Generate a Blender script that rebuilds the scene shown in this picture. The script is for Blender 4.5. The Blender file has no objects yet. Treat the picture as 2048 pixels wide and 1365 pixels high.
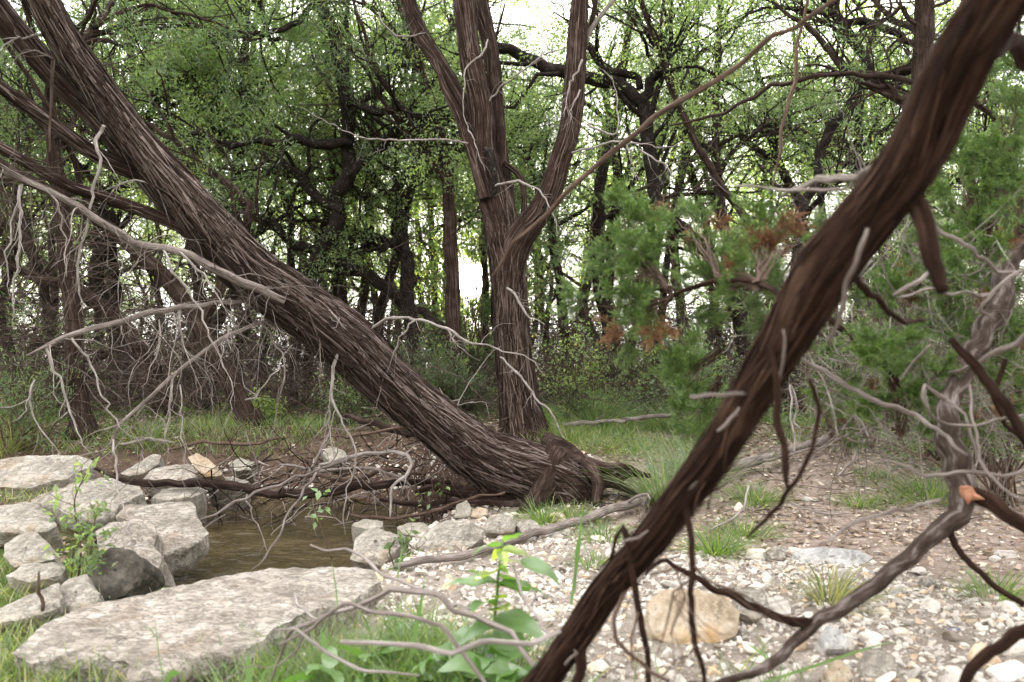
import bpy, math, random
import numpy as np
from mathutils import Vector, Matrix

sc = bpy.context.scene
COL = sc.collection
R = math.radians
# ------------------------------------------------------------------ camera
F = 1600.0                        # focal length in pixels of the 2048 px wide photograph
CAMZ = 0.85
PITCH = math.atan(57.5 / F)
cam_data = bpy.data.cameras.new("camera")
cam = bpy.data.objects.new("camera", cam_data)
COL.objects.link(cam)
cam.location = (0, 0, CAMZ)
cam.rotation_euler = (math.pi / 2 + PITCH, 0, 0)
cam_data.sensor_width = 36.0
cam_data.lens = 36.0 * F / 2048
cam_data.clip_start = 0.02
cam_data.clip_end = 2000
cam_data.dof.use_dof = True
cam_data.dof.focus_distance = 5.2
cam_data.dof.aperture_fstop = 3.0
sc.camera = cam
# ------------------------------------------------------------------ world, sun, exposure
SUN_AZ = math.atan((945 - 1024) / F)
SUN_EL = PITCH + math.atan((682.5 - 560) / F)
SUN = Vector((math.sin(SUN_AZ) * math.cos(SUN_EL), math.cos(SUN_AZ) * math.cos(SUN_EL), math.sin(SUN_EL)))
world = bpy.data.worlds.new("World")
sc.world = world
world.use_nodes = True
wn, wl = world.node_tree.nodes, world.node_tree.links
wn.clear()
w_out = wn.new("ShaderNodeOutputWorld")
w_bg = wn.new("ShaderNodeBackground")
w_sky = wn.new("ShaderNodeTexSky")
w_sky.sky_type = 'NISHITA'
w_sky.sun_disc = False
w_sky.sun_elevation = SUN_EL
w_sky.sun_rotation = SUN_AZ
w_sky.air_density = 1.0
w_sky.dust_density = 1.0
w_bg.inputs['Strength'].default_value = 0.15
# a thin white cloud sheet over the clear sky, and the sun itself with its aureole
w_tc = wn.new("ShaderNodeTexCoord")
w_no = wn.new("ShaderNodeTexNoise")
w_no.inputs['Scale'].default_value = 2.2
w_no.inputs['Detail'].default_value = 5
w_mr = wn.new("ShaderNodeMapRange")
w_mr.inputs['From Min'].default_value = 0.3
w_mr.inputs['From Max'].default_value = 0.7
w_mr.inputs['To Min'].default_value = 0.84
w_mr.inputs['To Max'].default_value = 0.95
w_mix = wn.new("ShaderNodeMix")
w_mix.data_type = 'RGBA'
w_mix.inputs[7].default_value = (3.06, 3.0, 2.98, 1)
wl.new(w_tc.outputs['Generated'], w_no.inputs['Vector'])
wl.new(w_no.outputs['Fac'], w_mr.inputs['Value'])
wl.new(w_mr.outputs['Result'], w_mix.inputs[0])
w_cap = wn.new("ShaderNodeVectorMath"); w_cap.operation = 'MINIMUM'; w_cap.inputs[1].default_value = (7, 6.2, 5.2)
wl.new(w_sky.outputs['Color'], w_cap.inputs[0])
wl.new(w_cap.outputs[0], w_mix.inputs[6])
w_dot = wn.new("ShaderNodeVectorMath")
w_dot.operation = 'DOT_PRODUCT'
w_dot.inputs[1].default_value = SUN
wl.new(w_tc.outputs['Generated'], w_dot.inputs[0])
def w_lobe(lo_deg, hi_deg, gain):
    m = wn.new("ShaderNodeMapRange")
    m.interpolation_type = 'SMOOTHSTEP'
    m.inputs['From Min'].default_value = math.cos(R(hi_deg))
    m.inputs['From Max'].default_value = math.cos(R(lo_deg))
    m.inputs['To Max'].default_value = gain
    wl.new(w_dot.outputs['Value'], m.inputs['Value'])
    return m.outputs['Result']
w_a1 = wn.new("ShaderNodeMath"); w_a1.operation = 'ADD'
wl.new(w_lobe(0.7, 1.15, 900.0), w_a1.inputs[0])
wl.new(w_lobe(0.0, 6.0, 3.0), w_a1.inputs[1])
w_tint = wn.new("ShaderNodeVectorMath"); w_tint.operation = 'SCALE'
w_tint.inputs[0].default_value = (1.0, 0.88, 0.70)
wl.new(w_a1.outputs[0], w_tint.inputs['Scale'])
w_add = wn.new("ShaderNodeVectorMath"); w_add.operation = 'ADD'
wl.new(w_mix.outputs[2], w_add.inputs[0])
wl.new(w_tint.outputs[0], w_add.inputs[1])
wl.new(w_add.outputs[0], w_bg.inputs['Color'])
wl.new(w_bg.outputs[0], w_out.inputs['Surface'])

sun_data = bpy.data.lights.new("sun", 'SUN')
sun = bpy.data.objects.new("sun", sun_data)
COL.objects.link(sun)
sun_data.energy = 4.5
sun_data.angle = R(0.55)
sun_data.color = (1.0, 0.86, 0.66)
sun.rotation_euler = SUN.to_track_quat('Z', 'Y').to_euler()
sun.location = (0, 0, 20)

sc.view_settings.view_transform = 'Standard'
sc.view_settings.look = 'None'
sc.view_settings.gamma = 1.0
sc.view_settings.use_curve_mapping = False
sc.view_settings.exposure = 3.72
sc.render.engine = 'CYCLES'
sc.cycles.max_bounces = 6
sc.cycles.diffuse_bounces = 3
sc.cycles.glossy_bounces = 2
sc.cycles.transmission_bounces = 4
sc.cycles.use_denoising = True
sc.cycles.sample_clamp_indirect = 6.0
sc.cycles.caustics_reflective = False
sc.cycles.caustics_refractive = False

# ------------------------------------------------------------------ helpers
def P(px, py, d):
    """World point seen at photo pixel (px, py), d metres in front of the camera."""
    u, v = (px - 1024) / F, (682.5 - py) / F
    y = math.cos(PITCH) - v * math.sin(PITCH)
    z = math.sin(PITCH) + v * math.cos(PITCH)
    return np.array((u / y * d, d, CAMZ + z / y * d))

def _hash(ix, iy, iz, seed):
    h = (ix.astype(np.int64) * 374761393 + iy.astype(np.int64) * 668265263 + iz.astype(np.int64) * 2147483647 + seed * 974711) & 0xffffffff
    h = ((h ^ (h >> 13)) * 1274126177) & 0xffffffff
    h = ((h ^ (h >> 16)) * 2246822519) & 0xffffffff
    return ((h ^ (h >> 15)) & 0xffff) / 32767.5 - 1.0

def vnoise(p, seed=0):
    p = np.asarray(p, float)
    i = np.floor(p); f = p - i
    f = f * f * (3 - 2 * f)
    i = i.astype(np.int64)
    out = 0
    for dx in (0, 1):
        wx = f[..., 0] if dx else 1 - f[..., 0]
        for dy in (0, 1):
            wy = f[..., 1] if dy else 1 - f[..., 1]
            for dz in (0, 1):
                wz = f[..., 2] if dz else 1 - f[..., 2]
                out = out + wx * wy * wz * _hash(i[..., 0] + dx, i[..., 1] + dy, i[..., 2] + dz, seed)
    return out

def fbm(p, seed=0, octaves=4, gain=0.5):
    p = np.asarray(p, float)
    a, s, o = 1.0, 0.0, 0.0
    for k in range(octaves):
        s = s + a * vnoise(p * 2 ** k, seed + k * 17)
        o += a; a *= gain
    return s / o

def ss(a, b, x):
    t = np.clip((np.asarray(x, float) - a) / (b - a), 0, 1)
    return t * t * (3 - 2 * t)

def ground_z(x, y):
    x = np.asarray(x, float); y = np.asarray(y, float)
    w = ss(-0.9, 0.7, x)
    h = (1 - w) * 0.34 * ss(6.0, 7.1, y) + w * 0.34 * ss(4.0, 7.6, y)
    bank = ss(-0.85, -0.5, x) * (1 - ss(0.45, 0.9, x))
    h = np.maximum(h, 0.24 * bank * ss(4.95, 5.4, y))
    h = h + 0.16 * ss(9, 26, y) + 0.10 * ss(-1.75, -2.7, x) * ss(2.2, 3.5, y) * (1 - ss(5.2, 6.4, y))
    e = np.hypot((x + 1.33 + 0.12 * (y - 4.7)) / 0.90, (y - 4.8) / 1.62)
    h = h - 0.42 * (1 - ss(0.62, 1.12, e + 0.12 * vnoise(np.stack([x * 2.2, y * 2.2, 0 * x], -1), 5)))
    h = h - 0.05 * ss(-0.25, -0.5, x) * (1 - ss(2.6, 3.0, y)) * (1 - ss(-1.5, -2.0, x))
    q = np.stack([x, y, 0 * x], -1)
    h = h + 0.035 * fbm(q * 0.9, 3, 3) + 0.012 * fbm(q * 5, 9, 3) + 0.5 * ss(25, 120, y) * fbm(q * 0.05, 31, 2)
    return h

def G(px, py, lift=0.0):
    """Where the photo pixel's ray meets the ground."""
    a, b = 1.5, 60.0
    d = np.linspace(1.8, 40, 800)
    p0, p1 = P(px, py, 1.0), P(px, py, 2.0)
    dirv = p1 - p0
    pts = p0 + dirv * (d[:, None] - 1.0)
    below = pts[:, 2] < ground_z(pts[:, 0], pts[:, 1]) + lift
    i = int(np.argmax(below)) if below.any() else len(d) - 1
    return pts[i]

class MB:
    """Collects geometry for ONE mesh object, with per-vertex bark coordinates and a per-piece tone."""
    def __init__(s):
        s.v, s.f3, s.f4, s.bk, s.tone, s.n = [], [], [], [], [], 0
    def add(s, v, f, bk=None, tone=0.5):
        v = np.asarray(v, float).reshape(-1, 3)
        f = np.asarray(f, np.int64)
        (s.f4 if f.shape[1] == 4 else s.f3).append(f + s.n)
        s.v.append(v)
        s.bk.append(v if bk is None else np.asarray(bk, float).reshape(-1, 3))
        s.tone.append(np.broadcast_to(np.asarray(tone, float), (len(v),)).copy())
        s.n += len(v)
    def faces_only(s, f):
        f = np.asarray(f, np.int64)
        (s.f4 if f.shape[1] == 4 else s.f3).append(f)
    def mesh(s, name, mat, origin=None, smooth=True, sharp=None):
        v = np.concatenate(s.v) if s.v else np.zeros((0, 3))
        me = bpy.data.meshes.new(name)
        vv = v - np.asarray(origin, float) if origin is not None else v
        f3 = np.concatenate(s.f3) if s.f3 else np.zeros((0, 3), np.int64)
        f4 = np.concatenate(s.f4) if s.f4 else np.zeros((0, 4), np.int64)
        me.vertices.add(len(vv)); me.vertices.foreach_set("co", vv.astype(np.float32).ravel())
        loops = np.concatenate([f3.ravel(), f4.ravel()]).astype(np.int32)
        me.loops.add(len(loops)); me.loops.foreach_set("vertex_index", loops)
        tot = np.concatenate([np.full(len(f3), 3), np.full(len(f4), 4)]).astype(np.int32)
        start = np.concatenate([[0], np.cumsum(tot)[:-1]]).astype(np.int32) if len(tot) else tot
        me.polygons.add(len(tot))
        me.polygons.foreach_set("loop_start", start)
        me.polygons.foreach_set("loop_total", tot)
        me.polygons.foreach_set("use_smooth", np.full(len(tot), bool(smooth)))
        a = me.attributes.new("bk", 'FLOAT_VECTOR', 'POINT')
        a.data.foreach_set("vector", np.concatenate(s.bk).astype(np.float32).ravel())
        a = me.attributes.new("tone", 'FLOAT', 'POINT')
        a.data.foreach_set("value", np.concatenate(s.tone).astype(np.float32))
        me.update(calc_edges=True)
        if sharp:
            me.set_sharp_from_angle(angle=R(sharp))
        if mat is not None:
            me.materials.append(mat)
        return me
    def build(s, name, mat, parent=None, origin=None, smooth=True, sharp=None):
        if origin is None:
            origin = wloc(parent) if parent is not None else (s.v[0][0] if s.v else (0, 0, 0))
        o = bpy.data.objects.new(name, s.mesh(name, mat, origin, smooth, sharp))
        COL.objects.link(o)
        if parent is not None:
            o.parent = parent
        else:
            o.location = origin
        return o

def wloc(o):
    p = np.zeros(3)
    while o is not None:
        p = p + np.array(o.location); o = o.parent
    return p

def tag(o, label=None, cat=None, group=None, kind=None):
    for k, v in (('label', label), ('category', cat), ('group', group), ('kind', kind)):
        if v:
            o[k] = v
    return o

def thing(name, loc, label, cat, group=None):
    o = bpy.data.objects.new(name, None)
    o.empty_display_size = 0.1
    o.location = tuple(float(c) for c in loc)
    COL.objects.link(o)
    return tag(o, label, cat, group)

def copy_tree(o, parent=None):
    c = o.copy(); COL.objects.link(c)
    if parent is not None:
        c.parent = parent
    for ch in o.children:
        copy_tree(ch, c)
    return c

def catmull(pts, k):
    """Resample a polyline (N,D) with a Catmull-Rom spline to k points."""
    p = np.asarray(pts, float)
    if len(p) == 2:
        return p[0] + (p[1] - p[0]) * np.linspace(0, 1, k)[:, None]
    q = np.vstack([2 * p[0] - p[1], p, 2 * p[-1] - p[-2]])
    L = np.concatenate([[0], np.cumsum(np.linalg.norm(np.diff(p[:, :3], axis=0), axis=1) + 1e-6)])
    s = np.linspace(0, L[-1], k)
    i = np.clip(np.searchsorted(L, s, side='right') - 1, 0, len(p) - 2)
    t = ((s - L[i]) / (L[i + 1] - L[i]))[:, None]
    a, b, c, d = q[i], q[i + 1], q[i + 2], q[i + 3]
    return 0.5 * ((2 * b) + (c - a) * t + (2 * a - 5 * b + 4 * c - d) * t ** 2 + (3 * b - a - 3 * c + d) * t ** 3)

def crook(p, r, rng, amp=0.10, it=2):
    """Midpoint displacement: gives a limb the small angular kinks of real wood."""
    p, r = np.asarray(p, float), np.asarray(r, float)
    for _ in range(it):
        seg = p[1:] - p[:-1]; L = np.linalg.norm(seg, axis=1, keepdims=True)
        off = rng.normal(0, 1, seg.shape); off -= seg * ((off * seg).sum(1, keepdims=True) / (L ** 2 + 1e-9))
        mid = (p[1:] + p[:-1]) / 2 + off * L * amp
        q = np.empty((len(p) * 2 - 1, 3)); q[0::2] = p; q[1::2] = mid
        s = np.empty(len(q)); s[0::2] = r; s[1::2] = (r[1:] + r[:-1]) / 2
        p, r, amp = q, s, amp * 0.8
    return p, r

def kinked(p, r, rng, amp=0.13, step=0.06):
    """Dead wood grows in short straight pieces: resample every step metres and throw each node a little off line."""
    D = catmull(np.hstack([np.asarray(p, float), np.asarray(r, float)[:, None]]), 60)
    L = np.linalg.norm(np.diff(D[:, :3], axis=0), axis=1).sum()
    k = int(np.clip(L / step, 4, 60))
    s = np.sort(np.concatenate([[0, 1], (np.arange(1, k) + rng.uniform(-0.35, 0.35, k - 1)) / k]))
    D = np.stack([np.interp(s, np.linspace(0, 1, 60), D[:, j]) for j in range(4)], -1)
    D[1:-1, :3] += rng.normal(0, 1, (len(D) - 2, 3)) * step * amp
    D[1:-1, 3] *= rng.uniform(0.9, 1.16, len(D) - 2)
    return D[:, :3], D[:, 3]

def frames(C):
    T = np.gradient(C, axis=0)
    T /= np.linalg.norm(T, axis=1)[:, None] + 1e-12
    up = np.array((0.13, -1, 0.21)) if abs(T[0][1]) < 0.9 else np.array((1.0, 0, 0))
    N = np.zeros_like(C)
    n = up - T[0] * np.dot(up, T[0]); N[0] = n / np.linalg.norm(n)
    for k in range(1, len(C)):
        n = N[k - 1] - T[k] * np.dot(N[k - 1], T[k]); N[k] = n / (np.linalg.norm(n) + 1e-12)
    return T, N, np.cross(T, N)

def tube(mb, pts, rad, n=10, seg=0.04, rough=0.0, seed=0, ridge=0.0, ridge_k=6.0, twist=0.0, lumps=0.0, cap=True, tone=0.5, flute=0.0, linear=False):
    """Sweep a round limb along pts; ridge/lumps/flute displace its surface (shaggy bark, burls, buttress flutes)."""
    data = np.hstack([np.asarray(pts, float), np.asarray(rad, float)[:, None]])
    length = np.linalg.norm(np.diff(data[:, :3], axis=0), axis=1).sum()
    k = int(max(6, min(700, length / seg)))
    if linear:
        q_ = np.concatenate([[0], np.cumsum(np.linalg.norm(np.diff(data[:, :3], axis=0), axis=1) + 1e-9)])
        D = np.stack([np.interp(np.linspace(0, q_[-1], k), q_, data[:, j]) for j in range(4)], -1)
    else:
        D = catmull(data, k)
    C, r = D[:, :3], np.maximum(D[:, 3], 0.0006)
    s = np.concatenate([[0], np.cumsum(np.linalg.norm(np.diff(C, axis=0), axis=1))])
    if rough:
        fq = float(np.clip(0.16 / max(r.max(), 1e-4), 0.9, 16))
        off = np.stack([vnoise(np.stack([s * fq, 0 * s + j * 7.3, 0 * s + seed], -1), seed + j) for j in range(3)], -1)
        C = C + off * (rough * r)[:, None]
    T, N, B = frames(C)
    th = np.linspace(0, 2 * math.pi, n, endpoint=False)
    tw = th[None, :] + twist * s[:, None]
    rr = np.repeat(r[:, None], n, 1)
    ct, st = np.cos(tw), np.sin(tw)
    if flute:
        rr = rr * (1 + flute * (fbm(np.stack([ct * 1.3, st * 1.3, np.repeat((s * 0.5)[:, None], n, 1)], -1), seed + 5, 2)))
    if lumps:
        rr = rr * (1 + lumps * fbm(np.stack([ct * 1.2, st * 1.2, np.repeat((s / max(r.max(), 0.004) * 0.35)[:, None], n, 1)], -1), seed + 3, 3))
    if ridge:
        q = np.stack([ct * ridge_k, st * ridge_k, np.repeat((s * 2.3)[:, None], n, 1)], -1)
        n1 = vnoise(q, seed + 11)
        n2 = vnoise(q * np.array((2.3, 2.3, 1.9)), seed + 12)
        n3 = vnoise(q * np.array((0.5, 0.5, 3.0)), seed + 13)
        rr = rr + ridge * ((1 - np.abs(n1) * 2) * 0.55 + (1 - np.abs(n2) * 2) * 0.35 + 0.4 * n3)
    V = C[:, None, :] + rr[..., None] * (np.cos(th)[None, :, None] * N[:, None, :] + np.sin(th)[None, :, None] * B[:, None, :])
    bk = np.stack([ct * r[:, None], st * r[:, None], np.repeat(s[:, None], n, 1)], -1)
    a = np.arange(k - 1)[:, None] * n; j = np.arange(n)[None, :]; j2 = (j + 1) % n
    f = np.stack([a + j, a + j2, a + n + j2, a + n + j], -1).reshape(-1, 4)
    base = mb.n
    mb.add(V.reshape(-1, 3), f, bk.reshape(-1, 3), tone)
    if cap:
        for row, flip in ((0, True), (k - 1, False)):
            c = mb.n
            mb.add(C[row][None], np.zeros((0, 3), np.int64), (0, 0, s[row]), tone)
            idx = base + row * n + np.arange(n); nx = np.roll(idx, -1)
            mb.faces_only(np.stack([idx, nx, np.full(n, c)], -1) if not flip else np.stack([nx, idx, np.full(n, c)], -1))
    return dict(C=C, N=N, B=B, T=T, r=r, s=s, rr=rr, n=n, k=k)

def tubes(mb, Pn, Rn, n=4, tone=None):
    """Many thin limbs at once: Pn (M,K,3) paths, Rn (M,K) radii."""
    M, K, _ = Pn.shape
    if M == 0:
        return
    T = np.gradient(Pn, axis=1); T /= np.linalg.norm(T, axis=2, keepdims=True) + 1e-9
    up = np.array((0.31, 0.45, 0.84))
    N = np.cross(T, up); N /= np.linalg.norm(N, axis=2, keepdims=True) + 1e-9
    B = np.cross(T, N)
    th = np.linspace(0, 2 * math.pi, n, endpoint=False)
    off = np.cos(th)[None, None, :, None] * N[:, :, None, :] + np.sin(th)[None, None, :, None] * B[:, :, None, :]
    V = Pn[:, :, None, :] + Rn[:, :, None, None] * off
    s = np.concatenate([np.zeros((M, 1)), np.cumsum(np.linalg.norm(np.diff(Pn, axis=1), axis=2), axis=1)], 1)
    bk = np.stack([np.cos(th)[None, None, :] * Rn[:, :, None], np.sin(th)[None, None, :] * Rn[:, :, None], np.repeat(s[:, :, None], n, 2) + np.arange(M)[:, None, None] * 0.37], -1)
    m = np.arange(M)[:, None, None] * (K * n); a = np.arange(K - 1)[None, :, None] * n; j = np.arange(n)[None, None, :]; j2 = (j + 1) % n
    f = np.stack([m + a + j, m + a + j2, m + a + n + j2, m + a + n + j], -1).reshape(-1, 4)
    tn = 0.5 if tone is None else np.repeat(np.asarray(tone, float), K * n)
    mb.add(V.reshape(-1, 3), f, bk.reshape(-1, 3), tn)

def ribbons(mb, Pn, Wn, side, tone=None, bend=None):
    """Many flat strips (grass blades, bark shreds): paths (M,K,3), half widths (M,K), side vectors (M,3) or (M,K,3)."""
    M, K, _ = Pn.shape
    if M == 0:
        return
    S = side[:, None, :] if side.ndim == 2 else side
    V = np.stack([Pn - S * Wn[..., None], Pn + S * Wn[..., None]], 2)
    m = np.arange(M)[:, None] * (K * 2); a = np.arange(K - 1)[None, :] * 2
    f = np.stack([m + a, m + a + 1, m + a + 3, m + a + 2], -1).reshape(-1, 4)
    s = np.concatenate([np.zeros((M, 1)), np.cumsum(np.linalg.norm(np.diff(Pn, axis=1), axis=2), axis=1)], 1)
    bk = np.stack([np.repeat(np.array((-1, 1.0))[None, None, :], M, 0).repeat(K, 1) * Wn[..., None] + np.arange(M)[:, None, None] * 0.13, np.zeros((M, K, 2)), np.repeat(s[..., None], 2, 2)], -1)
    mb.add(V.reshape(-1, 3), f, bk.reshape(-1, 3), 0.5 if tone is None else np.repeat(np.asarray(tone, float), K * 2))

def unit(a):
    return a / (np.linalg.norm(a, axis=-1, keepdims=True) + 1e-9)

def walk(rng, s, d, L, K, wig, grav=0.0):
    """Crooked random walks: starts (M,3), directions, lengths (M,)."""
    M = len(s)
    out = np.zeros((M, K, 3)); out[:, 0] = s
    cur = unit(np.asarray(d, float)).copy()
    for k in range(1, K):
        cur = cur + rng.normal(0, wig, (M, 3)); cur[:, 2] += grav
        cur = unit(cur)
        out[:, k] = out[:, k - 1] + cur * (np.asarray(L)[:, None] / (K - 1))
    return out

def sample_on(rng, Pn, Rn, per, lo, hi):
    """per random points on each path: positions, tangents, radii."""
    M, K, _ = Pn.shape
    t = rng.uniform(lo, hi, (M, per)) * (K - 1)
    i = np.clip(t.astype(int), 0, K - 2); f = (t - i)[..., None]
    m = np.arange(M)[:, None]
    p = Pn[m, i] * (1 - f) + Pn[m, i + 1] * f
    tan = unit(Pn[m, i + 1] - Pn[m, i])
    r = Rn[m, i] * (1 - f[..., 0]) + Rn[m, i + 1] * f[..., 0]
    return p.reshape(-1, 3), tan.reshape(-1, 3), r.reshape(-1)

def side_dirs(rng, tan, lo, hi, up=0.0):
    a = rng.uniform(lo, hi, len(tan))[:, None]
    rnd = unit(rng.normal(0, 1, tan.shape)); perp = unit(rnd - tan * (rnd * tan).sum(1, keepdims=True))
    d = tan * np.cos(a) + perp * np.sin(a); d[:, 2] += up
    return unit(d)

def taper(r0, K, end=0.3):
    return np.asarray(r0)[:, None] * np.linspace(1, end, K)[None, :]

def leaf_cards(mb, rng, A, per, spread, ln, wd, up=0.3, keep=None):
    """per small folded leaves scattered round each anchor."""
    M = len(A) * per
    c = np.repeat(A, per, 0) + rng.normal(0, spread, (M, 3)) * np.array((1, 1, 0.8))
    if keep is not None:
        m = keep(c); c = c[m]; M = len(c)
    if M == 0:
        return
    d = unit(rng.normal(0, 1, (M, 3)) + np.array((0, 0, -0.15)))
    nrm = rng.normal(0, 1, (M, 3)); nrm[:, 2] += up * 3
    s = unit(np.cross(d, nrm)); nn = np.cross(s, d)
    sc_ = rng.uniform(0.6, 1.25, M)[:, None]
    l, w = ln * sc_, wd * sc_
    V = np.stack([c - d * l * .5, c + s * w * .5 - d * l * .02 + nn * w * .15, c + d * l * .5 - nn * l * .08, c - s * w * .5 - d * l * .02 + nn * w * .15], 1)
    f = np.arange(M * 4).reshape(M, 4)
    mb.add(V.reshape(-1, 3), f, None, np.repeat(rng.uniform(0, 1, M), 4))

def spray_cards(mb, rng, A, D, per, ln, wd, keep=None, spread=0.03):
    """Feathery scale-leaf sprigs: narrow blades fanning from each anchor along D."""
    M = len(A) * per
    c = np.repeat(A, per, 0) + rng.normal(0, spread, (M, 3))
    d = unit(np.repeat(D, per, 0) * 0.9 + rng.normal(0, 0.62, (M, 3)))
    if keep is not None:
        m = keep(c); c, d = c[m], d[m]; M = len(c)
    if M == 0:
        return
    s = unit(np.cross(d, rng.normal(0, 1, (M, 3))))
    l = ln * rng.uniform(0.5, 1.25, M)[:, None]; w = wd * rng.uniform(0.7, 1.3, M)[:, None]
    V = np.stack([c, c + d * l * .55 + s * w * .5, c + d * l, c + d * l * .45 - s * w * .5], 1)
    mb.add(V.reshape(-1, 3), np.arange(M * 4).reshape(M, 4), None, np.repeat(rng.uniform(0, 1, M), 4))

_ico = {}
def ico(sub):
    if sub in _ico:
        return _ico[sub]
    import bmesh
    bm = bmesh.new(); bmesh.ops.create_icosphere(bm, subdivisions=sub, radius=1.0)
    bm.verts.index_update()
    v = np.array([x.co[:] for x in bm.verts]); f = np.array([[q.index for q in x.verts] for x in bm.faces])
    bm.free(); _ico[sub] = (v, f)
    return v, f

def stone_shape(rng, sub=2, planes=9, amp=0.12):
    """An angular pebble: a ball cut by random planes, then roughened; unit size."""
    v, f = ico(sub)
    v = v.copy()
    n = unit(rng.normal(0, 1, (planes, 3)))
    dist = rng.uniform(0.34, 0.82, planes)
    for k in range(planes):
        over = v @ n[k] - dist[k]
        v = v - np.maximum(over, 0)[:, None] * n[k]
    v = v * (1 + amp * fbm(v * 2.2 + rng.uniform(0, 50), int(rng.integers(999)), 3))[:, None]
    return v, f

# ------------------------------------------------------------------ materials
def new_mat(name):
    m = bpy.data.materials.new(name); m.use_nodes = True
    nt = m.node_tree; nt.nodes.clear()
    return m, nt, nt.nodes, nt.links

def ramp(N, stops):
    r = N.new("ShaderNodeValToRGB")
    els = r.color_ramp.elements
    while len(els) < len(stops):
        els.new(0.5)
    for e, (p, c) in zip(els, stops):
        e.position = p; e.color = (*c, 1)
    return r

def noise(N, L, vec, scale, detail=5, rough=0.6, dist=0.0):
    t = N.new("ShaderNodeTexNoise")
    t.inputs['Scale'].default_value = scale; t.inputs['Detail'].default_value = detail
    t.inputs['Roughness'].default_value = rough; t.inputs['Distortion'].default_value = dist
    if vec is not None:
        L.new(vec, t.inputs['Vector'])
    return t

def bark_mat(name, dark, mid, light, across=70, along=5, bump=0.5, rough=0.9, lichen=None, tonal=0.3):
    m, nt, N, L = new_mat(name)
    out = N.new("ShaderNodeOutputMaterial"); b = N.new("ShaderNodeBsdfPrincipled")
    at = N.new("ShaderNodeAttribute"); at.attribute_name = "bk"
    mp = N.new("ShaderNodeMapping"); mp.inputs['Scale'].default_value = (across, across, along)
    L.new(at.outputs['Vector'], mp.inputs['Vector'])
    n1 = noise(N, L, mp.outputs[0], 1.0, 8, 0.65, 0.35)
    n2 = noise(N, L, at.outputs['Vector'], 9.0, 4, 0.6)
    tn = N.new("ShaderNodeAttribute"); tn.attribute_name = "tone"
    mx = N.new("ShaderNodeMath"); mx.operation = 'MULTIPLY_ADD'
    L.new(n2.outputs['Fac'], mx.inputs[0]); mx.inputs[1].default_value = 0.45
    s2 = N.new("ShaderNodeMath"); s2.operation = 'MULTIPLY_ADD'; s2.inputs[1].default_value = tonal
    L.new(tn.outputs['Fac'], s2.inputs[0]); s2.inputs[2].default_value = -0.225 - tonal / 2
    L.new(s2.outputs[0], mx.inputs[2])
    ad = N.new("ShaderNodeMath"); ad.operation = 'ADD'
    L.new(n1.outputs['Fac'], ad.inputs[0]); L.new(mx.outputs[0], ad.inputs[1])
    r = ramp(N, [(0.28, dark), (0.52, mid), (0.78, light)])
    L.new(ad.outputs[0], r.inputs[0])
    col = r.outputs[0]
    if lichen:
        n3 = noise(N, L, at.outputs['Vector'], 26.0, 6, 0.7)
        rr = ramp(N, [(0.60, (0, 0, 0)), (0.68, (1, 1, 1))])
        L.new(n3.outputs['Fac'], rr.inputs[0])
        mm = N.new("ShaderNodeMix"); mm.data_type = 'RGBA'; mm.inputs[7].default_value = (*lichen, 1)
        L.new(rr.outputs[0], mm.inputs[0]); L.new(col, mm.inputs[6]); col = mm.outputs[2]
    L.new(col, b.inputs['Base Color'])
    b.inputs['Roughness'].default_value = rough
    b.inputs['Specular IOR Level'].default_value = 0.06
    bp = N.new("ShaderNodeBump"); bp.inputs['Strength'].default_value = bump; bp.inputs['Distance'].default_value = 0.012
    L.new(n1.outputs['Fac'], bp.inputs['Height']); L.new(bp.outputs[0], b.inputs['Normal'])
    L.new(b.outputs[0], out.inputs['Surface'])
    return m

def leaf_mat(name, stops, trans=0.5, gloss=0.035, tr_gain=1.5):
    m, nt, N, L = new_mat(name)
    out = N.new("ShaderNodeOutputMaterial")
    at = N.new("ShaderNodeAttribute"); at.attribute_name = "tone"
    r = ramp(N, stops); L.new(at.outputs['Fac'], r.inputs[0])
    d = N.new("ShaderNodeBsdfDiffuse"); L.new(r.outputs[0], d.inputs['Color'])
    t = N.new("ShaderNodeBsdfTranslucent")
    sc_ = N.new("ShaderNodeMix"); sc_.data_type = 'RGBA'; sc_.blend_type = 'MULTIPLY'; sc_.inputs[0].default_value = 1
    sc_.inputs[7].default_value = (1.14 * tr_gain, 1.34 * tr_gain, 0.56 * tr_gain, 1)
    L.new(r.outputs[0], sc_.inputs[6]); L.new(sc_.outputs[2], t.inputs['Color'])
    mx = N.new("ShaderNodeMixShader"); mx.inputs[0].default_value = trans
    L.new(d.outputs[0], mx.inputs[1]); L.new(t.outputs[0], mx.inputs[2])
    g = N.new("ShaderNodeBsdfGlossy"); g.inputs['Roughness'].default_value = 0.45
    m2 = N.new("ShaderNodeMixShader"); m2.inputs[0].default_value = gloss
    L.new(mx.outputs[0], m2.inputs[1]); L.new(g.outputs[0], m2.inputs[2])
    L.new(m2.outputs[0], out.inputs['Surface'])
    return m

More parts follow.
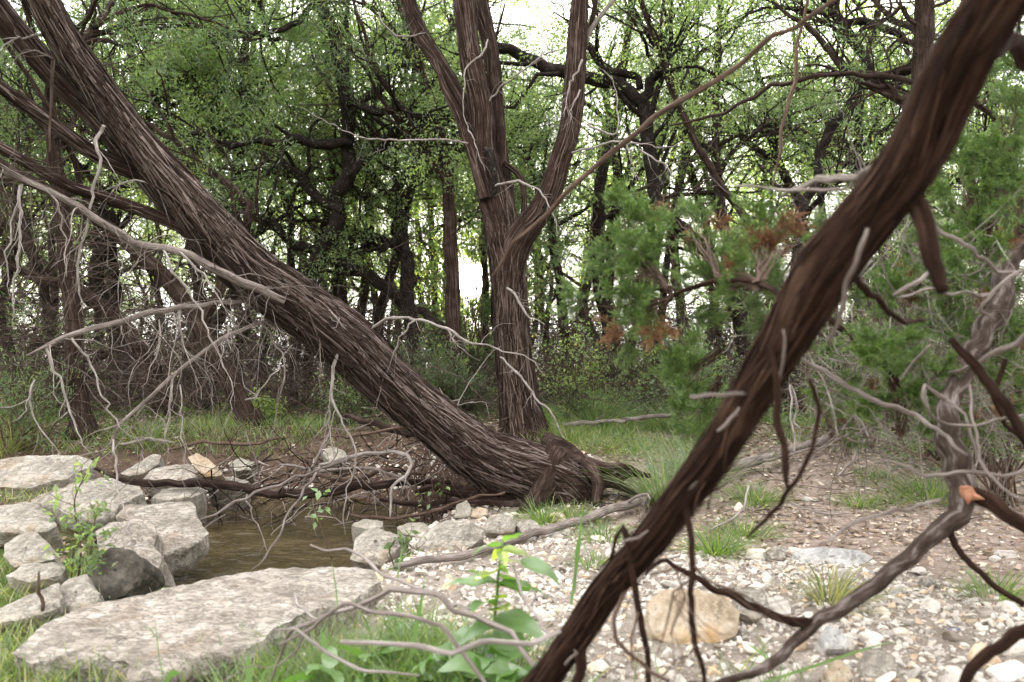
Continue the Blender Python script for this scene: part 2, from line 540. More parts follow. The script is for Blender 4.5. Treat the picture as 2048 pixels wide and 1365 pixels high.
def rock_mat(name, dark, mid, light, stain=None, stain_amt=0.5, speck=0.55, scale=1.0, use_tone=False, bump=0.6, flaky=0.0):
    m, nt, N, L = new_mat(name)
    out = N.new("ShaderNodeOutputMaterial"); b = N.new("ShaderNodeBsdfPrincipled")
    at = N.new("ShaderNodeAttribute"); at.attribute_name = "bk"
    vec = at.outputs['Vector']
    n1 = noise(N, L, vec, 5.0 * scale, 8, 0.68, 0.3)
    n2 = noise(N, L, vec, 38.0 * scale, 6, 0.7)
    a = N.new("ShaderNodeMath"); a.operation = 'MULTIPLY_ADD'; a.inputs[1].default_value = 0.45
    L.new(n2.outputs['Fac'], a.inputs[0]); L.new(n1.outputs['Fac'], a.inputs[2])
    sub = N.new("ShaderNodeMath"); sub.operation = 'SUBTRACT'; sub.inputs[1].default_value = 0.225
    L.new(a.outputs[0], sub.inputs[0])
    r = ramp(N, [(0.25, dark), (0.47, mid), (0.70, light)])
    L.new(sub.outputs[0], r.inputs[0])
    col = r.outputs[0]
    def over(fac, c, colour_in):
        mm = N.new("ShaderNodeMix"); mm.data_type = 'RGBA'; mm.inputs[7].default_value = (*c, 1)
        L.new(fac, mm.inputs[0]); L.new(colour_in, mm.inputs[6]); return mm.outputs[2]
    if stain:
        n3 = noise(N, L, vec, 3.2 * scale, 4, 0.6, 0.6)
        rr = ramp(N, [(0.62 - 0.2 * stain_amt, (0, 0, 0)), (0.80 - 0.2 * stain_amt, (0.85, 0.85, 0.85))])
        L.new(n3.outputs['Fac'], rr.inputs[0]); col = over(rr.outputs[0], stain, col)
    n4 = noise(N, L, vec, 17.0 * scale, 7, 0.75)
    rr = ramp(N, [(speck, (0, 0, 0)), (speck + 0.10, (0.75, 0.75, 0.75))])
    L.new(n4.outputs['Fac'], rr.inputs[0]); col = over(rr.outputs[0], tuple(c * 0.38 for c in mid), col)
    h_out = a.outputs[0]
    if flaky:
        mp = N.new("ShaderNodeMapping"); mp.inputs['Scale'].default_value = (13 * scale, 34 * scale, 20 * scale); mp.inputs['Rotation'].default_value = (0, 0, -0.25)
        L.new(vec, mp.inputs['Vector'])
        nf = noise(N, L, mp.outputs[0], 1.0, 5, 0.62, 0.9)
        rf = ramp(N, [(0.0, (0, 0, 0)), (0.465, (0, 0, 0)), (0.497, (1, 1, 1)), (0.51, (1, 1, 1)), (0.56, (0, 0, 0))])
        L.new(nf.outputs['Fac'], rf.inputs[0])
        fm = N.new("ShaderNodeMath"); fm.operation = 'MULTIPLY'; fm.inputs[1].default_value = flaky
        L.new(rf.outputs[0], fm.inputs[0])
        col = over(fm.outputs[0], tuple(c * 0.33 for c in mid), col)
        hf = N.new("ShaderNodeMath"); hf.operation = 'MULTIPLY_ADD'; hf.inputs[1].default_value = 1.6
        L.new(nf.outputs['Fac'], hf.inputs[0]); L.new(a.outputs[0], hf.inputs[2]); h_out = hf.outputs[0]
    if use_tone:
        tn = N.new("ShaderNodeAttribute"); tn.attribute_name = "tone"
        oi = N.new("ShaderNodeObjectInfo")
        fr = N.new("ShaderNodeMath"); fr.operation = 'ADD'
        L.new(tn.outputs['Fac'], fr.inputs[0]); L.new(oi.outputs['Random'], fr.inputs[1])
        f2 = N.new("ShaderNodeMath"); f2.operation = 'FRACT'; L.new(fr.outputs[0], f2.inputs[0])
        tr = ramp(N, [(0.0, (0.42, 0.37, 0.32)), (0.12, (0.72, 0.70, 0.68)), (0.55, (1.0, 0.98, 0.95)), (0.82, (1.12, 1.08, 1.02)), (0.9, (1.0, 0.78, 0.55)), (1.0, (0.6, 0.52, 0.48))])
        L.new(f2.outputs[0], tr.inputs[0])
        mm = N.new("ShaderNodeMix"); mm.data_type = 'RGBA'; mm.blend_type = 'MULTIPLY'; mm.inputs[0].default_value = 1
        L.new(col, mm.inputs[6]); L.new(tr.outputs[0], mm.inputs[7]); col = mm.outputs[2]
    L.new(col, b.inputs['Base Color'])
    b.inputs['Roughness'].default_value = 0.88
    b.inputs['Specular IOR Level'].default_value = 0.12
    bp = N.new("ShaderNodeBump"); bp.inputs['Strength'].default_value = bump; bp.inputs['Distance'].default_value = 0.015
    L.new(h_out, bp.inputs['Height']); L.new(bp.outputs[0], b.inputs['Normal'])
    L.new(b.outputs[0], out.inputs['Surface'])
    return m

M = {}
M['juniper_bark'] = bark_mat('juniper_bark', (0.007, 0.004, 0.003), (0.036, 0.022, 0.0175), (0.155, 0.115, 0.104), 75, 2.6, 1.0)
M['juniper_dark'] = bark_mat('juniper_dark', (0.008, 0.005, 0.004), (0.030, 0.019, 0.015), (0.10, 0.074, 0.062), 75, 4.5, 0.8)
M['near_bark'] = bark_mat('near_bark', (0.006, 0.0032, 0.0024), (0.024, 0.0125, 0.0085), (0.072, 0.042, 0.029), 60, 7.0, 1.0)  # juniper bark darkened: shade on the near wood is put into the colour
M['thicket_bark'] = bark_mat('thicket_bark', (0.014, 0.009, 0.007), (0.055, 0.040, 0.033), (0.27, 0.23, 0.22), 60, 12, 1.0)
M['mixed_twig'] = bark_mat('mixed_twig', (0.010, 0.007, 0.005), (0.045, 0.032, 0.026), (0.28, 0.24, 0.22), 200, 10, 0.2, tonal=0.9)
M['shred'] = bark_mat('shred', (0.009, 0.0055, 0.0045), (0.046, 0.031, 0.025), (0.205, 0.162, 0.150), 200, 6, 0.4, tonal=0.42)
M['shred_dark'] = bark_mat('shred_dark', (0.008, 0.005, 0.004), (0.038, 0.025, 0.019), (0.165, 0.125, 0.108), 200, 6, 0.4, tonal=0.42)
M['oak_bark'] = bark_mat('oak_bark', (0.006, 0.0045, 0.004), (0.019, 0.0145, 0.012), (0.062, 0.051, 0.046), 60, 26, 0.9, lichen=(0.10, 0.105, 0.09))
M['far_bark'] = bark_mat('far_bark', (0.007, 0.005, 0.004), (0.022, 0.016, 0.013), (0.062, 0.048, 0.042), 50, 5, 0.6)
M['grey_wood'] = bark_mat('grey_wood', (0.055, 0.043, 0.037), (0.16, 0.132, 0.118), (0.36, 0.32, 0.30), 260, 9, 0.35, 0.8)
M['pale_twig'] = bark_mat('pale_twig', (0.08, 0.064, 0.056), (0.22, 0.19, 0.175), (0.46, 0.42, 0.41), 300, 12, 0.25, 0.75)
M['brown_twig'] = bark_mat('brown_twig', (0.035, 0.022, 0.016), (0.085, 0.056, 0.042), (0.19, 0.14, 0.115), 260, 12, 0.4)
M['brush_twig'] = bark_mat('brush_twig', (0.022, 0.015, 0.011), (0.062, 0.045, 0.036), (0.15, 0.12, 0.104), 200, 10, 0.2)
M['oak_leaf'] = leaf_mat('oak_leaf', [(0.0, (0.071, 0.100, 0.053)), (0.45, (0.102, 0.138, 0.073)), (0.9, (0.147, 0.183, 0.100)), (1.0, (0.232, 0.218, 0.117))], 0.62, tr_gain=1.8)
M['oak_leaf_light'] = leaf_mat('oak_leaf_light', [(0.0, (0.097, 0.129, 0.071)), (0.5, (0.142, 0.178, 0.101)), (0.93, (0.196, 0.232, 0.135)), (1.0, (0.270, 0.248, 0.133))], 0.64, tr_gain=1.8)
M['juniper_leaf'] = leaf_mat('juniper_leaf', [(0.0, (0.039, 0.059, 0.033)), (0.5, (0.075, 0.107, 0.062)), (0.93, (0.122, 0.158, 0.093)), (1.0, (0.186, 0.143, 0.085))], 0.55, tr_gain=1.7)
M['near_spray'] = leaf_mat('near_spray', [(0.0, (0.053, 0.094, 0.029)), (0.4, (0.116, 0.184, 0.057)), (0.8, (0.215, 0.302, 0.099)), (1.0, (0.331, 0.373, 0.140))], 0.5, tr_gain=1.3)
M['dead_spray'] = leaf_mat('dead_spray', [(0.0, (0.10, 0.045, 0.020)), (0.5, (0.19, 0.085, 0.036)), (1.0, (0.32, 0.17, 0.075))], 0.3)
M['grass'] = leaf_mat('grass', [(0.0, (0.069, 0.111, 0.036)), (0.5, (0.115, 0.170, 0.057)), (0.85, (0.174, 0.225, 0.085)), (1.0, (0.332, 0.290, 0.154))], 0.5)
M['dry_grass'] = leaf_mat('dry_grass', [(0.0, (0.10, 0.13, 0.05)), (0.5, (0.16, 0.17, 0.08)), (1.0, (0.35, 0.29, 0.17))], 0.4)
M['blue_grass'] = leaf_mat('blue_grass', [(0.0, (0.07, 0.11, 0.055)), (0.5, (0.12, 0.165, 0.085)), (1.0, (0.23, 0.25, 0.14))], 0.4)
M['plant_leaf'] = leaf_mat('plant_leaf', [(0.0, (0.075, 0.15, 0.042)), (0.6, (0.115, 0.20, 0.055)), (1.0, (0.19, 0.26, 0.06))], 0.4, 0.10)
M['plant_yellow'] = leaf_mat('plant_yellow', [(0.0, (0.15, 0.23, 0.05)), (1.0, (0.26, 0.30, 0.07))], 0.5, 0.08)
M['litter'] = leaf_mat('litter', [(0.0, (0.085, 0.052, 0.036)), (0.45, (0.20, 0.135, 0.098)), (0.8, (0.34, 0.26, 0.20)), (1.0, (0.50, 0.43, 0.36))], 0.15, 0.04)
LIME = ((0.10, 0.085, 0.068), (0.29, 0.262, 0.222), (0.48, 0.45, 0.405))
M['limestone'] = rock_mat('limestone', *LIME, stain=(0.22, 0.16, 0.105), stain_amt=0.6, speck=0.515, bump=1.0, flaky=0.55)
M['slab_stone'] = rock_mat('slab_stone', (0.09, 0.074, 0.059), (0.285, 0.25, 0.212), (0.48, 0.44, 0.395), stain=(0.20, 0.145, 0.105), stain_amt=0.5, speck=0.55, bump=1.0, flaky=0.8)
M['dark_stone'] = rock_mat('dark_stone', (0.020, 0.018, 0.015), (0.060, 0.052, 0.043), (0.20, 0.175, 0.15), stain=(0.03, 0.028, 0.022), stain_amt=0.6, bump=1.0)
M['mossy_stone'] = rock_mat('mossy_stone', (0.10, 0.095, 0.075), (0.22, 0.20, 0.165), (0.42, 0.38, 0.33), stain=(0.10, 0.10, 0.06), stain_amt=0.5)
M['ochre_stone'] = rock_mat('ochre_stone', (0.14, 0.10, 0.065), (0.31, 0.245, 0.175), (0.50, 0.44, 0.37), stain=(0.36, 0.19, 0.055), stain_amt=0.5, bump=1.0)
M['grey_stone'] = rock_mat('grey_stone', (0.10, 0.10, 0.10), (0.30, 0.29, 0.28), (0.55, 0.53, 0.50), stain=(0.16, 0.15, 0.15), stain_amt=0.4)
M['blue_stone'] = rock_mat('blue_stone', (0.09, 0.10, 0.16), (0.15, 0.17, 0.28), (0.26, 0.28, 0.40))
M['pebble'] = rock_mat('pebble', (0.26, 0.23, 0.20), (0.48, 0.445, 0.41), (0.66, 0.63, 0.60), scale=2.5, use_tone=True, speck=0.66)

def cut_wood_mat():
    m, nt, N, L = new_mat('cut_wood')
    out = N.new("ShaderNodeOutputMaterial"); b = N.new("ShaderNodeBsdfPrincipled")
    tc = N.new("ShaderNodeTexCoord")
    n = noise(N, L, tc.outputs['Object'], 40, 4)
    r = ramp(N, [(0.3, (0.13, 0.045, 0.02)), (0.7, (0.40, 0.19, 0.105))])
    L.new(n.outputs['Fac'], r.inputs[0]); L.new(r.outputs[0], b.inputs['Base Color'])
    b.inputs['Roughness'].default_value = 0.8
    L.new(b.outputs[0], out.inputs['Surface'])
    return m
M['cut_wood'] = cut_wood_mat()

def ground_mat():
    m, nt, N, L = new_mat('forest_floor')
    out = N.new("ShaderNodeOutputMaterial"); b = N.new("ShaderNodeBsdfPrincipled")
    at = N.new("ShaderNodeAttribute"); at.attribute_name = "zone"     # r gravel, g bare dirt, b moss and grass
    sp = N.new("ShaderNodeSeparateColor"); L.new(at.outputs['Color'], sp.inputs[0])
    tc = N.new("ShaderNodeTexCoord"); vec = tc.outputs['Object']
    n1 = noise(N, L, vec, 9, 8, 0.7); n2 = noise(N, L, vec, 60, 6, 0.75); n3 = noise(N, L, vec, 2.0, 5, 0.6)
    hum = ramp(N, [(0.3, (0.025, 0.017, 0.012)), (0.5, (0.075, 0.050, 0.036)), (0.7, (0.17, 0.125, 0.095))])
    dirt = ramp(N, [(0.3, (0.060, 0.042, 0.033)), (0.48, (0.19, 0.145, 0.12)), (0.68, (0.40, 0.335, 0.295))])
    grav = ramp(N, [(0.3, (0.085, 0.065, 0.052)), (0.5, (0.22, 0.185, 0.155)), (0.7, (0.40, 0.36, 0.32))])
    moss = ramp(N, [(0.3, (0.030, 0.045, 0.012)), (0.55, (0.075, 0.105, 0.026)), (0.75, (0.14, 0.15, 0.05))])
    av = N.new("ShaderNodeMath"); av.operation = 'MULTIPLY_ADD'; av.inputs[1].default_value = 0.5
    hv = N.new("ShaderNodeMath"); hv.operation = 'MULTIPLY'; hv.inputs[1].default_value = 0.5
    L.new(n1.outputs['Fac'], hv.inputs[0]); L.new(n2.outputs['Fac'], av.inputs[0]); L.new(hv.outputs[0], av.inputs[2])
    for r in (hum, dirt, grav, moss):
        L.new(av.outputs[0], r.inputs[0])
    def mix(fac, a, c):
        w = N.new("ShaderNodeMath"); w.operation = 'MULTIPLY_ADD'; w.inputs[1].default_value = 1.7
        L.new(fac, w.inputs[0])
        nn = N.new("ShaderNodeMath"); nn.operation = 'MULTIPLY_ADD'; nn.inputs[1].default_value = 1.6; nn.inputs[2].default_value = -1.15
        L.new(n1.outputs['Fac'], nn.inputs[0]); L.new(nn.outputs[0], w.inputs[2]); w.use_clamp = True
        mm = N.new("ShaderNodeMix"); mm.data_type = 'RGBA'
        L.new(w.outputs[0], mm.inputs[0]); L.new(a, mm.inputs[6]); L.new(c, mm.inputs[7]); return mm.outputs[2]
    c = mix(sp.outputs[1], hum.outputs[0], dirt.outputs[0])
    c = mix(sp.outputs[2], c, moss.outputs[0])
    c = mix(sp.outputs[0], c, grav.outputs[0])
    L.new(c, b.inputs['Base Color']); b.inputs['Roughness'].default_value = 0.95; b.inputs['Specular IOR Level'].default_value = 0.06
    bp = N.new("ShaderNodeBump"); bp.inputs['Strength'].default_value = 0.8; bp.inputs['Distance'].default_value = 0.02
    L.new(av.outputs[0], bp.inputs['Height']); L.new(bp.outputs[0], b.inputs['Normal'])
    L.new(b.outputs[0], out.inputs['Surface'])
    return m
M['ground'] = ground_mat()

def water_mat():
    m, nt, N, L = new_mat('creek_water')
    out = N.new("ShaderNodeOutputMaterial"); b = N.new("ShaderNodeBsdfPrincipled")
    tc = N.new("ShaderNodeTexCoord")
    mp = N.new("ShaderNodeMapping"); mp.inputs['Scale'].default_value = (9, 22, 1); mp.inputs['Rotation'].default_value = (0, 0, 0.2)
    L.new(tc.outputs['Object'], mp.inputs['Vector'])
    n = noise(N, L, mp.outputs[0], 1.0, 3, 0.55, 0.4)
    n2 = noise(N, L, tc.outputs['Object'], 2.5, 4, 0.6)
    r = ramp(N, [(0.3, (0.030, 0.022, 0.010)), (0.7, (0.075, 0.056, 0.026))])
    L.new(n2.outputs['Fac'], r.inputs[0]); L.new(r.outputs[0], b.inputs['Base Color'])
    b.inputs['Roughness'].default_value = 0.04; b.inputs['IOR'].default_value = 1.33
    b.inputs['Specular IOR Level'].default_value = 0.5
    bp = N.new("ShaderNodeBump"); bp.inputs['Strength'].default_value = 0.7; bp.inputs['Distance'].default_value = 0.03
    L.new(n.outputs['Fac'], bp.inputs['Height']); L.new(bp.outputs[0], b.inputs['Normal'])
    L.new(b.outputs[0], out.inputs['Surface'])
    return m
M['water'] = water_mat()

# ------------------------------------------------------------------ terrain
def axis(lo, mid0, mid1, hi, fine, n_out):
    core = np.arange(mid0, mid1, fine)
    g = np.linspace(0, 1, n_out + 1)[1:] ** 2.2
    return np.concatenate([(mid0 - g * (mid0 - lo))[::-1], core, mid1 + g * (hi - mid1)])

def gravel_mask(x, y):
    n = fbm(np.stack([x * 1.3, y * 1.3, 0 * x], -1), 77, 3)
    edge = 4.75 - 1.0 * np.maximum(x, 0.0)
    g = ss(-0.35, 0.35, edge - y + 0.55 * n) * ss(-1.0, -0.55, x + 0.2 * n)
    return g

def zone_masks(x, y):
    q = np.stack([x, y, 0 * x], -1)
    n = fbm(q * 0.8, 55, 4)
    gr = gravel_mask(x, y)
    dirt = ss(0.1, 0.7, x + 0.3 * n) * (1 - ss(7.2, 8.6, y + n)) + 0.25 * ss(0.05, 0.5, n) * ss(-0.6, 0.4, x)
    moss = ss(7.0, 8.4, y + 1.3 * n) * ss(-0.35, 0.25, n + 0.15) * 0.95 + ss(-0.9, -1.5, x) * (1 - ss(3.6, 4.4, y)) * 0.8
    return gr, np.clip(dirt, 0, 1), np.clip(moss, 0, 1)

xs = axis(-160, -4.5, 4.5, 160, 0.06, 42)
ys = axis(-60, 0.5, 9.0, 260, 0.06, 46)
X, Y = np.meshgrid(xs, ys)
Zg = ground_z(X, Y)
nx, ny = len(xs), len(ys)
mb = MB()
i = np.arange(ny - 1)[:, None] * nx + np.arange(nx - 1)[None, :]
mb.add(np.stack([X, Y, Zg], -1), np.stack([i, i + 1, i + nx + 1, i + nx], -1).reshape(-1, 4))
ground = mb.build('ground', M['ground'], origin=(0, 0, 0))
tag(ground, 'stony creek bed rising to brown leaf covered forest floor', kind='structure')
gr, di, mo = zone_masks(X.ravel(), Y.ravel())
ca = ground.data.color_attributes.new("zone", 'FLOAT_COLOR', 'POINT')
ca.data.foreach_set("color", np.stack([gr, di, mo, np.ones_like(gr)], -1).astype(np.float32).ravel())

# ------------------------------------------------------------------ water
WZ = -0.125
wx, wy = np.meshgrid(np.arange(-2.9, 0.3, 0.02), np.arange(3.0, 6.6, 0.014))
wq = np.stack([wx * 13 + wy * 2.5, wy * 30, 0 * wx], -1)
wz = WZ + (0.0075 * vnoise(wq, 61) + 0.010 * vnoise(wq * 0.45, 62)) * ss(-0.2, 0.4, fbm(wq * 0.07, 63, 2) + 0.1)
mb = MB(); n_ = wx.shape[1]
i = np.arange(wx.shape[0] - 1)[:, None] * n_ + np.arange(n_ - 1)[None, :]
mb.add(np.stack([wx, wy, wz], -1), np.stack([i, i + 1, i + n_ + 1, i + n_], -1).reshape(-1, 4))
tag(mb.build('creek_water', M['water'], origin=(-1.3, 4.7, WZ)), 'murky olive pool of rippled creek water among rocks', kind='structure')

# ------------------------------------------------------------------ rocks
def slab(name, outline, d, mat, label, tilt=0.0, thick=0.12, dome=0.0, rough=0.012, seed=1, tiltx=0.0, under=0.12, jag=0.06, group=None, lift=0.0, NA=120, cat='rock', rings=22, flake=0.004):
    """A rock whose upper face has the given outline (photo pixels) on a plane tilted towards the camera by tilt."""
    o = np.array(outline, float)
    c0 = P(*o.mean(0), d)
    pl = []
    p1 = P(0, 0, 1)
    for a in o:
        q1, q2 = P(a[0], a[1], 1.0), P(a[0], a[1], 2.0); dr = q2 - q1
        # plane z - c0z = tilt*(y-c0y) + tiltx*(x-c0x)
        den = dr[2] - tilt * dr[1] - tiltx * dr[0]
        t = (c0[2] - q1[2] + tilt * (q1[1] - c0[1]) + tiltx * (q1[0] - c0[0])) / den
        pl.append(q1 + dr * t)
    pl = np.array(pl); c = pl.mean(0)
    n = unit(np.array((-tiltx, -tilt, 1.0)))
    e1 = unit(np.cross(np.array((0, 1.0, 0)), n)); e2 = np.cross(n, e1)
    uv = np.stack([(pl - c) @ e1, (pl - c) @ e2], -1)
    # radius of the outline by angle
    th = np.linspace(-math.pi, math.pi, NA, endpoint=False)
    rad = np.zeros(NA)
    a, b = uv, np.roll(uv, -1, 0)
    for k, t in enumerate(th):
        dd = np.array((math.cos(t), math.sin(t)))
        e = b - a
        den = dd[0] * e[:, 1] - dd[1] * e[:, 0]
        with np.errstate(divide='ignore', invalid='ignore'):
            s_ = (a[:, 0] * e[:, 1] - a[:, 1] * e[:, 0]) / den
            u_ = (a[:, 0] * dd[1] - a[:, 1] * dd[0]) / den
        ok = (s_ > 0) & (u_ >= -1e-6) & (u_ <= 1 + 1e-6) & np.isfinite(s_)
        rad[k] = s_[ok].max() if ok.any() else np.nan
    if np.isnan(rad).any():
        rad[np.isnan(rad)] = np.nanmean(rad)
    size = rad.mean()
    cs = np.stack([np.cos(th), np.sin(th)], -1)
    rad = rad * (1 + jag * fbm(np.stack([cs[:, 0] * 3, cs[:, 1] * 3, 0 * th + seed * 3.1], -1), seed, 4))
    rows = []
    fr = np.linspace(0, 1, rings + 1)[1:] ** 0.8
    for f in fr:
        rows.append((f, 0.0, 1.0))
    prof = [(1.008, 0.06), (1.015, 0.18), (1.0, 0.36), (0.985, 0.56), (0.955, 0.78), (1 - under, 1.0)]
    rows += [(f, -h, 0.0) for f, h in prof]
    V = [c[None]]
    for f, h, top in rows:
        xy = cs * (rad * f)[:, None]
        p = c + xy[:, :1] * e1 + xy[:, 1:] * e2 + n * (h * thick)
        q = p / max(size, 0.04)
        if top:
            edge = ss(0.80, 1.0, np.full(NA, f))
            strat = fbm(np.stack([p[:, 0] * 14, p[:, 1] * 30, p[:, 2] * 14 + seed], -1), seed + 2, 4)
            p = p + n * (dome * size * (1 - f * f) + rough * (fbm(p * 7 + seed, seed, 4) + 0.5 * strat) - 0.25 * rough * edge)[:, None]
            fl = 1 - np.abs(vnoise(np.stack([p[:, 0] * 17, p[:, 1] * 40, p[:, 2] * 25 + seed], -1), seed + 6)) * 2
            fl2 = fbm(np.stack([p[:, 0] * 45, p[:, 1] * 80, p[:, 2] * 60 + seed], -1), seed + 7, 2)
            p = p + n * (flake * (0.6 * fl + 0.7 * fl2))[:, None]
        else:
            out_ = cs[:, :1] * e1 + cs[:, 1:] * e2
            g = fbm(np.stack([q[:, 0] * 3.5, q[:, 1] * 3.5, q[:, 2] * 5 + seed], -1), seed + 4, 4)
            led = np.round(fbm(p * np.array((5, 5, 16)) + seed, seed + 8, 2) * 3) / 3
            p = p + out_ * ((g * 0.5 + led * 0.5) * min(0.05, size * 0.14))[:, None]
        V.append(p)
    v = np.concatenate(V)
    v[:, 2] += lift
    K = len(rows)
    f4 = []
    for k in range(K - 1):
        a_ = 1 + k * NA + np.arange(NA); b_ = 1 + k * NA + (np.arange(NA) + 1) % NA
        f4.append(np.stack([a_, a_ + NA, b_ + NA, b_], -1))
    a_ = 1 + np.arange(NA); b_ = 1 + (np.arange(NA) + 1) % NA
    mb = MB()
    mb.add(v, np.concatenate(f4), v - c)
    mb.faces_only(np.stack([np.zeros(NA, int), a_, b_], -1))
    bot = 1 + (K - 1) * NA
    mb.add((c - n * thick)[None], np.zeros((0, 3), int))
    mb.faces_only(np.stack([np.full(NA, mb.n - 1), bot + (np.arange(NA) + 1) % NA, bot + np.arange(NA)], -1))
    ob = mb.build(name, mat, origin=c, sharp=48)
    return tag(ob, label, cat, group)

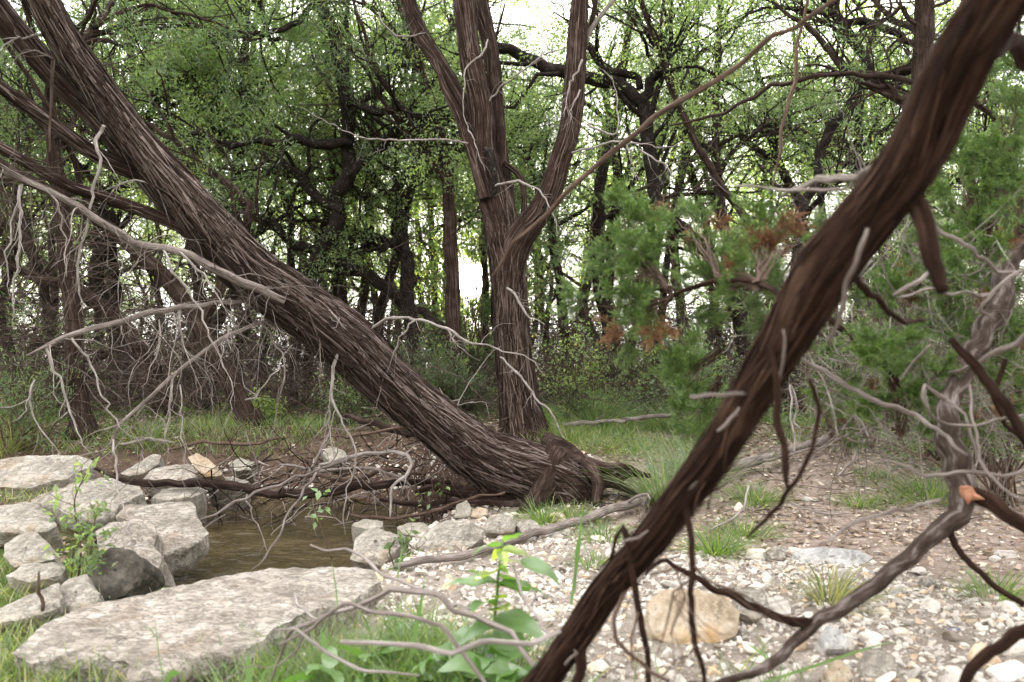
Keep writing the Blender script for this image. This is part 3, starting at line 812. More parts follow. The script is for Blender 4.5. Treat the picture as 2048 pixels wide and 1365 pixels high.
L_, S_ = M['limestone'], M['slab_stone']
slab('stone_slab', [(117, 1306), (150, 1312), (193, 1308), (255, 1327), (262, 1336), (327, 1331), (396, 1311), (440, 1302), (475, 1293), (489, 1304), (537, 1262), (602, 1228), (700, 1204), (762, 1166), (752, 1138), (690, 1131), (551, 1136), (413, 1157), (293, 1184), (200, 1203), (138, 1226), (76, 1258), (24, 1306), (70, 1322)],
     2.52, S_, 'broad flat pale limestone slab lying in front of the pool', tilt=0.03, thick=0.15, rough=0.016, seed=4, under=0.06, jag=0.03, NA=280, rings=64, flake=0.006)
blocks = [
 ('rock', [(0, 918), (60, 909), (150, 911), (183, 918), (186, 932), (150, 945), (135, 957), (90, 967), (60, 977), (-30, 977), (-60, 940)], 5.0, L_, 'wide grey flat rock at the back of the rock pile beside dark bank', 0.55, 0.3, 0.03, 11),
 ('rock', [(60, 1003), (90, 985), (130, 973), (205, 952), (225, 957), (287, 978), (283, 986), (240, 1010), (225, 1030), (190, 1042), (160, 1042), (110, 1012)], 4.05, L_, 'pale pointed limestone block with ridged top behind the leafy sapling', 0.55, 0.3, 0.10, 12),
 ('rock', [(-20, 1014), (50, 1003), (78, 1004), (100, 1030), (113, 1048), (90, 1062), (45, 1066), (-20, 1064)], 3.55, L_, 'rounded white speckled rock beside the sapling at frame edge', 0.7, 0.25, 0.14, 13),
 ('rock', [(230, 1032), (250, 1010), (380, 1003), (390, 1014), (393, 1032), (415, 1064), (398, 1082), (360, 1098), (325, 1110), (305, 1100), (298, 1060), (262, 1046)], 3.8, S_, 'flat cream limestone block jutting out over the pool water', 0.32, 0.13, 0.02, 14),
 ('rock', [(193, 1064), (220, 1045), (270, 1041), (308, 1050), (314, 1068), (306, 1090), (324, 1110), (316, 1136), (290, 1152), (250, 1125), (205, 1112)], 3.45, S_, 'rough pitted brown rock under the flat cream block', 0.95, 0.3, 0.16, 15),
 ('rock', [(167, 1147), (195, 1115), (222, 1095), (255, 1098), (285, 1120), (289, 1136), (272, 1162), (250, 1192), (205, 1203), (175, 1168)], 3.02, M['dark_stone'], 'dark block with white flecks standing before the slab', 1.9, 0.25, 0.12, 16),
 ('rock', [(8, 1086), (50, 1063), (72, 1065), (100, 1090), (112, 1120), (60, 1128), (28, 1137), (6, 1112)], 3.2, L_, 'tan angular rock leaning among the grass near frame edge', 1.0, 0.2, 0.08, 17),
 ('rock', [(8, 1151), (50, 1126), (110, 1124), (131, 1135), (125, 1147), (60, 1162)], 3.0, L_, 'small whitish flat rock between grass and dark block', 0.5, 0.1, 0.08, 18),
 ('rock', [(98, 1192), (140, 1156), (174, 1146), (181, 1166), (201, 1190), (196, 1207), (150, 1227), (124, 1217), (118, 1200)], 2.82, L_, 'jagged cream and grey rock touching the slab corner', 0.9, 0.2, 0.16, 19),
 ('rock', [(-15, 1218), (60, 1188), (115, 1166), (126, 1192), (112, 1214), (30, 1240), (-15, 1246)], 2.72, L_, 'low mottled rock with grass along its lower edge', 0.5, 0.15, 0.08, 20),
 ('rock', [(238, 948), (282, 922), (307, 908), (323, 910), (318, 926), (288, 945), (262, 952)], 5.35, L_, 'long grey rock tilted against the bank behind the pool', 0.9, 0.2, 0.1, 21),
 ('rock', [(284, 958), (306, 938), (345, 929), (380, 926), (392, 940), (392, 954), (345, 963)], 5.1, S_, 'pale pinkish flat rock behind the log at the pool end', 0.5, 0.25, 0.06, 22),
 ('rock', [(375, 914), (392, 905), (413, 915), (430, 930), (445, 948), (437, 954), (410, 953), (392, 938)], 5.15, M['ochre_stone'], 'upright orange stained rock behind the pool', 1.6, 0.2, 0.12, 23),
 ('rock', [(304, 995), (324, 978), (370, 973), (406, 974), (412, 986), (380, 994), (340, 1000)], 4.9, L_, 'flat grey rock half sunk at the far edge of the water', 0.3, 0.2, 0.04, 24),
 ('rock', [(706, 1097), (712, 1075), (726, 1063), (742, 1054), (767, 1060), (790, 1070), (812, 1074), (800, 1094), (783, 1110), (764, 1131), (725, 1126), (700, 1118)], 3.7, L_, 'pale pitted boulder beside the water with weeds in front', 0.9, 0.28, 0.16, 25),
 ('rock', [(832, 1088), (843, 1068), (854, 1055), (888, 1040), (925, 1036), (966, 1056), (964, 1072), (945, 1090), (921, 1103), (880, 1112), (850, 1108)], 3.85, L_, 'large rounded grey white boulder above the fallen pole', 1.0, 0.3, 0.16, 26),
 ('rock', [(966, 1052), (980, 1034), (1000, 1029), (1018, 1032), (1032, 1046), (1027, 1064), (995, 1066), (972, 1064)], 4.1, L_, 'squarish white boulder next to the large rounded boulder', 1.0, 0.24, 0.16, 27),
 ('rock', [(1031, 1048), (1045, 1039), (1069, 1042), (1084, 1055), (1072, 1064), (1045, 1066)], 4.1, L_, 'small pale boulder last in the row below the leaning trunk', 0.8, 0.16, 0.14, 28),
 ('rock', [(792, 1055), (815, 1047), (845, 1045), (862, 1054), (840, 1074), (805, 1070)], 4.3, M['mossy_stone'], 'dark wet rock between the two pale boulders', 0.6, 0.25, 0.1, 29),
 ('rock', [(702, 1050), (726, 1039), (766, 1043), (764, 1053), (730, 1058)], 4.35, M['mossy_stone'], 'flat brown wet rock at the pool edge under the twigs', 0.3, 0.2, 0.05, 30),
 ('rock', [(909, 1037), (913, 1010), (934, 1001), (943, 1018), (941, 1036)], 4.55, M['mossy_stone'], 'narrow upright grey stone under the leaning trunk', 2.2, 0.2, 0.1, 31),
 ('rock', [(942, 1034), (944, 1019), (960, 1014), (975, 1016), (975, 1030), (960, 1037)], 4.55, M['ochre_stone'], 'small tan stone beside the narrow upright stone', 1.2, 0.15, 0.15, 32),
 ('rock', [(1588, 1104), (1600, 1097), (1625, 1094), (1665, 1097), (1722, 1101), (1746, 1114), (1730, 1126), (1712, 1141), (1667, 1147), (1630, 1142), (1604, 1130)], 3.5, M['grey_stone'], 'flat grey boulder with dark end sunk in the brown dirt', 0.75, 0.2, 0.10, 33),
 ('rock', [(1300, 1197), (1330, 1180), (1390, 1178), (1450, 1193), (1480, 1225), (1470, 1270), (1430, 1287), (1360, 1292), (1308, 1266), (1292, 1230)], 2.62, M['ochre_stone'], 'broad orange stained rock set in the gravel behind thin stems', 0.9, 0.2, 0.12, 34),
 ('rock', [(1533, 1100), (1548, 1092), (1572, 1094), (1571, 1116), (1545, 1120)], 3.55, M['limestone'], 'small white block beside the flat grey boulder', 1.0, 0.12, 0.12, 35),
 ('rock', [(1722, 1325), (1733, 1300), (1760, 1293), (1790, 1310), (1802, 1350), (1760, 1375), (1725, 1352)], 2.24, M['limestone'], 'pale angular boulder in the gravel at the bottom of the frame', 0.9, 0.16, 0.14, 36),
 ('rock', [(1640, 1272), (1652, 1252), (1676, 1256), (1700, 1282), (1692, 1300), (1655, 1296)], 2.4, M['grey_stone'], 'bluish grey stone in gravel behind the dark fallen branch', 0.9, 0.12, 0.14, 37),
 ('rock', [(1650, 1340), (1664, 1318), (1684, 1322), (1708, 1352), (1690, 1368), (1660, 1366)], 2.2, M['ochre_stone'], 'tan angular stone in the gravel next to the pale boulder', 0.9, 0.12, 0.14, 38),
 ('rock', [(1929, 1238), (1940, 1234), (1958, 1236), (1961, 1243), (1945, 1248), (1930, 1245)], 2.68, M['ochre_stone'], 'small rounded mustard yellow stone on the white gravel', 0.6, 0.06, 0.25, 39),
 ('rock', [(1889, 1262), (1902, 1256), (1919, 1258), (1916, 1267), (1896, 1270)], 2.62, M['blue_stone'], 'small slate blue stone lying on the white gravel', 0.6, 0.05, 0.2, 40),
 ('rock', [(1844, 1154), (1862, 1149), (1874, 1166), (1866, 1180), (1850, 1170)], 3.1, M['limestone'], 'white angular stone standing in gravel at the dirt edge', 1.3, 0.1, 0.12, 41),
 ('rock', [(1774, 1190), (1790, 1172), (1809, 1172), (1805, 1192), (1790, 1202)], 3.0, M['grey_stone'], 'grey brown stone near the white angular stone', 1.1, 0.1, 0.15, 42),
 ('rock', [(1470, 1180), (1500, 1172), (1530, 1186), (1540, 1220), (1512, 1240), (1478, 1226)], 2.75, M['limestone'], 'white flat block beside the orange stained rock', 0.7, 0.12, 0.08, 43),
 ('rock', [(1650, 1170), (1690, 1158), (1720, 1180), (1700, 1198), (1662, 1196)], 3.05, M['limestone'], 'whitish flat stone below the flat grey boulder', 0.4, 0.08, 0.08, 44),
 ('rock', [(640, 900), (665, 893), (690, 903), (696, 920), (660, 926)], 5.6, M['mossy_stone'], 'pale brown stone lodged behind the twig pile on the bank', 1.0, 0.15, 0.12, 45),
 ('rock', [(412, 957), (440, 950), (470, 955), (500, 965), (470, 972), (430, 970)], 5.25, L_, 'low pale stone at the pool end behind the log', 0.4, 0.2, 0.06, 46),
 ('rock', [(455, 925), (480, 915), (510, 925), (500, 940), (470, 942)], 5.6, M['mossy_stone'], 'half buried grey stone on the dark bank behind the log', 0.9, 0.15, 0.1, 47),
]
for nm, ol, d, mt, lb, tl, th_, dm, sd in blocks:
    slab(nm, ol, d, mt, lb, tilt=tl, thick=th_, dome=dm, seed=sd, rough=0.008 + 0.012 * dm * 5, jag=0.09, group=None)

# ------------------------------------------------------------------ trees: builders
def spec(pts, dz=0.0):
    """[(px, py, width_px, depth)] -> world path and radii."""
    p = np.array([P(a[0], a[1], a[3]) for a in pts])
    r = np.array([a[2] * a[3] / F / 2 for a in pts])
    return p, r

def limb(parent, name, pts, mat, n=10, seg=0.05, rough=0.35, lumps=0.15, seed=0, **kw):
    p, r = spec(pts)
    if name == 'dead_branch':
        p, r = crook(p, r * 0.85, np.random.default_rng(seed), 0.018)
    mb = MB()
    t = tube(mb, p, r, n=n, seg=seg, rough=rough, lumps=lumps, seed=seed, **kw)
    o = mb.build(name, mat, parent)
    return o, t

def shred_paths(t, rng, m, lo=0.02, hi=0.98, L=(0.12, 0.5), W=(0.0025, 0.007), lift=0.02, droop=0.05, K=7):
    S = t['s'][-1]
    s0 = rng.uniform(lo, hi, m) * S
    ln = rng.uniform(*L, m) * rng.choice((-1, 1), m)
    th = rng.uniform(0, 2 * math.pi, m); drift = rng.normal(0, 0.25, m)
    u = np.linspace(0, 1, K)
    s = np.clip(s0[:, None] + ln[:, None] * u, 0, S)
    i = np.clip(np.searchsorted(t['s'], s), 1, t['k'] - 1)
    f = ((s - t['s'][i - 1]) / (t['s'][i] - t['s'][i - 1] + 1e-9))[..., None]
    lerp = lambda a: a[i - 1] * (1 - f) + a[i] * f
    C, N, B = lerp(t['C']), lerp(t['N']), lerp(t['B'])
    tt = th[:, None] + drift[:, None] * u
    j = (np.floor(tt / (2 * math.pi) * t['n']).astype(int)) % t['n']
    rr = np.maximum(t['rr'][i, j], t['rr'][i - 1, j])
    up = rng.uniform(0.1, 1.0, m)[:, None] * lift * (u ** 2.2) * np.where(rng.random(m) < 0.72, 0.35, 1.4)[:, None]
    radial = np.cos(tt)[..., None] * N + np.sin(tt)[..., None] * B
    Pn = C + radial * (rr + 0.0025 + up)[..., None]
    dr = droop * rng.uniform(0, 1, m)[:, None] * u ** 2 * (up / (lift + 1e-9))
    Pn[..., 2] -= dr
    side = -np.sin(tt)[..., None] * N + np.cos(tt)[..., None] * B
    w = rng.uniform(*W, m)[:, None] * (1 - 0.75 * u ** 2) * np.minimum(1, u * 6 + 0.35)
    return Pn, w, side

def shred_bark(parent, t, rng, m_parts, m_mass, mat, big=1.0, **kw):
    """Peeling bark: the largest strips each a part, the rest one mass of shreds."""
    Pn, w, s = shred_paths(t, rng, m_mass, **kw)
    mb = MB(); ribbons(mb, Pn, w, s, rng.uniform(0, 1, m_mass))
    tag(mb.build('bark_shreds', mat, parent), kind='stuff')
    kw2 = dict(kw); kw2['L'] = (0.12 * big, min(0.5, kw.get('L', (0.12, 0.5))[1] * 1.4) * big)
    kw2['W'] = (kw.get('W', (0.0025, 0.007))[0] * 2.0, kw.get('W', (0.0025, 0.007))[1] * 1.7); kw2['lift'] = kw.get('lift', 0.02) * 1.9; kw2['K'] = 9
    Pn, w, s = shred_paths(t, rng, m_parts, **kw2)
    for k in range(m_parts):
        mb = MB(); ribbons(mb, Pn[k:k + 1], w[k:k + 1], s[k:k + 1], rng.uniform(0, 1, 1))
        mb.build('bark_strip', mat, parent)

def twig(parent, pts, mat, seed, sub=0, name='twig', rng=None, n=6, kink=0.5):
    """A traced crooked dead twig with a few small side shoots in the same mesh (its own growth)."""
    p, r = spec(pts)
    r = r * np.linspace(0.86, 0.46, len(r))
    p, r = kinked(p, r, np.random.default_rng(seed + 5000), 0.13, 0.045)
    r = np.maximum(r, 0.0009)
    mb = MB()
    t = tube(mb, p, r, n=n, seg=0.009, rough=0.1, seed=seed, lumps=0.45, linear=True)
    if sub:
        rg = np.random.default_rng(seed)
        C, rr = t['C'][None], t['r'][None]
        s_, tn, r0 = sample_on(rg, C, rr, sub, 0.1, 1.0)
        sub += 3; s_, tn, r0 = sample_on(rg, C, rr, sub, 0.1, 1.0)
        w = walk(rg, s_, side_dirs(rg, tn, 0.5, 1.2, -0.25), rg.uniform(0.04, 0.30, sub), 8, 0.26, -0.06)
        tubes(mb, w, taper(np.clip(r0 * 0.5, 0.0008, 0.0026), 8, 0.3), 4)
    return mb.build(name, mat, parent)

def off_sun(p, pad=0.0):
    """True where a point is clear of the corridor through which the low sun reaches the creek."""
    q = p - np.array((0, 0, CAMZ)); s = np.array(SUN)
    t = q @ s
    dist = np.linalg.norm(q - t[..., None] * s, axis=-1)
    q2 = p - np.array((-0.03, 2.2, 0.28)); t2 = q2 @ s
    d2 = np.linalg.norm(q2 - t2[..., None] * s, axis=-1)
    return ((dist > 0.105 + 0.0155 * np.maximum(t, 0) + pad) & (d2 > 0.10 + 0.006 * np.maximum(t2, 0))) | (t < 5.6)

def paths_off_sun(Pn, pad=0.0):
    return off_sun(Pn.reshape(-1, 3), pad).reshape(Pn.shape[:2]).all(1)

def crown(root, rng, LP, LR, leaf, l2=6, l3=5, l2_len=(0.7, 1.5), l3_len=(0.25, 0.6), per=7, size=(0.042, 0.021), spread=0.07, mat_leaf=None, bark=None, lo=0.3, up=0.05, clear=True, tw_n=3, clump=-0.12):
    """Secondary branches, twigs and foliage on limb paths LP (list of (K,3)), LR radii."""
    Pn = np.stack([catmull(np.hstack([p, r[:, None]]), 12) for p, r in zip(LP, LR)])
    Rn, Pn = Pn[..., 3], Pn[..., :3]
    s, tn, r0 = sample_on(rng, Pn, Rn, l2, lo, 1.0)
    B2 = walk(rng, s, side_dirs(rng, tn, 0.4, 1.25, up), rng.uniform(*l2_len, len(s)), 8, 0.26, 0.02)
    R2 = taper(np.clip(r0 * 0.5, 0.006, 0.03), 8, 0.25)
    if clear:
        k = paths_off_sun(B2); B2, R2 = B2[k], R2[k]
    s, tn, r0 = sample_on(rng, B2, R2, l3, 0.25, 1.0)
    B3 = walk(rng, s, side_dirs(rng, tn, 0.4, 1.2, up), rng.uniform(*l3_len, len(s)), 6, 0.3, 0.0)
    R3 = taper(np.clip(r0 * 0.5, 0.002, 0.006), 6, 0.4)
    if clear:
        k = paths_off_sun(B3); B3, R3 = B3[k], R3[k]
    mb = MB(); tubes(mb, B2, R2, 5); tubes(mb, B3, R3, tw_n)
    tag(mb.build('twigs', bark, root), kind='stuff')
    A = np.concatenate([B3[:, 2], B3[:, 3], B3[:, 4], B3[:, 5], B2[:, 6], B2[:, 7]])
    D = np.concatenate([unit(B3[:, -1] - B3[:, 1])] * 4 + [unit(B2[:, -1] - B2[:, 4])] * 2)
    g_ = fbm(A * 0.95 + rng.uniform(0, 90), 71, 2)
    ok = g_ > clump
    A, D = A[ok], D[ok]
    mb = MB()
    keep = off_sun if clear else None
    if leaf == 'oak':
        leaf_cards(mb, rng, A, per, spread, size[0], size[1], keep=keep)
    else:
        spray_cards(mb, rng, A, D, per, size[0], size[1], keep=keep, spread=spread)
    if mb.n:
        mb.build('crown', mat_leaf, root, smooth=False)

def dead_twigs(root, rng, TP, TR, m, L=(0.4, 1.3), lo=0.08, hi=0.6, mat=None, droop=-0.06, clear=True):
    """Bare lower twigs, as old junipers carry them."""
    s, tn, r0 = sample_on(rng, TP[None], TR[None], m, lo, hi)
    d = side_dirs(rng, tn, 1.0, 1.7, 0.0)
    w = walk(rng, s, d, rng.uniform(*L, m), 9, 0.2, droop)
    R1 = taper(rng.uniform(0.004, 0.011, m), 9, 0.2)
    if clear:
        k = paths_off_sun(w); w, R1 = w[k], R1[k]
    s2, t2, r2 = sample_on(rng, w, R1, 5, 0.2, 1.0)
    w2 = walk(rng, s2, side_dirs(rng, t2, 0.4, 1.1), rng.uniform(0.12, 0.5, len(s2)), 6, 0.28, droop * 1.3)
    if clear:
        k = paths_off_sun(w2); w2, r2 = w2[k], r2[k]
    mb = MB(); tubes(mb, w, R1, 4); tubes(mb, w2, taper(np.clip(r2 * 0.6, 0.0018, 0.004), 6, 0.35), 3)
    tag(mb.build('dead_twigs', mat, root), kind='stuff')

# ------------------------------------------------------------------ the leaning juniper (hero)
rng = np.random.default_rng(11)
JB, SH = M['juniper_bark'], M['shred']
base = P(1150, 985, 5.0)
lean = thing('leaning_juniper', base, 'big shaggy juniper trunk leaning diagonally over the pool from its exposed roots', 'tree')
mb = MB()
p, r = spec([(1180, 1046, 30, 5.04), (1166, 1018, 84, 5.02), (1132, 984, 124, 5.0), (1062, 950, 132, 4.95), (955, 908, 118, 4.86), (860, 835, 104, 4.75), (775, 762, 104, 4.62), (700, 688, 114, 4.5), (605, 616, 113, 4.36), (510, 546, 107, 4.2), (438, 468, 104, 4.08), (372, 385, 86, 3.97), (295, 298, 70, 3.86), (217, 193, 62, 3.74), (148, 100, 60, 3.63), (88, 0, 58, 3.52), (30, -110, 54, 3.4), (-60, -290, 46, 3.2), (-300, -700, 34, 2.9), (-600, -1200, 12, 2.7)])
r = r * 0.90
t = tube(mb, p, r, n=110, seg=0.009, ridge=0.015, ridge_k=6.0, twist=0.5, flute=0.22, rough=0.15, seed=3)
trunk = mb.build('trunk', JB, lean)
shred_bark(trunk, t, rng, 200, 3600, SH, lo=0.03, L=(0.18, 0.75), W=(0.0018, 0.0062), lift=0.016, droop=0.10, K=12)
# hanging shreds on the underside
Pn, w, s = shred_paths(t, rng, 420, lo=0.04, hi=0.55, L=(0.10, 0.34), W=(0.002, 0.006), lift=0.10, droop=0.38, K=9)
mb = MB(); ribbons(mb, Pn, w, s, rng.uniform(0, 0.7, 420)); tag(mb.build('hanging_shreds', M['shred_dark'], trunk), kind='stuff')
stems = [
 ('stem', [(470, 540, 60, 4.22), (415, 478, 58, 4.12), (335, 392, 50, 4.0), (270, 312, 45, 3.92), (190, 226, 45, 3.82), (120, 155, 47, 3.72), (60, 88, 48, 3.64), (0, 18, 46, 3.55), (-80, -90, 40, 3.4), (-300, -360, 28, 3.1), (-600, -700, 12, 2.9)], 48, 700, 24),
 ('stem', [(440, 505, 40, 4.2), (385, 440, 36, 4.1), (330, 385, 33, 4.0), (293, 356, 29, 3.95), (241, 333, 28, 3.88), (172, 298, 27, 3.8), (120, 262, 26, 3.72), (69, 224, 25, 3.64), (0, 176, 25, 3.55), (-90, 120, 22, 3.4)], 28, 260, 10),
 ('branch', [(470, 530, 30, 4.18), (430, 490, 26, 4.1), (379, 461, 24, 4.02), (327, 437, 23, 3.95), (258, 410, 22, 3.86), (193, 389, 21, 3.78), (138, 372, 20, 3.7), (69, 337, 20, 3.6), (0, 296, 19, 3.5), (-80, 250, 17, 3.4)], 20, 120, 4),
]
for k, (nm, pts, n_, mm_, mp) in enumerate(stems):
    o, tt = limb(lean, nm, pts, JB, n=max(20, n_), seg=0.012, rough=0.3, lumps=0.06, ridge=0.0062 if k == 0 else 0.0042, ridge_k=5, twist=0.4, seed=20 + k)
    shred_bark(o, tt, rng, mp, mm_, SH, L=(0.06, 0.3), W=(0.0015, 0.0045), lift=0.014, droop=0.06)
GW = M['grey_wood']
b5, tt = limb(lean, 'dead_branch', [(572, 600, 17, 3.92), (537, 588, 20, 3.9), (482, 564, 21, 3.88), (441, 543, 20, 3.85), (389, 515, 19, 3.8), (327, 498, 18, 3.75), (268, 488, 19, 3.7), (241, 468, 18, 3.66), (155, 413, 17, 3.56), (96, 382, 17, 3.5), (52, 362, 17, 3.44), (0, 334, 16, 3.38), (-60, 300, 15, 3.3)], GW, n=20, seg=0.012, rough=0.5, lumps=0.14, ridge=0.0022, ridge_k=4, seed=31)
shred_bark(b5, tt, rng, 5, 60, SH, L=(0.05, 0.25), W=(0.0012, 0.003), lift=0.01, droop=0.03)
b6, _ = limb(lean, 'dead_branch', [(540, 602, 7, 4.25), (496, 603, 8, 4.18), (430, 605, 10, 4.08), (361, 615, 13, 3.98), (275, 633, 14, 3.85), (207, 653, 14, 3.75), (148, 670, 13, 3.66), (117, 681, 11, 3.62), (86, 695, 6, 3.58), (52, 712, 2, 3.53)], GW, n=14, seg=0.012, rough=0.45, lumps=0.12, ridge=0.0016, ridge_k=4, seed=32)
b7, _ = limb(lean, 'dead_branch', [(560, 628, 9, 4.35), (537, 640, 9, 4.28), (448, 677, 9, 4.12), (372, 732, 9, 4.0), (344, 753, 9, 3.96), (293, 801, 8, 3.9), (238, 850, 7, 3.83), (228, 872, 6, 3.82), (220, 890, 3, 3.8), (207, 903, 1.5, 3.79)], GW, n=12, seg=0.012, rough=0.6, lumps=0.15, ridge=0.001, ridge_k=4, seed=33)
PT, BT = M['pale_twig'], M['brown_twig']
tw = [
 (b7, [(238, 850, 5, 3.83), (203, 860, 4, 3.8), (165, 878, 3.5, 3.76), (131, 901, 2, 3.72)]),
 (b7, [(344, 753, 6, 3.96), (341, 794, 6, 3.94), (337, 863, 5, 3.92), (330, 873, 4, 3.92), (336, 905, 2, 3.9)]),
 (b6, [(117, 679, 8, 3.62), (96, 698, 8, 3.6), (103, 732, 8, 3.58), (127, 767, 7, 3.57), (145, 839, 6, 3.56), (162, 880, 5, 3.55), (186, 911, 2, 3.54)]),
 (b6, [(140, 670, 6, 3.66), (162, 701, 6, 3.65), (186, 732, 5, 3.65), (200, 780, 5, 3.64), (227, 832, 4, 3.63), (260, 870, 3, 3.62), (286, 898, 2, 3.62)]),
 (b6, [(361, 615, 6, 3.98), (360, 640, 6, 3.96), (362, 670, 5, 3.95), (382, 722, 4, 3.94), (393, 760, 3, 3.94), (403, 800, 2, 3.93)]),
 (b6, [(241, 648, 4, 3.8), (242, 665, 4, 3.79), (258, 668, 3, 3.79), (266, 645, 2, 3.79)]),
 (b6, [(318, 640, 4, 3.88), (320, 680, 4, 3.86), (310, 720, 3, 3.85), (296, 760, 3, 3.85), (282, 775, 2, 3.84)]),
 (b5, [(325, 498, 7, 3.74), (344, 536, 7, 3.72), (372, 581, 6, 3.7), (403, 629, 5, 3.69), (430, 698, 5, 3.68), (456, 745, 4, 3.67), (464, 775, 4, 3.67), (461, 829, 3, 3.66), (445, 858, 2, 3.66)]),
 (b5, [(348, 496, 6, 3.76), (389, 533, 6, 3.74), (427, 581, 5, 3.73), (445, 610, 4, 3.72), (463, 637, 2, 3.72)]),
 (b5, [(455, 650, 4, 3.72), (456, 680, 4, 3.72), (464, 702, 2, 3.72)]),
 (b5, [(96, 382, 5, 3.5), (120, 420, 5, 3.49), (130, 480, 4, 3.48), (134, 530, 4, 3.47), (125, 567, 2, 3.46)]),
 (b5, [(52, 362, 5, 3.44), (35, 410, 5, 3.43), (20, 460, 5, 3.42), (14, 536, 4, 3.41), (20, 595, 2, 3.4)]),
 (b5, [(40, 372, 7, 3.43), (42, 430, 7, 3.42), (36, 520, 6, 3.41), (30, 560, 5, 3.41), (24, 629, 4, 3.4), (29, 662, 2, 3.4)]),
 (lean, [(207, 251, 8, 3.66), (190, 276, 9, 3.65), (198, 327, 8, 3.63), (186, 379, 8, 3.62), (176, 450, 7, 3.6), (157, 502, 7, 3.6), (157, 570, 6, 3.59), (167, 606, 5, 3.59), (164, 620, 3, 3.59), (156, 627, 2, 3.59)]),
 (lean, [(93, 70, 6, 3.6), (52, 69, 6, 3.55), (20, 86, 5, 3.52), (-4, 104, 3, 3.5)]),
 (lean, [(108, 118, 4, 3.6), (80, 104, 4, 3.56), (58, 104, 4, 3.54), (26, 118, 3, 3.52), (8, 150, 2, 3.5)]),
 (lean, [(296, 366, 5, 3.85), (262, 362, 5, 3.82), (240, 370, 4, 3.8), (200, 384, 2, 3.78)]),
 (lean, [(668, 668, 6, 4.35), (673, 708, 9, 4.34), (664, 760, 9, 4.32), (661, 785, 9, 4.31), (682, 839, 7, 4.3), (700, 873, 7, 4.3), (713, 905, 6, 4.29), (700, 964, 6, 4.28), (687, 1033, 4, 4.27), (690, 1070, 2, 4.26)]),
 (lean, [(661, 780, 6, 4.31), (655, 820, 6, 4.3), (662, 880, 5, 4.29), (668, 915, 3, 4.28)]),
 (lean, [(637, 619, 7, 4.3), (655, 622, 7, 4.29), (671, 632, 6, 4.28), (692, 660, 3, 4.28)]),
 (lean, [(640, 622, 5, 4.3), (644, 650, 5, 4.29), (638, 700, 4, 4.28), (641, 790, 2, 4.28)]),
 (lean, [(732, 667, 6, 4.5), (757, 650, 7, 4.46), (787, 636, 8, 4.43), (835, 639, 8, 4.4), (893, 657, 8, 4.37), (910, 668, 8, 4.36), (928, 681, 7, 4.35), (973, 694, 6, 4.32), (1035, 706, 5, 4.29), (1066, 722, 4, 4.28), (1080, 740, 3, 4.27), (1093, 754, 2, 4.27)]),
 (lean, [(893, 657, 4, 4.37), (900, 670, 3, 4.36), (897, 684, 3, 4.36), (915, 676, 3, 4.35), (938, 690, 2, 4.34)]),
 (lean, [(835, 639, 4, 4.4), (812, 655, 4, 4.4), (795, 690, 3, 4.42), (777, 728, 2, 4.44), (760, 790, 2, 4.46), (748, 830, 2, 4.48)]),
 (lean, [(227, 880, 5, 3.6), (234, 964, 5, 3.5), (244, 1005, 5, 3.42), (255, 1040, 5, 3.36), (269, 1102, 5, 3.26), (286, 1153, 4, 3.16), (306, 1203, 3, 3.06)]),
 (lean, [(520, 640, 5, 4.3), (560, 700, 4, 4.25), (572, 760, 4, 4.2), (552, 812, 4, 4.2), (540, 900, 3, 4.2)]),
 (lean, [(70, 760, 5, 3.6), (62, 800, 5, 3.58), (70, 840, 4, 3.57), (90, 875, 4, 3.56), (122, 912, 3, 3.55)]),
 (lean, [(360, 770, 4, 3.9), (362, 830, 4, 3.88), (364, 880, 4, 3.86), (372, 925, 3, 3.85), (368, 1002, 2, 3.84)]),
 (lean, [(490, 800, 4, 4.1), (515, 790, 4, 4.1), (560, 730, 4, 4.15), (585, 690, 3, 4.2)]),
]
for k, (par, pts) in enumerate(tw):
    twig(par, pts, PT if k % 5 else GW, 100 + k, sub=3, kink=0.35)
kn = twig(lean, [(606, 616, 14, 4.28), (620, 607, 16, 4.25), (624, 600, 6, 4.24)], GW, 170, kink=0.2, name='branch_stub')
twig(lean, [(612, 612, 7, 4.26), (592, 625, 8, 4.25), (597, 640, 6, 4.24), (594, 662, 4, 4.24)], PT, 171, name='twig')
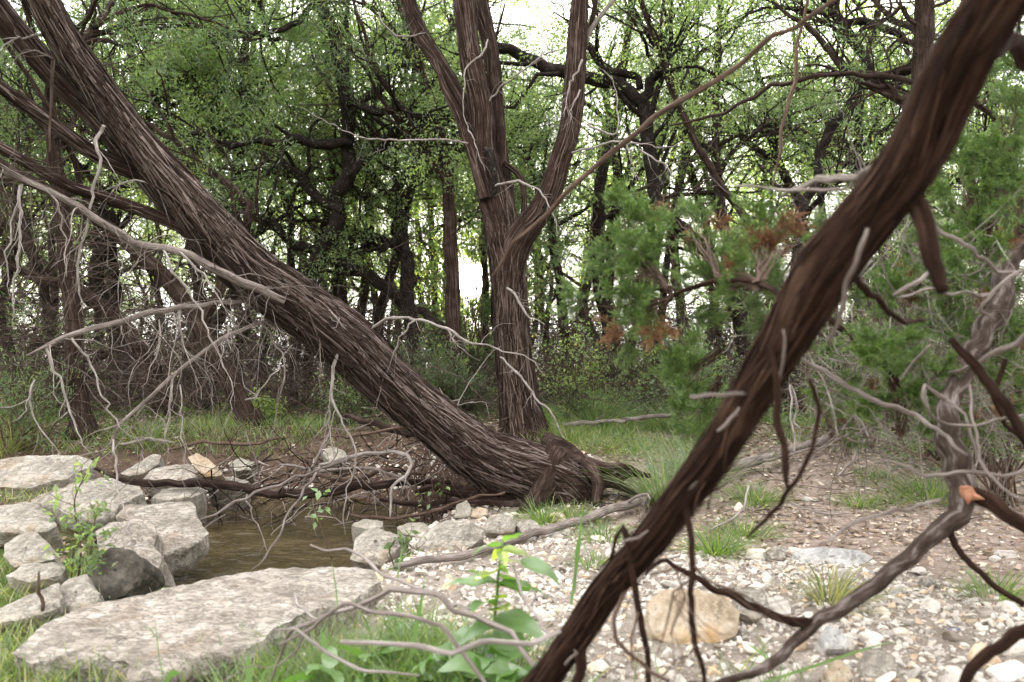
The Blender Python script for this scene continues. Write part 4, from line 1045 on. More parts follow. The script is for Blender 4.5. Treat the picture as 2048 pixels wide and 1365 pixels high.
# a long strip of peeled bark hanging under the upper fork
mb = MB(); pp = catmull([P(108, 100, 3.6), P(104, 150, 3.58), P(103, 200, 3.57), P(99, 260, 3.57), P(98, 304, 3.57)], 14)
ribbons(mb, pp[None], np.linspace(0.012, 0.006, 14)[None], np.array([[0.97, -0.25, 0.0]])); mb.build('bark_strip', M['shred_dark'], lean)
roots = [
 [(1120, 930, 70, 4.9), (1105, 958, 58, 4.82), (1086, 988, 46, 4.76), (1062, 1016, 34, 4.72), (1040, 1036, 24, 4.70)],
 [(1165, 930, 34, 4.9), (1186, 946, 24, 4.84), (1196, 972, 20, 4.8), (1193, 1000, 14, 4.78), (1197, 1022, 8, 4.77)],
 [(1110, 920, 40, 5.0), (1160, 924, 24, 5.0), (1205, 934, 16, 4.98), (1250, 934, 12, 4.95), (1280, 945, 6, 4.95)],
 [(1130, 975, 50, 5.0), (1176, 975, 30, 4.98), (1215, 962, 20, 4.96), (1250, 975, 14, 4.92), (1280, 998, 6, 4.9)],
 [(1100, 985, 50, 4.95), (1060, 1000, 32, 4.88), (1010, 1006, 24, 4.84), (950, 1004, 16, 4.85), (905, 1012, 8, 4.86)],
 [(1050, 985, 40, 4.95), (985, 980, 26, 4.95), (930, 985, 20, 4.98), (870, 975, 12, 5.0), (830, 985, 6, 5.0)],
 [(1140, 1000, 50, 4.95), (1160, 1020, 30, 4.86), (1200, 1030, 18, 4.82), (1240, 1022, 8, 4.8)],
 [(1150, 985, 70, 5.0), (1182, 1000, 40, 4.92), (1196, 1020, 26, 4.86), (1222, 1036, 14, 4.82), (1250, 1042, 6, 4.8)],
 [(1150, 965, 60, 5.05), (1192, 950, 30, 5.05), (1226, 958, 20, 5.0), (1256, 946, 13, 4.98), (1300, 952, 6, 4.96)],
 [(1150, 1000, 60, 4.92), (1128, 1018, 36, 4.84), (1110, 1030, 24, 4.8), (1085, 1034, 14, 4.78), (1062, 1044, 8, 4.76)],
 [(1180, 1000, 50, 4.95), (1186, 1018, 30, 4.87), (1172, 1034, 20, 4.82), (1180, 1046, 10, 4.78)],
 [(1000, 960, 60, 4.95), (965, 990, 34, 4.9), (950, 1012, 22, 4.88), (922, 1018, 14, 4.88), (880, 1030, 7, 4.88)],
 [(1085, 890, 40, 5.2), (1130, 905, 30, 5.3), (1160, 925, 22, 5.2), (1190, 940, 10, 5.15)],
]
for k, pts in enumerate(roots):
    pts = [(a[0], a[1], a[2] * 1.15, a[3]) for a in pts]
    limb(lean, 'root', pts, JB if k % 3 else M['juniper_dark'], n=26, seg=0.012, rough=0.4, lumps=0.3, ridge=0.005, ridge_k=4, seed=60 + k)
mb = MB(); m_ = 260
s_ = np.stack([rng.uniform(-0.62, 0.5, m_), rng.uniform(4.92, 5.25, m_), rng.uniform(0.02, 0.36, m_)], -1)
w_ = walk(rng, s_, unit(np.stack([rng.normal(0, 0.5, m_), rng.normal(-0.5, 0.3, m_), rng.uniform(-1.2, 0.1, m_)], -1)), rng.uniform(0.08, 0.35, m_), 8, 0.32, -0.12)
w_[..., 2] = np.maximum(w_[..., 2], ground_z(w_[..., 0], w_[..., 1]) + 0.004)
tubes(mb, w_, taper(rng.uniform(0.0015, 0.006, m_), 8, 0.3), 5)
tag(mb.build('fine_roots', M['brown_twig'], lean), kind='stuff')

# ------------------------------------------------------------------ the central multi-stemmed juniper
fine = []
for src, m2 in ((b5, 46), (b6, 30), (b7, 26)):
    c_ = np.array([v.co[:] for v in src.data.vertices][::20]) + base
    fine.append(c_[rng.integers(len(c_), size=m2)])
fine = np.concatenate(fine); m_ = len(fine)
w_ = walk(rng, fine, np.stack([rng.normal(-0.1, 0.7, m_), rng.normal(0, 0.6, m_), rng.uniform(-1.1, 0.25, m_)], -1), rng.uniform(0.12, 0.7, m_), 12, 0.2, -0.07)
mb = MB(); r1_ = taper(rng.uniform(0.0012, 0.0028, m_), 12, 0.3); tubes(mb, w_, r1_, 5, rng.uniform(0, 1, m_))
s2_, t2_, r2_ = sample_on(rng, w_, r1_, 3, 0.25, 1.0)
w2_ = walk(rng, s2_, side_dirs(rng, t2_, 0.4, 1.0, -0.2), rng.uniform(0.05, 0.25, len(s2_)), 7, 0.25, -0.06)
tubes(mb, w2_, taper(r2_ * 0.7, 7, 0.4), 4, rng.uniform(0, 1, len(s2_)))
tag(mb.build('fine_twigs', GW, lean), kind='stuff')
rng = np.random.default_rng(12)
ctr = thing('multi_stem_juniper', P(1055, 905, 6.8), 'stout shaggy juniper dividing into several upright stems at the middle', 'tree')
JD = M['juniper_bark']
mb = MB()
p, r = spec([(1066, 925, 145, 6.75), (1058, 890, 112, 6.78), (1050, 850, 92, 6.8), (1036, 770, 74, 6.8), (1024, 660, 74, 6.8), (1016, 553, 74, 6.8), (1006, 470, 74, 6.8), (996, 410, 64, 6.8), (990, 360, 40, 6.8)])
t = tube(mb, p, r, n=80, seg=0.014, ridge=0.013, ridge_k=6, twist=0.25, flute=0.3, rough=0.15, seed=5)
tk = mb.build('trunk', JD, ctr)
shred_bark(tk, t, rng, 80, 2400, M['shred_dark'], L=(0.1, 0.5), W=(0.002, 0.0065), lift=0.03, droop=0.08)
for k, (pts, n_, mm_) in enumerate([
   ([(1014, 600, 26, 6.78), (1008, 520, 44, 6.76), (1002, 450, 58, 6.75), (985, 380, 54, 6.72), (968, 310, 48, 6.7), (958, 207, 47, 6.66), (940, 120, 43, 6.62), (924, 0, 39, 6.58), (905, -160, 34, 6.5)], 40, 420),
   ([(1016, 600, 24, 6.85), (1012, 470, 42, 6.88), (1008, 380, 40, 6.9), (999, 275, 30, 6.9), (985, 138, 31, 6.9), (958, 0, 30, 6.9), (935, -150, 26, 6.9)], 32, 260),
   ([(965, 330, 34, 6.75), (945, 250, 34, 6.78), (920, 195, 31, 6.8), (888, 138, 31, 6.84), (846, 69, 31, 6.88), (814, 0, 30, 6.92), (775, -120, 26, 7.0)], 30, 240),
   ([(968, 400, 24, 6.6), (952, 344, 22, 6.6), (938, 293, 20, 6.62), (918, 234, 17, 6.66), (887, 172, 12, 6.7), (870, 120, 6, 6.74)], 16, 60),
   ([(1022, 640, 24, 6.74), (1018, 570, 44, 6.72), (1028, 510, 56, 6.7), (1050, 468, 52, 6.62), (1080, 428, 46, 6.56), (1104, 379, 44, 6.5), (1119, 327, 42, 6.46), (1136, 275, 40, 6.42), (1145, 207, 43, 6.4), (1149, 138, 41, 6.38), (1162, 0, 34, 6.36), (1180, -160, 28, 6.3)], 40, 420),
   ([(1040, 470, 12, 6.8), (1046, 430, 12, 6.8), (1047, 385, 12, 6.8), (1040, 352, 12, 6.8), (1008, 325, 10, 6.78)], 12, 20)]):
    o, tt = limb(ctr, 'stem', pts, JD if k != 1 else M['juniper_dark'], n=n_, seg=0.016, rough=0.3, lumps=0.08, ridge=0.0075 * min(1, n_ / 32), ridge_k=5, twist=0.3, seed=40 + k)
    shred_bark(o, tt, rng, mm_ // 18, mm_, M['shred_dark'], L=(0.08, 0.45), W=(0.0016, 0.0048), lift=0.018, droop=0.05)
limb(ctr, 'branch', [(1160, 100, 14, 6.38), (1180, 66, 11, 6.4), (1200, 36, 9, 6.4), (1232, -4, 8, 6.4), (1270, -60, 6, 6.4)], GW, seed=50)
limb(ctr, 'branch', [(1160, 110, 14, 6.38), (1180, 60, 12, 6.42), (1190, 20, 11, 6.45), (1200, -60, 9, 6.5)], M['juniper_dark'], seed=51)
limb(ctr, 'branch', [(972, 300, 14, 6.6), (984, 306, 18, 6.58), (985, 340, 19, 6.58), (990, 372, 16, 6.58), (984, 398, 8, 6.6)], M['oak_bark'], seed=52, lumps=0.4)
for k, pts in enumerate([
   [(979, 203, 4, 6.5), (1000, 176, 5, 6.4), (1041, 145, 5, 6.3), (1086, 110, 6, 6.2), (1131, 98, 4, 6.15)],
   [(991, 372, 6, 6.4), (1024, 365, 6, 6.25), (1059, 370, 6, 6.15), (1086, 389, 5, 6.1), (1103, 420, 4, 6.05), (1112, 445, 4, 6.05), (1117, 470, 2, 6.0)],
   [(935, 287, 5, 6.5), (900, 281, 5, 6.4), (845, 279, 5, 6.3), (776, 279, 5, 6.2), (725, 275, 4, 6.1), (680, 258, 3, 6.05), (600, 215, 2, 6.0)],
   [(1145, 306, 6, 6.3), (1176, 298, 6, 6.2), (1207, 287, 6, 6.1), (1251, 282, 5, 6.0), (1317, 293, 4, 5.9), (1379, 286, 2, 5.9)],
   [(1014, 577, 6, 6.5), (1030, 590, 7, 6.45), (1038, 605, 7, 6.4), (1050, 626, 6, 6.38), (1062, 636, 5, 6.36), (1090, 650, 2, 6.3)],
   [(1000, 715, 4, 6.5), (1035, 746, 6, 6.35), (1062, 784, 6, 6.3), (1090, 815, 6, 6.25), (1114, 843, 5, 6.2), (1128, 894, 4, 6.15)],
   [(975, 80, 4, 6.6), (964, 108, 5, 6.5), (935, 134, 4, 6.45), (928, 172, 4, 6.42), (927, 234, 3, 6.4), (940, 262, 5, 6.4), (955, 300, 4, 6.4), (970, 342, 2, 6.4)],
   [(1165, 120, 6, 6.2), (1150, 150, 6, 6.18), (1138, 175, 5, 6.16), (1128, 235, 3, 6.14)],
   [(1160, 180, 5, 6.2), (1150, 200, 5, 6.18), (1142, 225, 4, 6.16), (1140, 245, 2, 6.15)],
   [(1251, 282, 4, 6.0), (1260, 310, 4, 6.0), (1268, 340, 3, 6.0), (1282, 365, 2, 6.0)],
   [(760, 25, 4, 6.5), (762, 45, 5, 6.5), (785, 68, 6, 6.55), (810, 74, 6, 6.6), (850, 66, 4, 6.7)],
   [(1280, 300, 5, 5.9), (1330, 330, 4, 5.85), (1345, 350, 3, 5.8)],
   [(1175, 250, 5, 6.3), (1230, 270, 5, 6.2), (1235, 215, 4, 6.2), (1225, 160, 3, 6.2), (1190, 128, 2, 6.2)]]):
    twig(ctr, pts, PT, 200 + k, sub=3, kink=0.4)
LPs, LRs = [], []
for pts in ([(924, 0, 39, 6.58), (905, -160, 34, 6.5), (880, -400, 20, 6.4)], [(1162, 0, 34, 6.36), (1180, -160, 28, 6.3), (1210, -400, 14, 6.2)], [(814, 0, 30, 6.92), (775, -120, 26, 7.0), (700, -300, 14, 7.1)]):
    p, r = spec(pts); LPs.append(p); LRs.append(r)
crown(ctr, rng, LPs, LRs, 'juniper', l2=12, l3=8, l2_len=(0.6, 1.4), per=9, size=(0.06, 0.010), spread=0.04, mat_leaf=M['juniper_leaf'], bark=M['juniper_dark'], lo=0.2)

# ------------------------------------------------------------------ traced trees of the wood behind the creek
def traced(label, trunk, limbs=(), leaf='oak', mat='oak_bark', seed=0, l2=7, l3=6, per=7, size=None, leafmat=None, dead=26, name=None, auto=4, auto_up=0.5, auto_len=(1.5, 2.8), up_ext=0.0, lo_leaf=0.3, dead_hi=0.85, spread=0.09):
    rg = np.random.default_rng(seed)
    tr = [list(a) for a in trunk]
    if len(tr[0]) == 3:
        g = G(tr[0][0], tr[0][1]); d0 = g[1]
        tr = [[a[0], a[1], a[2], d0 if len(a) == 3 else a[3]] for a in tr]
    p, r = spec(tr)
    r = r * 0.86
    p, r = crook(p, r, rg, 0.015 if mat != 'oak_bark' else 0.05)
    # root flare and footing
    foot = p[0].copy(); foot[2] = float(ground_z(foot[0], foot[1])) - 0.06
    p = np.vstack([foot, p]); r = np.concatenate([[r[0] * 1.5], r])
    if p[1][2] - foot[2] < 0.12:
        p[1][2] = foot[2] + 0.16
    d0 = p[-1][1]
    top = p[-1]
    dirv = unit(p[-1] - p[-2]); dirv[2] = max(dirv[2], 0.6); dirv = unit(dirv)
    ext = []
    if up_ext:
        w = walk(rg, top[None], dirv[None], [up_ext], 6, 0.16, 0.06)[0][1:]
        p = np.vstack([p, w]); r = np.concatenate([r, np.linspace(r[-1] * 0.9, 0.012, 5)])
    root = thing(name or ('oak_tree' if leaf == 'oak' else 'juniper_tree'), foot, label, 'tree')
    mb = MB()
    t = tube(mb, p, r, n=18, seg=0.05, rough=0.35, lumps=0.16, ridge=0.006 if mat != 'oak_bark' else 0.004, ridge_k=3.5, twist=0.3, seed=seed, flute=0.15)
    mb.build('trunk', M[mat], root)
    LPs, LRs = [], []
    for k, pts in enumerate(limbs):
        pts = [list(a) if len(a) == 4 else [a[0], a[1], a[2], d0] for a in pts]
        lp, lr = spec(pts)
        lp, lr = crook(lp, lr, rg, 0.07)
        mb = MB(); tube(mb, lp, lr, n=12, seg=0.05, rough=0.7, lumps=0.2, seed=seed * 7 + k, ridge=0.003, ridge_k=3)
        mb.build('limb', M[mat], root)
        LPs.append(lp); LRs.append(lr)
    tc, trr = t['C'][None], t['r'][None]
    n_traced = len(LPs)
    if auto:
        s, tn, r0 = sample_on(rg, tc, trr, auto, 0.5, 0.97)
        w = walk(rg, s, side_dirs(rg, tn, 0.6, 1.3, auto_up), rg.uniform(*auto_len, auto), 10, 0.22, 0.03)
        kp = paths_off_sun(w, 0.05)
        for k in np.nonzero(kp)[0]:
            lr = np.linspace(min(r0[k] * 0.6, 0.05), 0.010, 10)
            mb = MB(); tube(mb, w[k], lr, n=9, seg=0.06, rough=0.6, lumps=0.15, seed=seed * 7 + 50 + k)
            mb.build('limb', M[mat], root)
            LPs.append(w[k]); LRs.append(lr)
    top_i = max(2, int(len(t['C']) * 0.6))
    LPs.append(t['C'][top_i:]); LRs.append(t['r'][top_i:])
    size = size or ((0.046, 0.022) if leaf == 'oak' else (0.075, 0.011))
    leafmat = leafmat or (M['oak_leaf'] if leaf == 'oak' else M['juniper_leaf'])
    crown(root, rg, LPs, LRs, leaf, l2=l2, l3=l3, per=per + 5, size=(size[0] * 0.85, size[1] * 0.85), spread=0.055 if leaf == 'oak' else 0.04, mat_leaf=leafmat, bark=M[mat], lo=lo_leaf)
    if dead:
        dead_twigs(root, rg, t['C'], t['r'], int(dead * 1.5), L=(0.4, 1.6), mat=M['brush_twig'] if seed % 2 else M['brown_twig'], hi=dead_hi)
    return root

OL = M['oak_leaf_light']
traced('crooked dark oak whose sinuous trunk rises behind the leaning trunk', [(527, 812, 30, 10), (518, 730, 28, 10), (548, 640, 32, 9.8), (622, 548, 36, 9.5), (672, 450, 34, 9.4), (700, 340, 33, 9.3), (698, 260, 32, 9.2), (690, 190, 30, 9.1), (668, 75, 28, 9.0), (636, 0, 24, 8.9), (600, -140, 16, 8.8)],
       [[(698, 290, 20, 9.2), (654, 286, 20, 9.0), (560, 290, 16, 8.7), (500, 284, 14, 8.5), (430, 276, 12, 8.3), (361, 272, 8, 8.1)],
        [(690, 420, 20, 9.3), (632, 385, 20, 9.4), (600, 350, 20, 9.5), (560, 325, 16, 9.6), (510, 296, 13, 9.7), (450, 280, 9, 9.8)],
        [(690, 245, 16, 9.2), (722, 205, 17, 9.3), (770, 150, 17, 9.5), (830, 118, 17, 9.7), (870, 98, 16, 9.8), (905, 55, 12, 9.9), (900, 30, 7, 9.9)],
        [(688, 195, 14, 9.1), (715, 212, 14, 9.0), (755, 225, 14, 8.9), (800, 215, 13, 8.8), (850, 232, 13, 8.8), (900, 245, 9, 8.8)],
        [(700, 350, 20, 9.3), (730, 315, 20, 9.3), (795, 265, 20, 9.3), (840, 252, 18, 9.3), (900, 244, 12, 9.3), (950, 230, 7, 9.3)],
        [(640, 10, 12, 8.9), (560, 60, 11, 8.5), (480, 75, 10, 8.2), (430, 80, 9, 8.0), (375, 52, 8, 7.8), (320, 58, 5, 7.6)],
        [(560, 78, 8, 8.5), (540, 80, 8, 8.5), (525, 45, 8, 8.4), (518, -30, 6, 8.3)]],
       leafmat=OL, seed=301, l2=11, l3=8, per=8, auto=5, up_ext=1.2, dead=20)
traced('dark tree leaning back from the far bank behind the dead branches', [(512, 856, 52), (480, 800, 46), (447, 743, 42), (412, 680, 40), (378, 612, 36), (325, 545, 33), (275, 497, 31), (215, 455, 27), (150, 420, 22), (80, 370, 16)],
       [[(400, 655, 22), (440, 600, 20), (470, 520, 18), (492, 452, 17), (500, 413, 17), (440, 361, 15), (361, 293, 12), (297, 248, 9)]], leaf='juniper', mat='juniper_dark', seed=303, auto=6, up_ext=1.5, dead=34)
traced('slanting dark trunk bending away at the far bank behind twigs', [(332, 832, 42), (303, 735, 40), (258, 663, 36), (206, 615, 32), (138, 570, 28), (86, 560, 22), (20, 530, 18)], [[(290, 705, 14), (240, 700, 12), (190, 720, 9), (130, 738, 6)]], leaf='juniper', mat='juniper_dark', seed=305, auto=5, up_ext=1.6, dead=34)
traced('straight thick dark juniper rising behind the rock pile', [(158, 868, 52), (152, 780, 40), (148, 690, 38), (138, 553, 36), (127, 450, 34), (112, 330, 30), (100, 200, 26)], [], leaf='juniper', mat='juniper_dark', seed=307, auto=7, up_ext=1.8, dead=46, dead_hi=0.8)
traced('thin dark trunk tilted behind the straight thick juniper', [(133, 815, 26, 8.6), (120, 740, 25, 8.6), (100, 660, 24, 8.7), (79, 553, 23, 8.8), (59, 485, 22, 8.9), (30, 380, 18, 9)], [], leaf='juniper', mat='far_bark', seed=309, auto=5, up_ext=2.2, dead=40)
traced('forked dark oak left of the sun with thick level limbs', [(838, 800, 40, 10.2), (826, 730, 35, 10.2), (812, 600, 35, 10.2), (806, 500, 33, 10.2), (790, 400, 32, 10.2), (785, 385, 26, 10.2)],
       [[(812, 618, 24, 10.2), (765, 578, 24, 10.1), (730, 548, 24, 10.0), (690, 530, 22, 9.8), (640, 515, 20, 9.6), (580, 490, 18, 9.4), (540, 440, 14, 9.2)],
        [(786, 392, 20, 10.2), (740, 398, 18, 10.2), (715, 396, 17, 10.2), (690, 370, 14, 10.2), (660, 330, 11, 10.2)],
        [(787, 395, 20, 10.2), (812, 350, 17, 10.2), (840, 318, 15, 10.2), (870, 262, 12, 10.2), (880, 200, 9, 10.2)],
        [(820, 612, 18, 10.2), (850, 622, 18, 10.2), (868, 640, 14, 10.2), (900, 665, 8, 10.2)],
        [(800, 470, 16, 10.1), (760, 500, 14, 10), (720, 470, 12, 9.9), (690, 475, 8, 9.9)]],
       seed=311, l2=8, l3=6, per=7, auto=2, dead=18)
traced('slender reddish juniper standing just left of the sun', [(918, 800, 42, 9.2), (914, 730, 36, 9.2), (907, 622, 35, 9.2), (899, 500, 33, 9.2), (893, 380, 28, 9.2), (885, 280, 22, 9.2)], [], leaf='juniper', mat='juniper_bark', seed=313, auto=6, up_ext=2.0, dead=12)
traced('angular oak with elbowed limbs behind the long tan branch', [(1520, 812, 34, 8.6), (1490, 700, 34, 8.5), (1455, 590, 36, 8.3), (1415, 505, 36, 8.2), (1369, 462, 34, 8.1), (1317, 413, 30, 8.0), (1303, 344, 30, 8.0), (1293, 241, 29, 8.0), (1280, 196, 30, 8.0)],
       [[(1284, 205, 24, 8), (1258, 182, 26, 8), (1231, 169, 26, 8.0), (1172, 155, 24, 8.0), (1110, 138, 23, 8.0), (1050, 112, 22, 8.0), (990, 86, 20, 8.0), (950, 30, 16, 8.0), (930, -60, 10, 8)],
        [(1282, 200, 20, 8), (1300, 169, 22, 8), (1326, 140, 20, 8), (1338, 120, 20, 7.9), (1325, 90, 16, 7.9), (1318, 80, 8, 7.9)],
        [(1283, 178, 14, 8), (1279, 158, 14, 8), (1240, 146, 15, 8), (1203, 134, 15, 8), (1192, 112, 13, 8), (1183, 98, 9, 8)],
        [(1334, 108, 8, 7.9), (1335, 94, 7, 7.9), (1358, 91, 4, 7.9)]],
       seed=315, l2=7, l3=6, per=7, auto=2, dead=26, leafmat=OL)
traced('thin straight dark trunk slanting past the elbowed oak', [(1600, 640, 17, 7.6), (1510, 465, 16, 7.6), (1434, 361, 15, 7.6), (1393, 293, 15, 7.6), (1348, 186, 15, 7.6), (1330, 128, 15, 7.6), (1303, 66, 13, 7.6), (1281, 0, 10, 7.6), (1262, -90, 8, 7.6)][::1], [], leaf='juniper', mat='juniper_dark', seed=317, auto=2, dead=6, l2=4, per=4)
traced('crooked oak with a zigzag trunk behind the slanting near limb', [(1575, 800, 30, 8), (1585, 620, 26, 8), (1600, 430, 24, 8), (1637, 355, 22, 8), (1641, 300, 22, 8), (1665, 251, 22, 8), (1696, 213, 22, 8), (1708, 176, 22, 8), (1738, 165, 22, 8), (1741, 145, 19, 8), (1727, 103, 22, 8), (1692, 52, 22, 8), (1658, 0, 20, 8), (1600, -60, 14, 8)],
       [[(1742, 150, 12, 8), (1770, 165, 12, 8), (1800, 182, 10, 8), (1830, 190, 7, 8)], [(1690, 50, 16, 8), (1740, 45, 15, 8), (1790, 65, 14, 8), (1840, 90, 10, 8)], [(1725, 110, 9, 8), (1690, 70, 8, 8), (1640, 45, 6, 8), (1600, 30, 4, 8)]], seed=319, l2=7, l3=6, per=5, auto=3, dead=26)
traced('upright dark juniper behind the top of the slanting near limb', [(1800, 880, 54, 6.9), (1812, 700, 44, 6.9), (1820, 500, 40, 6.9), (1828, 300, 38, 6.9), (1838, 172, 38, 6.9), (1850, 60, 40, 6.9), (1852, -60, 36, 6.9)], [[(1848, 60, 10, 6.9), (1800, 15, 9, 6.9), (1720, 60, 6, 6.9)], [(1836, 210, 14, 6.9), (1800, 200, 12, 6.8), (1780, 175, 10, 6.8), (1700, 155, 7, 6.7)]], leaf='juniper', mat='juniper_dark', seed=321, auto=7, up_ext=1.2, dead=50, dead_hi=0.95)
traced('violet grey thin trunk standing behind the near green bough', [(1384, 790, 28), (1376, 720, 26), (1362, 640, 25), (1350, 560, 22), (1352, 450, 18)], [], leaf='juniper', mat='juniper_bark', seed=323, auto=5, up_ext=2.2, dead=40)
traced('dark juniper with low twigs right of the central juniper', [(1134, 800, 24), (1132, 720, 23), (1126, 620, 22), (1110, 520, 20), (1098, 440, 17)], [], leaf='juniper', mat='far_bark', seed=325, auto=7, up_ext=2.5, dead=44)
traced('dark juniper with grassy foot between the thin violet trunk and the central juniper', [(1222, 800, 30), (1218, 700, 27), (1214, 600, 25), (1225, 480, 22), (1232, 380, 16)], [], leaf='juniper', mat='far_bark', seed=327, auto=7, up_ext=2.5, dead=44)
traced('slim dark juniper seen through the gap under the leaning trunk', [(586, 815, 24), (590, 740, 22), (592, 640, 20), (585, 540, 17), (580, 440, 14)], [], leaf='juniper', mat='far_bark', seed=329, auto=6, up_ext=2.5, dead=30)
traced('twin of the slim juniper standing a step further right under the leaning trunk', [(613, 808, 20), (616, 730, 18), (622, 620, 17), (628, 520, 15)], [], leaf='juniper', mat='far_bark', seed=331, auto=5, up_ext=2.7, dead=30)
traced('dark trunk behind the drooping dead twigs with a bent base', [(424, 818, 30), (418, 740, 26), (410, 640, 24), (392, 560, 22), (380, 470, 18)], [], leaf='juniper', mat='far_bark', seed=333, auto=6, up_ext=2.4, dead=36)
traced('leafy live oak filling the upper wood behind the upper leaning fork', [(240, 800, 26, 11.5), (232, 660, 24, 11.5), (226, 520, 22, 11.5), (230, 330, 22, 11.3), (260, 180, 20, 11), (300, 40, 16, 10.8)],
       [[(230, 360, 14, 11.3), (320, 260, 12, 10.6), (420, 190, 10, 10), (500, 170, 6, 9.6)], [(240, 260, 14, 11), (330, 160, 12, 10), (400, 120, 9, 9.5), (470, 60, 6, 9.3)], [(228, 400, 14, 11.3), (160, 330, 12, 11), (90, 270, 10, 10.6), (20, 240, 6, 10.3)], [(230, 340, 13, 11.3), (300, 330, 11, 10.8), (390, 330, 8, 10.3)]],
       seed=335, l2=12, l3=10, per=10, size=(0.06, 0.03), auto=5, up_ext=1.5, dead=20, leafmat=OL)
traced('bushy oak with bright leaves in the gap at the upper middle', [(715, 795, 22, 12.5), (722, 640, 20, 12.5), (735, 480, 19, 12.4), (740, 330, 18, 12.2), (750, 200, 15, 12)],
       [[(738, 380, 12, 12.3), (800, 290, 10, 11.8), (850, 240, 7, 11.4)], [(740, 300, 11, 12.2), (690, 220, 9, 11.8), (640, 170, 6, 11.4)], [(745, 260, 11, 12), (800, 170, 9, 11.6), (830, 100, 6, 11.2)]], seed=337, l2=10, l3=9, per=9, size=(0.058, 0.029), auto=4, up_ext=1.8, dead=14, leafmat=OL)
traced('tall airy juniper with pale foliage against the white sky', [(1306, 795, 20, 13), (1320, 640, 19, 13), (1340, 460, 18, 13), (1370, 280, 16, 13), (1390, 130, 12, 13)], [], leaf='juniper', mat='far_bark', seed=339, auto=9, up_ext=1.0, l2=8, l3=7, per=9, dead=24, auto_len=(1.2, 2.4))
traced('leafy oak behind the zigzag oak with small yellowish leaves', [(1660, 800, 24, 11), (1650, 640, 22, 11), (1610, 470, 20, 11), (1560, 330, 17, 11), (1530, 200, 13, 11)],
       [[(1600, 440, 12, 11), (1680, 360, 10, 10.6), (1760, 320, 7, 10.2)], [(1560, 330, 12, 11), (1480, 260, 10, 10.6), (1420, 230, 6, 10.4)], [(1545, 260, 10, 11), (1600, 170, 8, 10.7), (1640, 110, 5, 10.4)]], seed=341, l2=8, l3=7, per=7, auto=4, up_ext=0.6, dead=20, leafmat=OL)

traced('slim dark trunk just right of the sun deep behind the central juniper', [(972, 790, 18, 13), (970, 640, 17, 13), (966, 500, 15, 13), (972, 360, 13, 13), (980, 220, 10, 13)], [], leaf='juniper', mat='far_bark', seed=343, auto=12, up_ext=0.8, l2=8, l3=7, per=7, dead=60, auto_len=(0.9, 2.2), auto_up=0.1, dead_hi=0.95)
traced('slim dark trunk just left of the sun deep behind the reddish juniper', [(868, 790, 17, 14), (872, 640, 16, 14), (866, 500, 15, 14), (858, 360, 12, 14), (850, 230, 9, 14)], [], leaf='juniper', mat='far_bark', seed=345, auto=12, up_ext=0.8, l2=8, l3=7, per=7, dead=60, auto_len=(0.9, 2.2), auto_up=0.1, dead_hi=0.95)
traced('leafy young oak low behind the sun gap', [(930, 785, 15, 16), (926, 700, 14, 16), (918, 620, 13, 16), (905, 480, 11, 16), (915, 330, 8, 16)], [], leaf='oak', mat='far_bark', seed=347, auto=12, up_ext=0.8, l2=8, l3=7, per=6, dead=70, auto_len=(0.9, 2.2), auto_up=0.1, dead_hi=0.95, size=(0.06, 0.03))

# ------------------------------------------------------------------ the wood beyond: six kinds of tree, copied
def prototype(seed, kind, h, lean):
    rg = np.random.default_rng(seed)
    root = thing('juniper_tree' if kind == 'juniper' else 'oak_tree', (0, 0, 0), '', 'tree')
    k = 9
    z = np.linspace(-0.1, h, k)
    p = np.stack([np.cumsum(rg.normal(0, 0.10, k)) + lean * z * 0.15, np.cumsum(rg.normal(0, 0.10, k)), z], -1)
    p[:2, :2] = 0
    r = np.linspace(0.088, 0.016, k) * (1.1 if kind == 'oak' else 1.0); r[0] *= 1.5
    mb = MB(); t = tube(mb, p, r, n=12, seg=0.12, rough=0.5, lumps=0.15, ridge=0.005, ridge_k=3, seed=seed)
    mb.build('trunk', M['far_bark'] if kind == 'juniper' else M['oak_bark'], root)
    nl = 9
    s, tn, r0 = sample_on(rg, t['C'][None], t['r'][None], nl, 0.3, 0.97)
    ln = rg.uniform(1.3, 2.6, nl) * (1.15 - 0.5 * s[:, 2] / h)
    w = walk(rg, s, side_dirs(rg, tn, 0.7, 1.35, 0.35), ln, 9, 0.2, 0.03)
    LPs, LRs = [], []
    for q in range(nl):
        lr = np.linspace(min(r0[q] * 0.6, 0.05), 0.008, 9)
        mb = MB(); tube(mb, w[q], lr, n=7, seg=0.1, rough=0.5, lumps=0.1, seed=seed + q)
        mb.build('limb', M['far_bark'] if kind == 'juniper' else M['oak_bark'], root)
        LPs.append(w[q]); LRs.append(lr)
    LPs.append(t['C'][int(t['k'] * .6):]); LRs.append(t['r'][int(t['k'] * .6):])
    if kind == 'oak':
        crown(root, rg, LPs, LRs, 'oak', l2=6, l3=6, per=6, size=(0.06, 0.03), spread=0.10, mat_leaf=M['oak_leaf'], bark=M['oak_bark'], clear=False)
    else:
        crown(root, rg, LPs, LRs, 'juniper', l2=6, l3=5, per=5, size=(0.12, 0.020), spread=0.08, mat_leaf=M['juniper_leaf'], bark=M['far_bark'], clear=False)
    dead_twigs(root, rg, t['C'], t['r'], 64, L=(0.5, 1.8), lo=0.04, hi=0.6, mat=M['brush_twig'], clear=False)
    return root

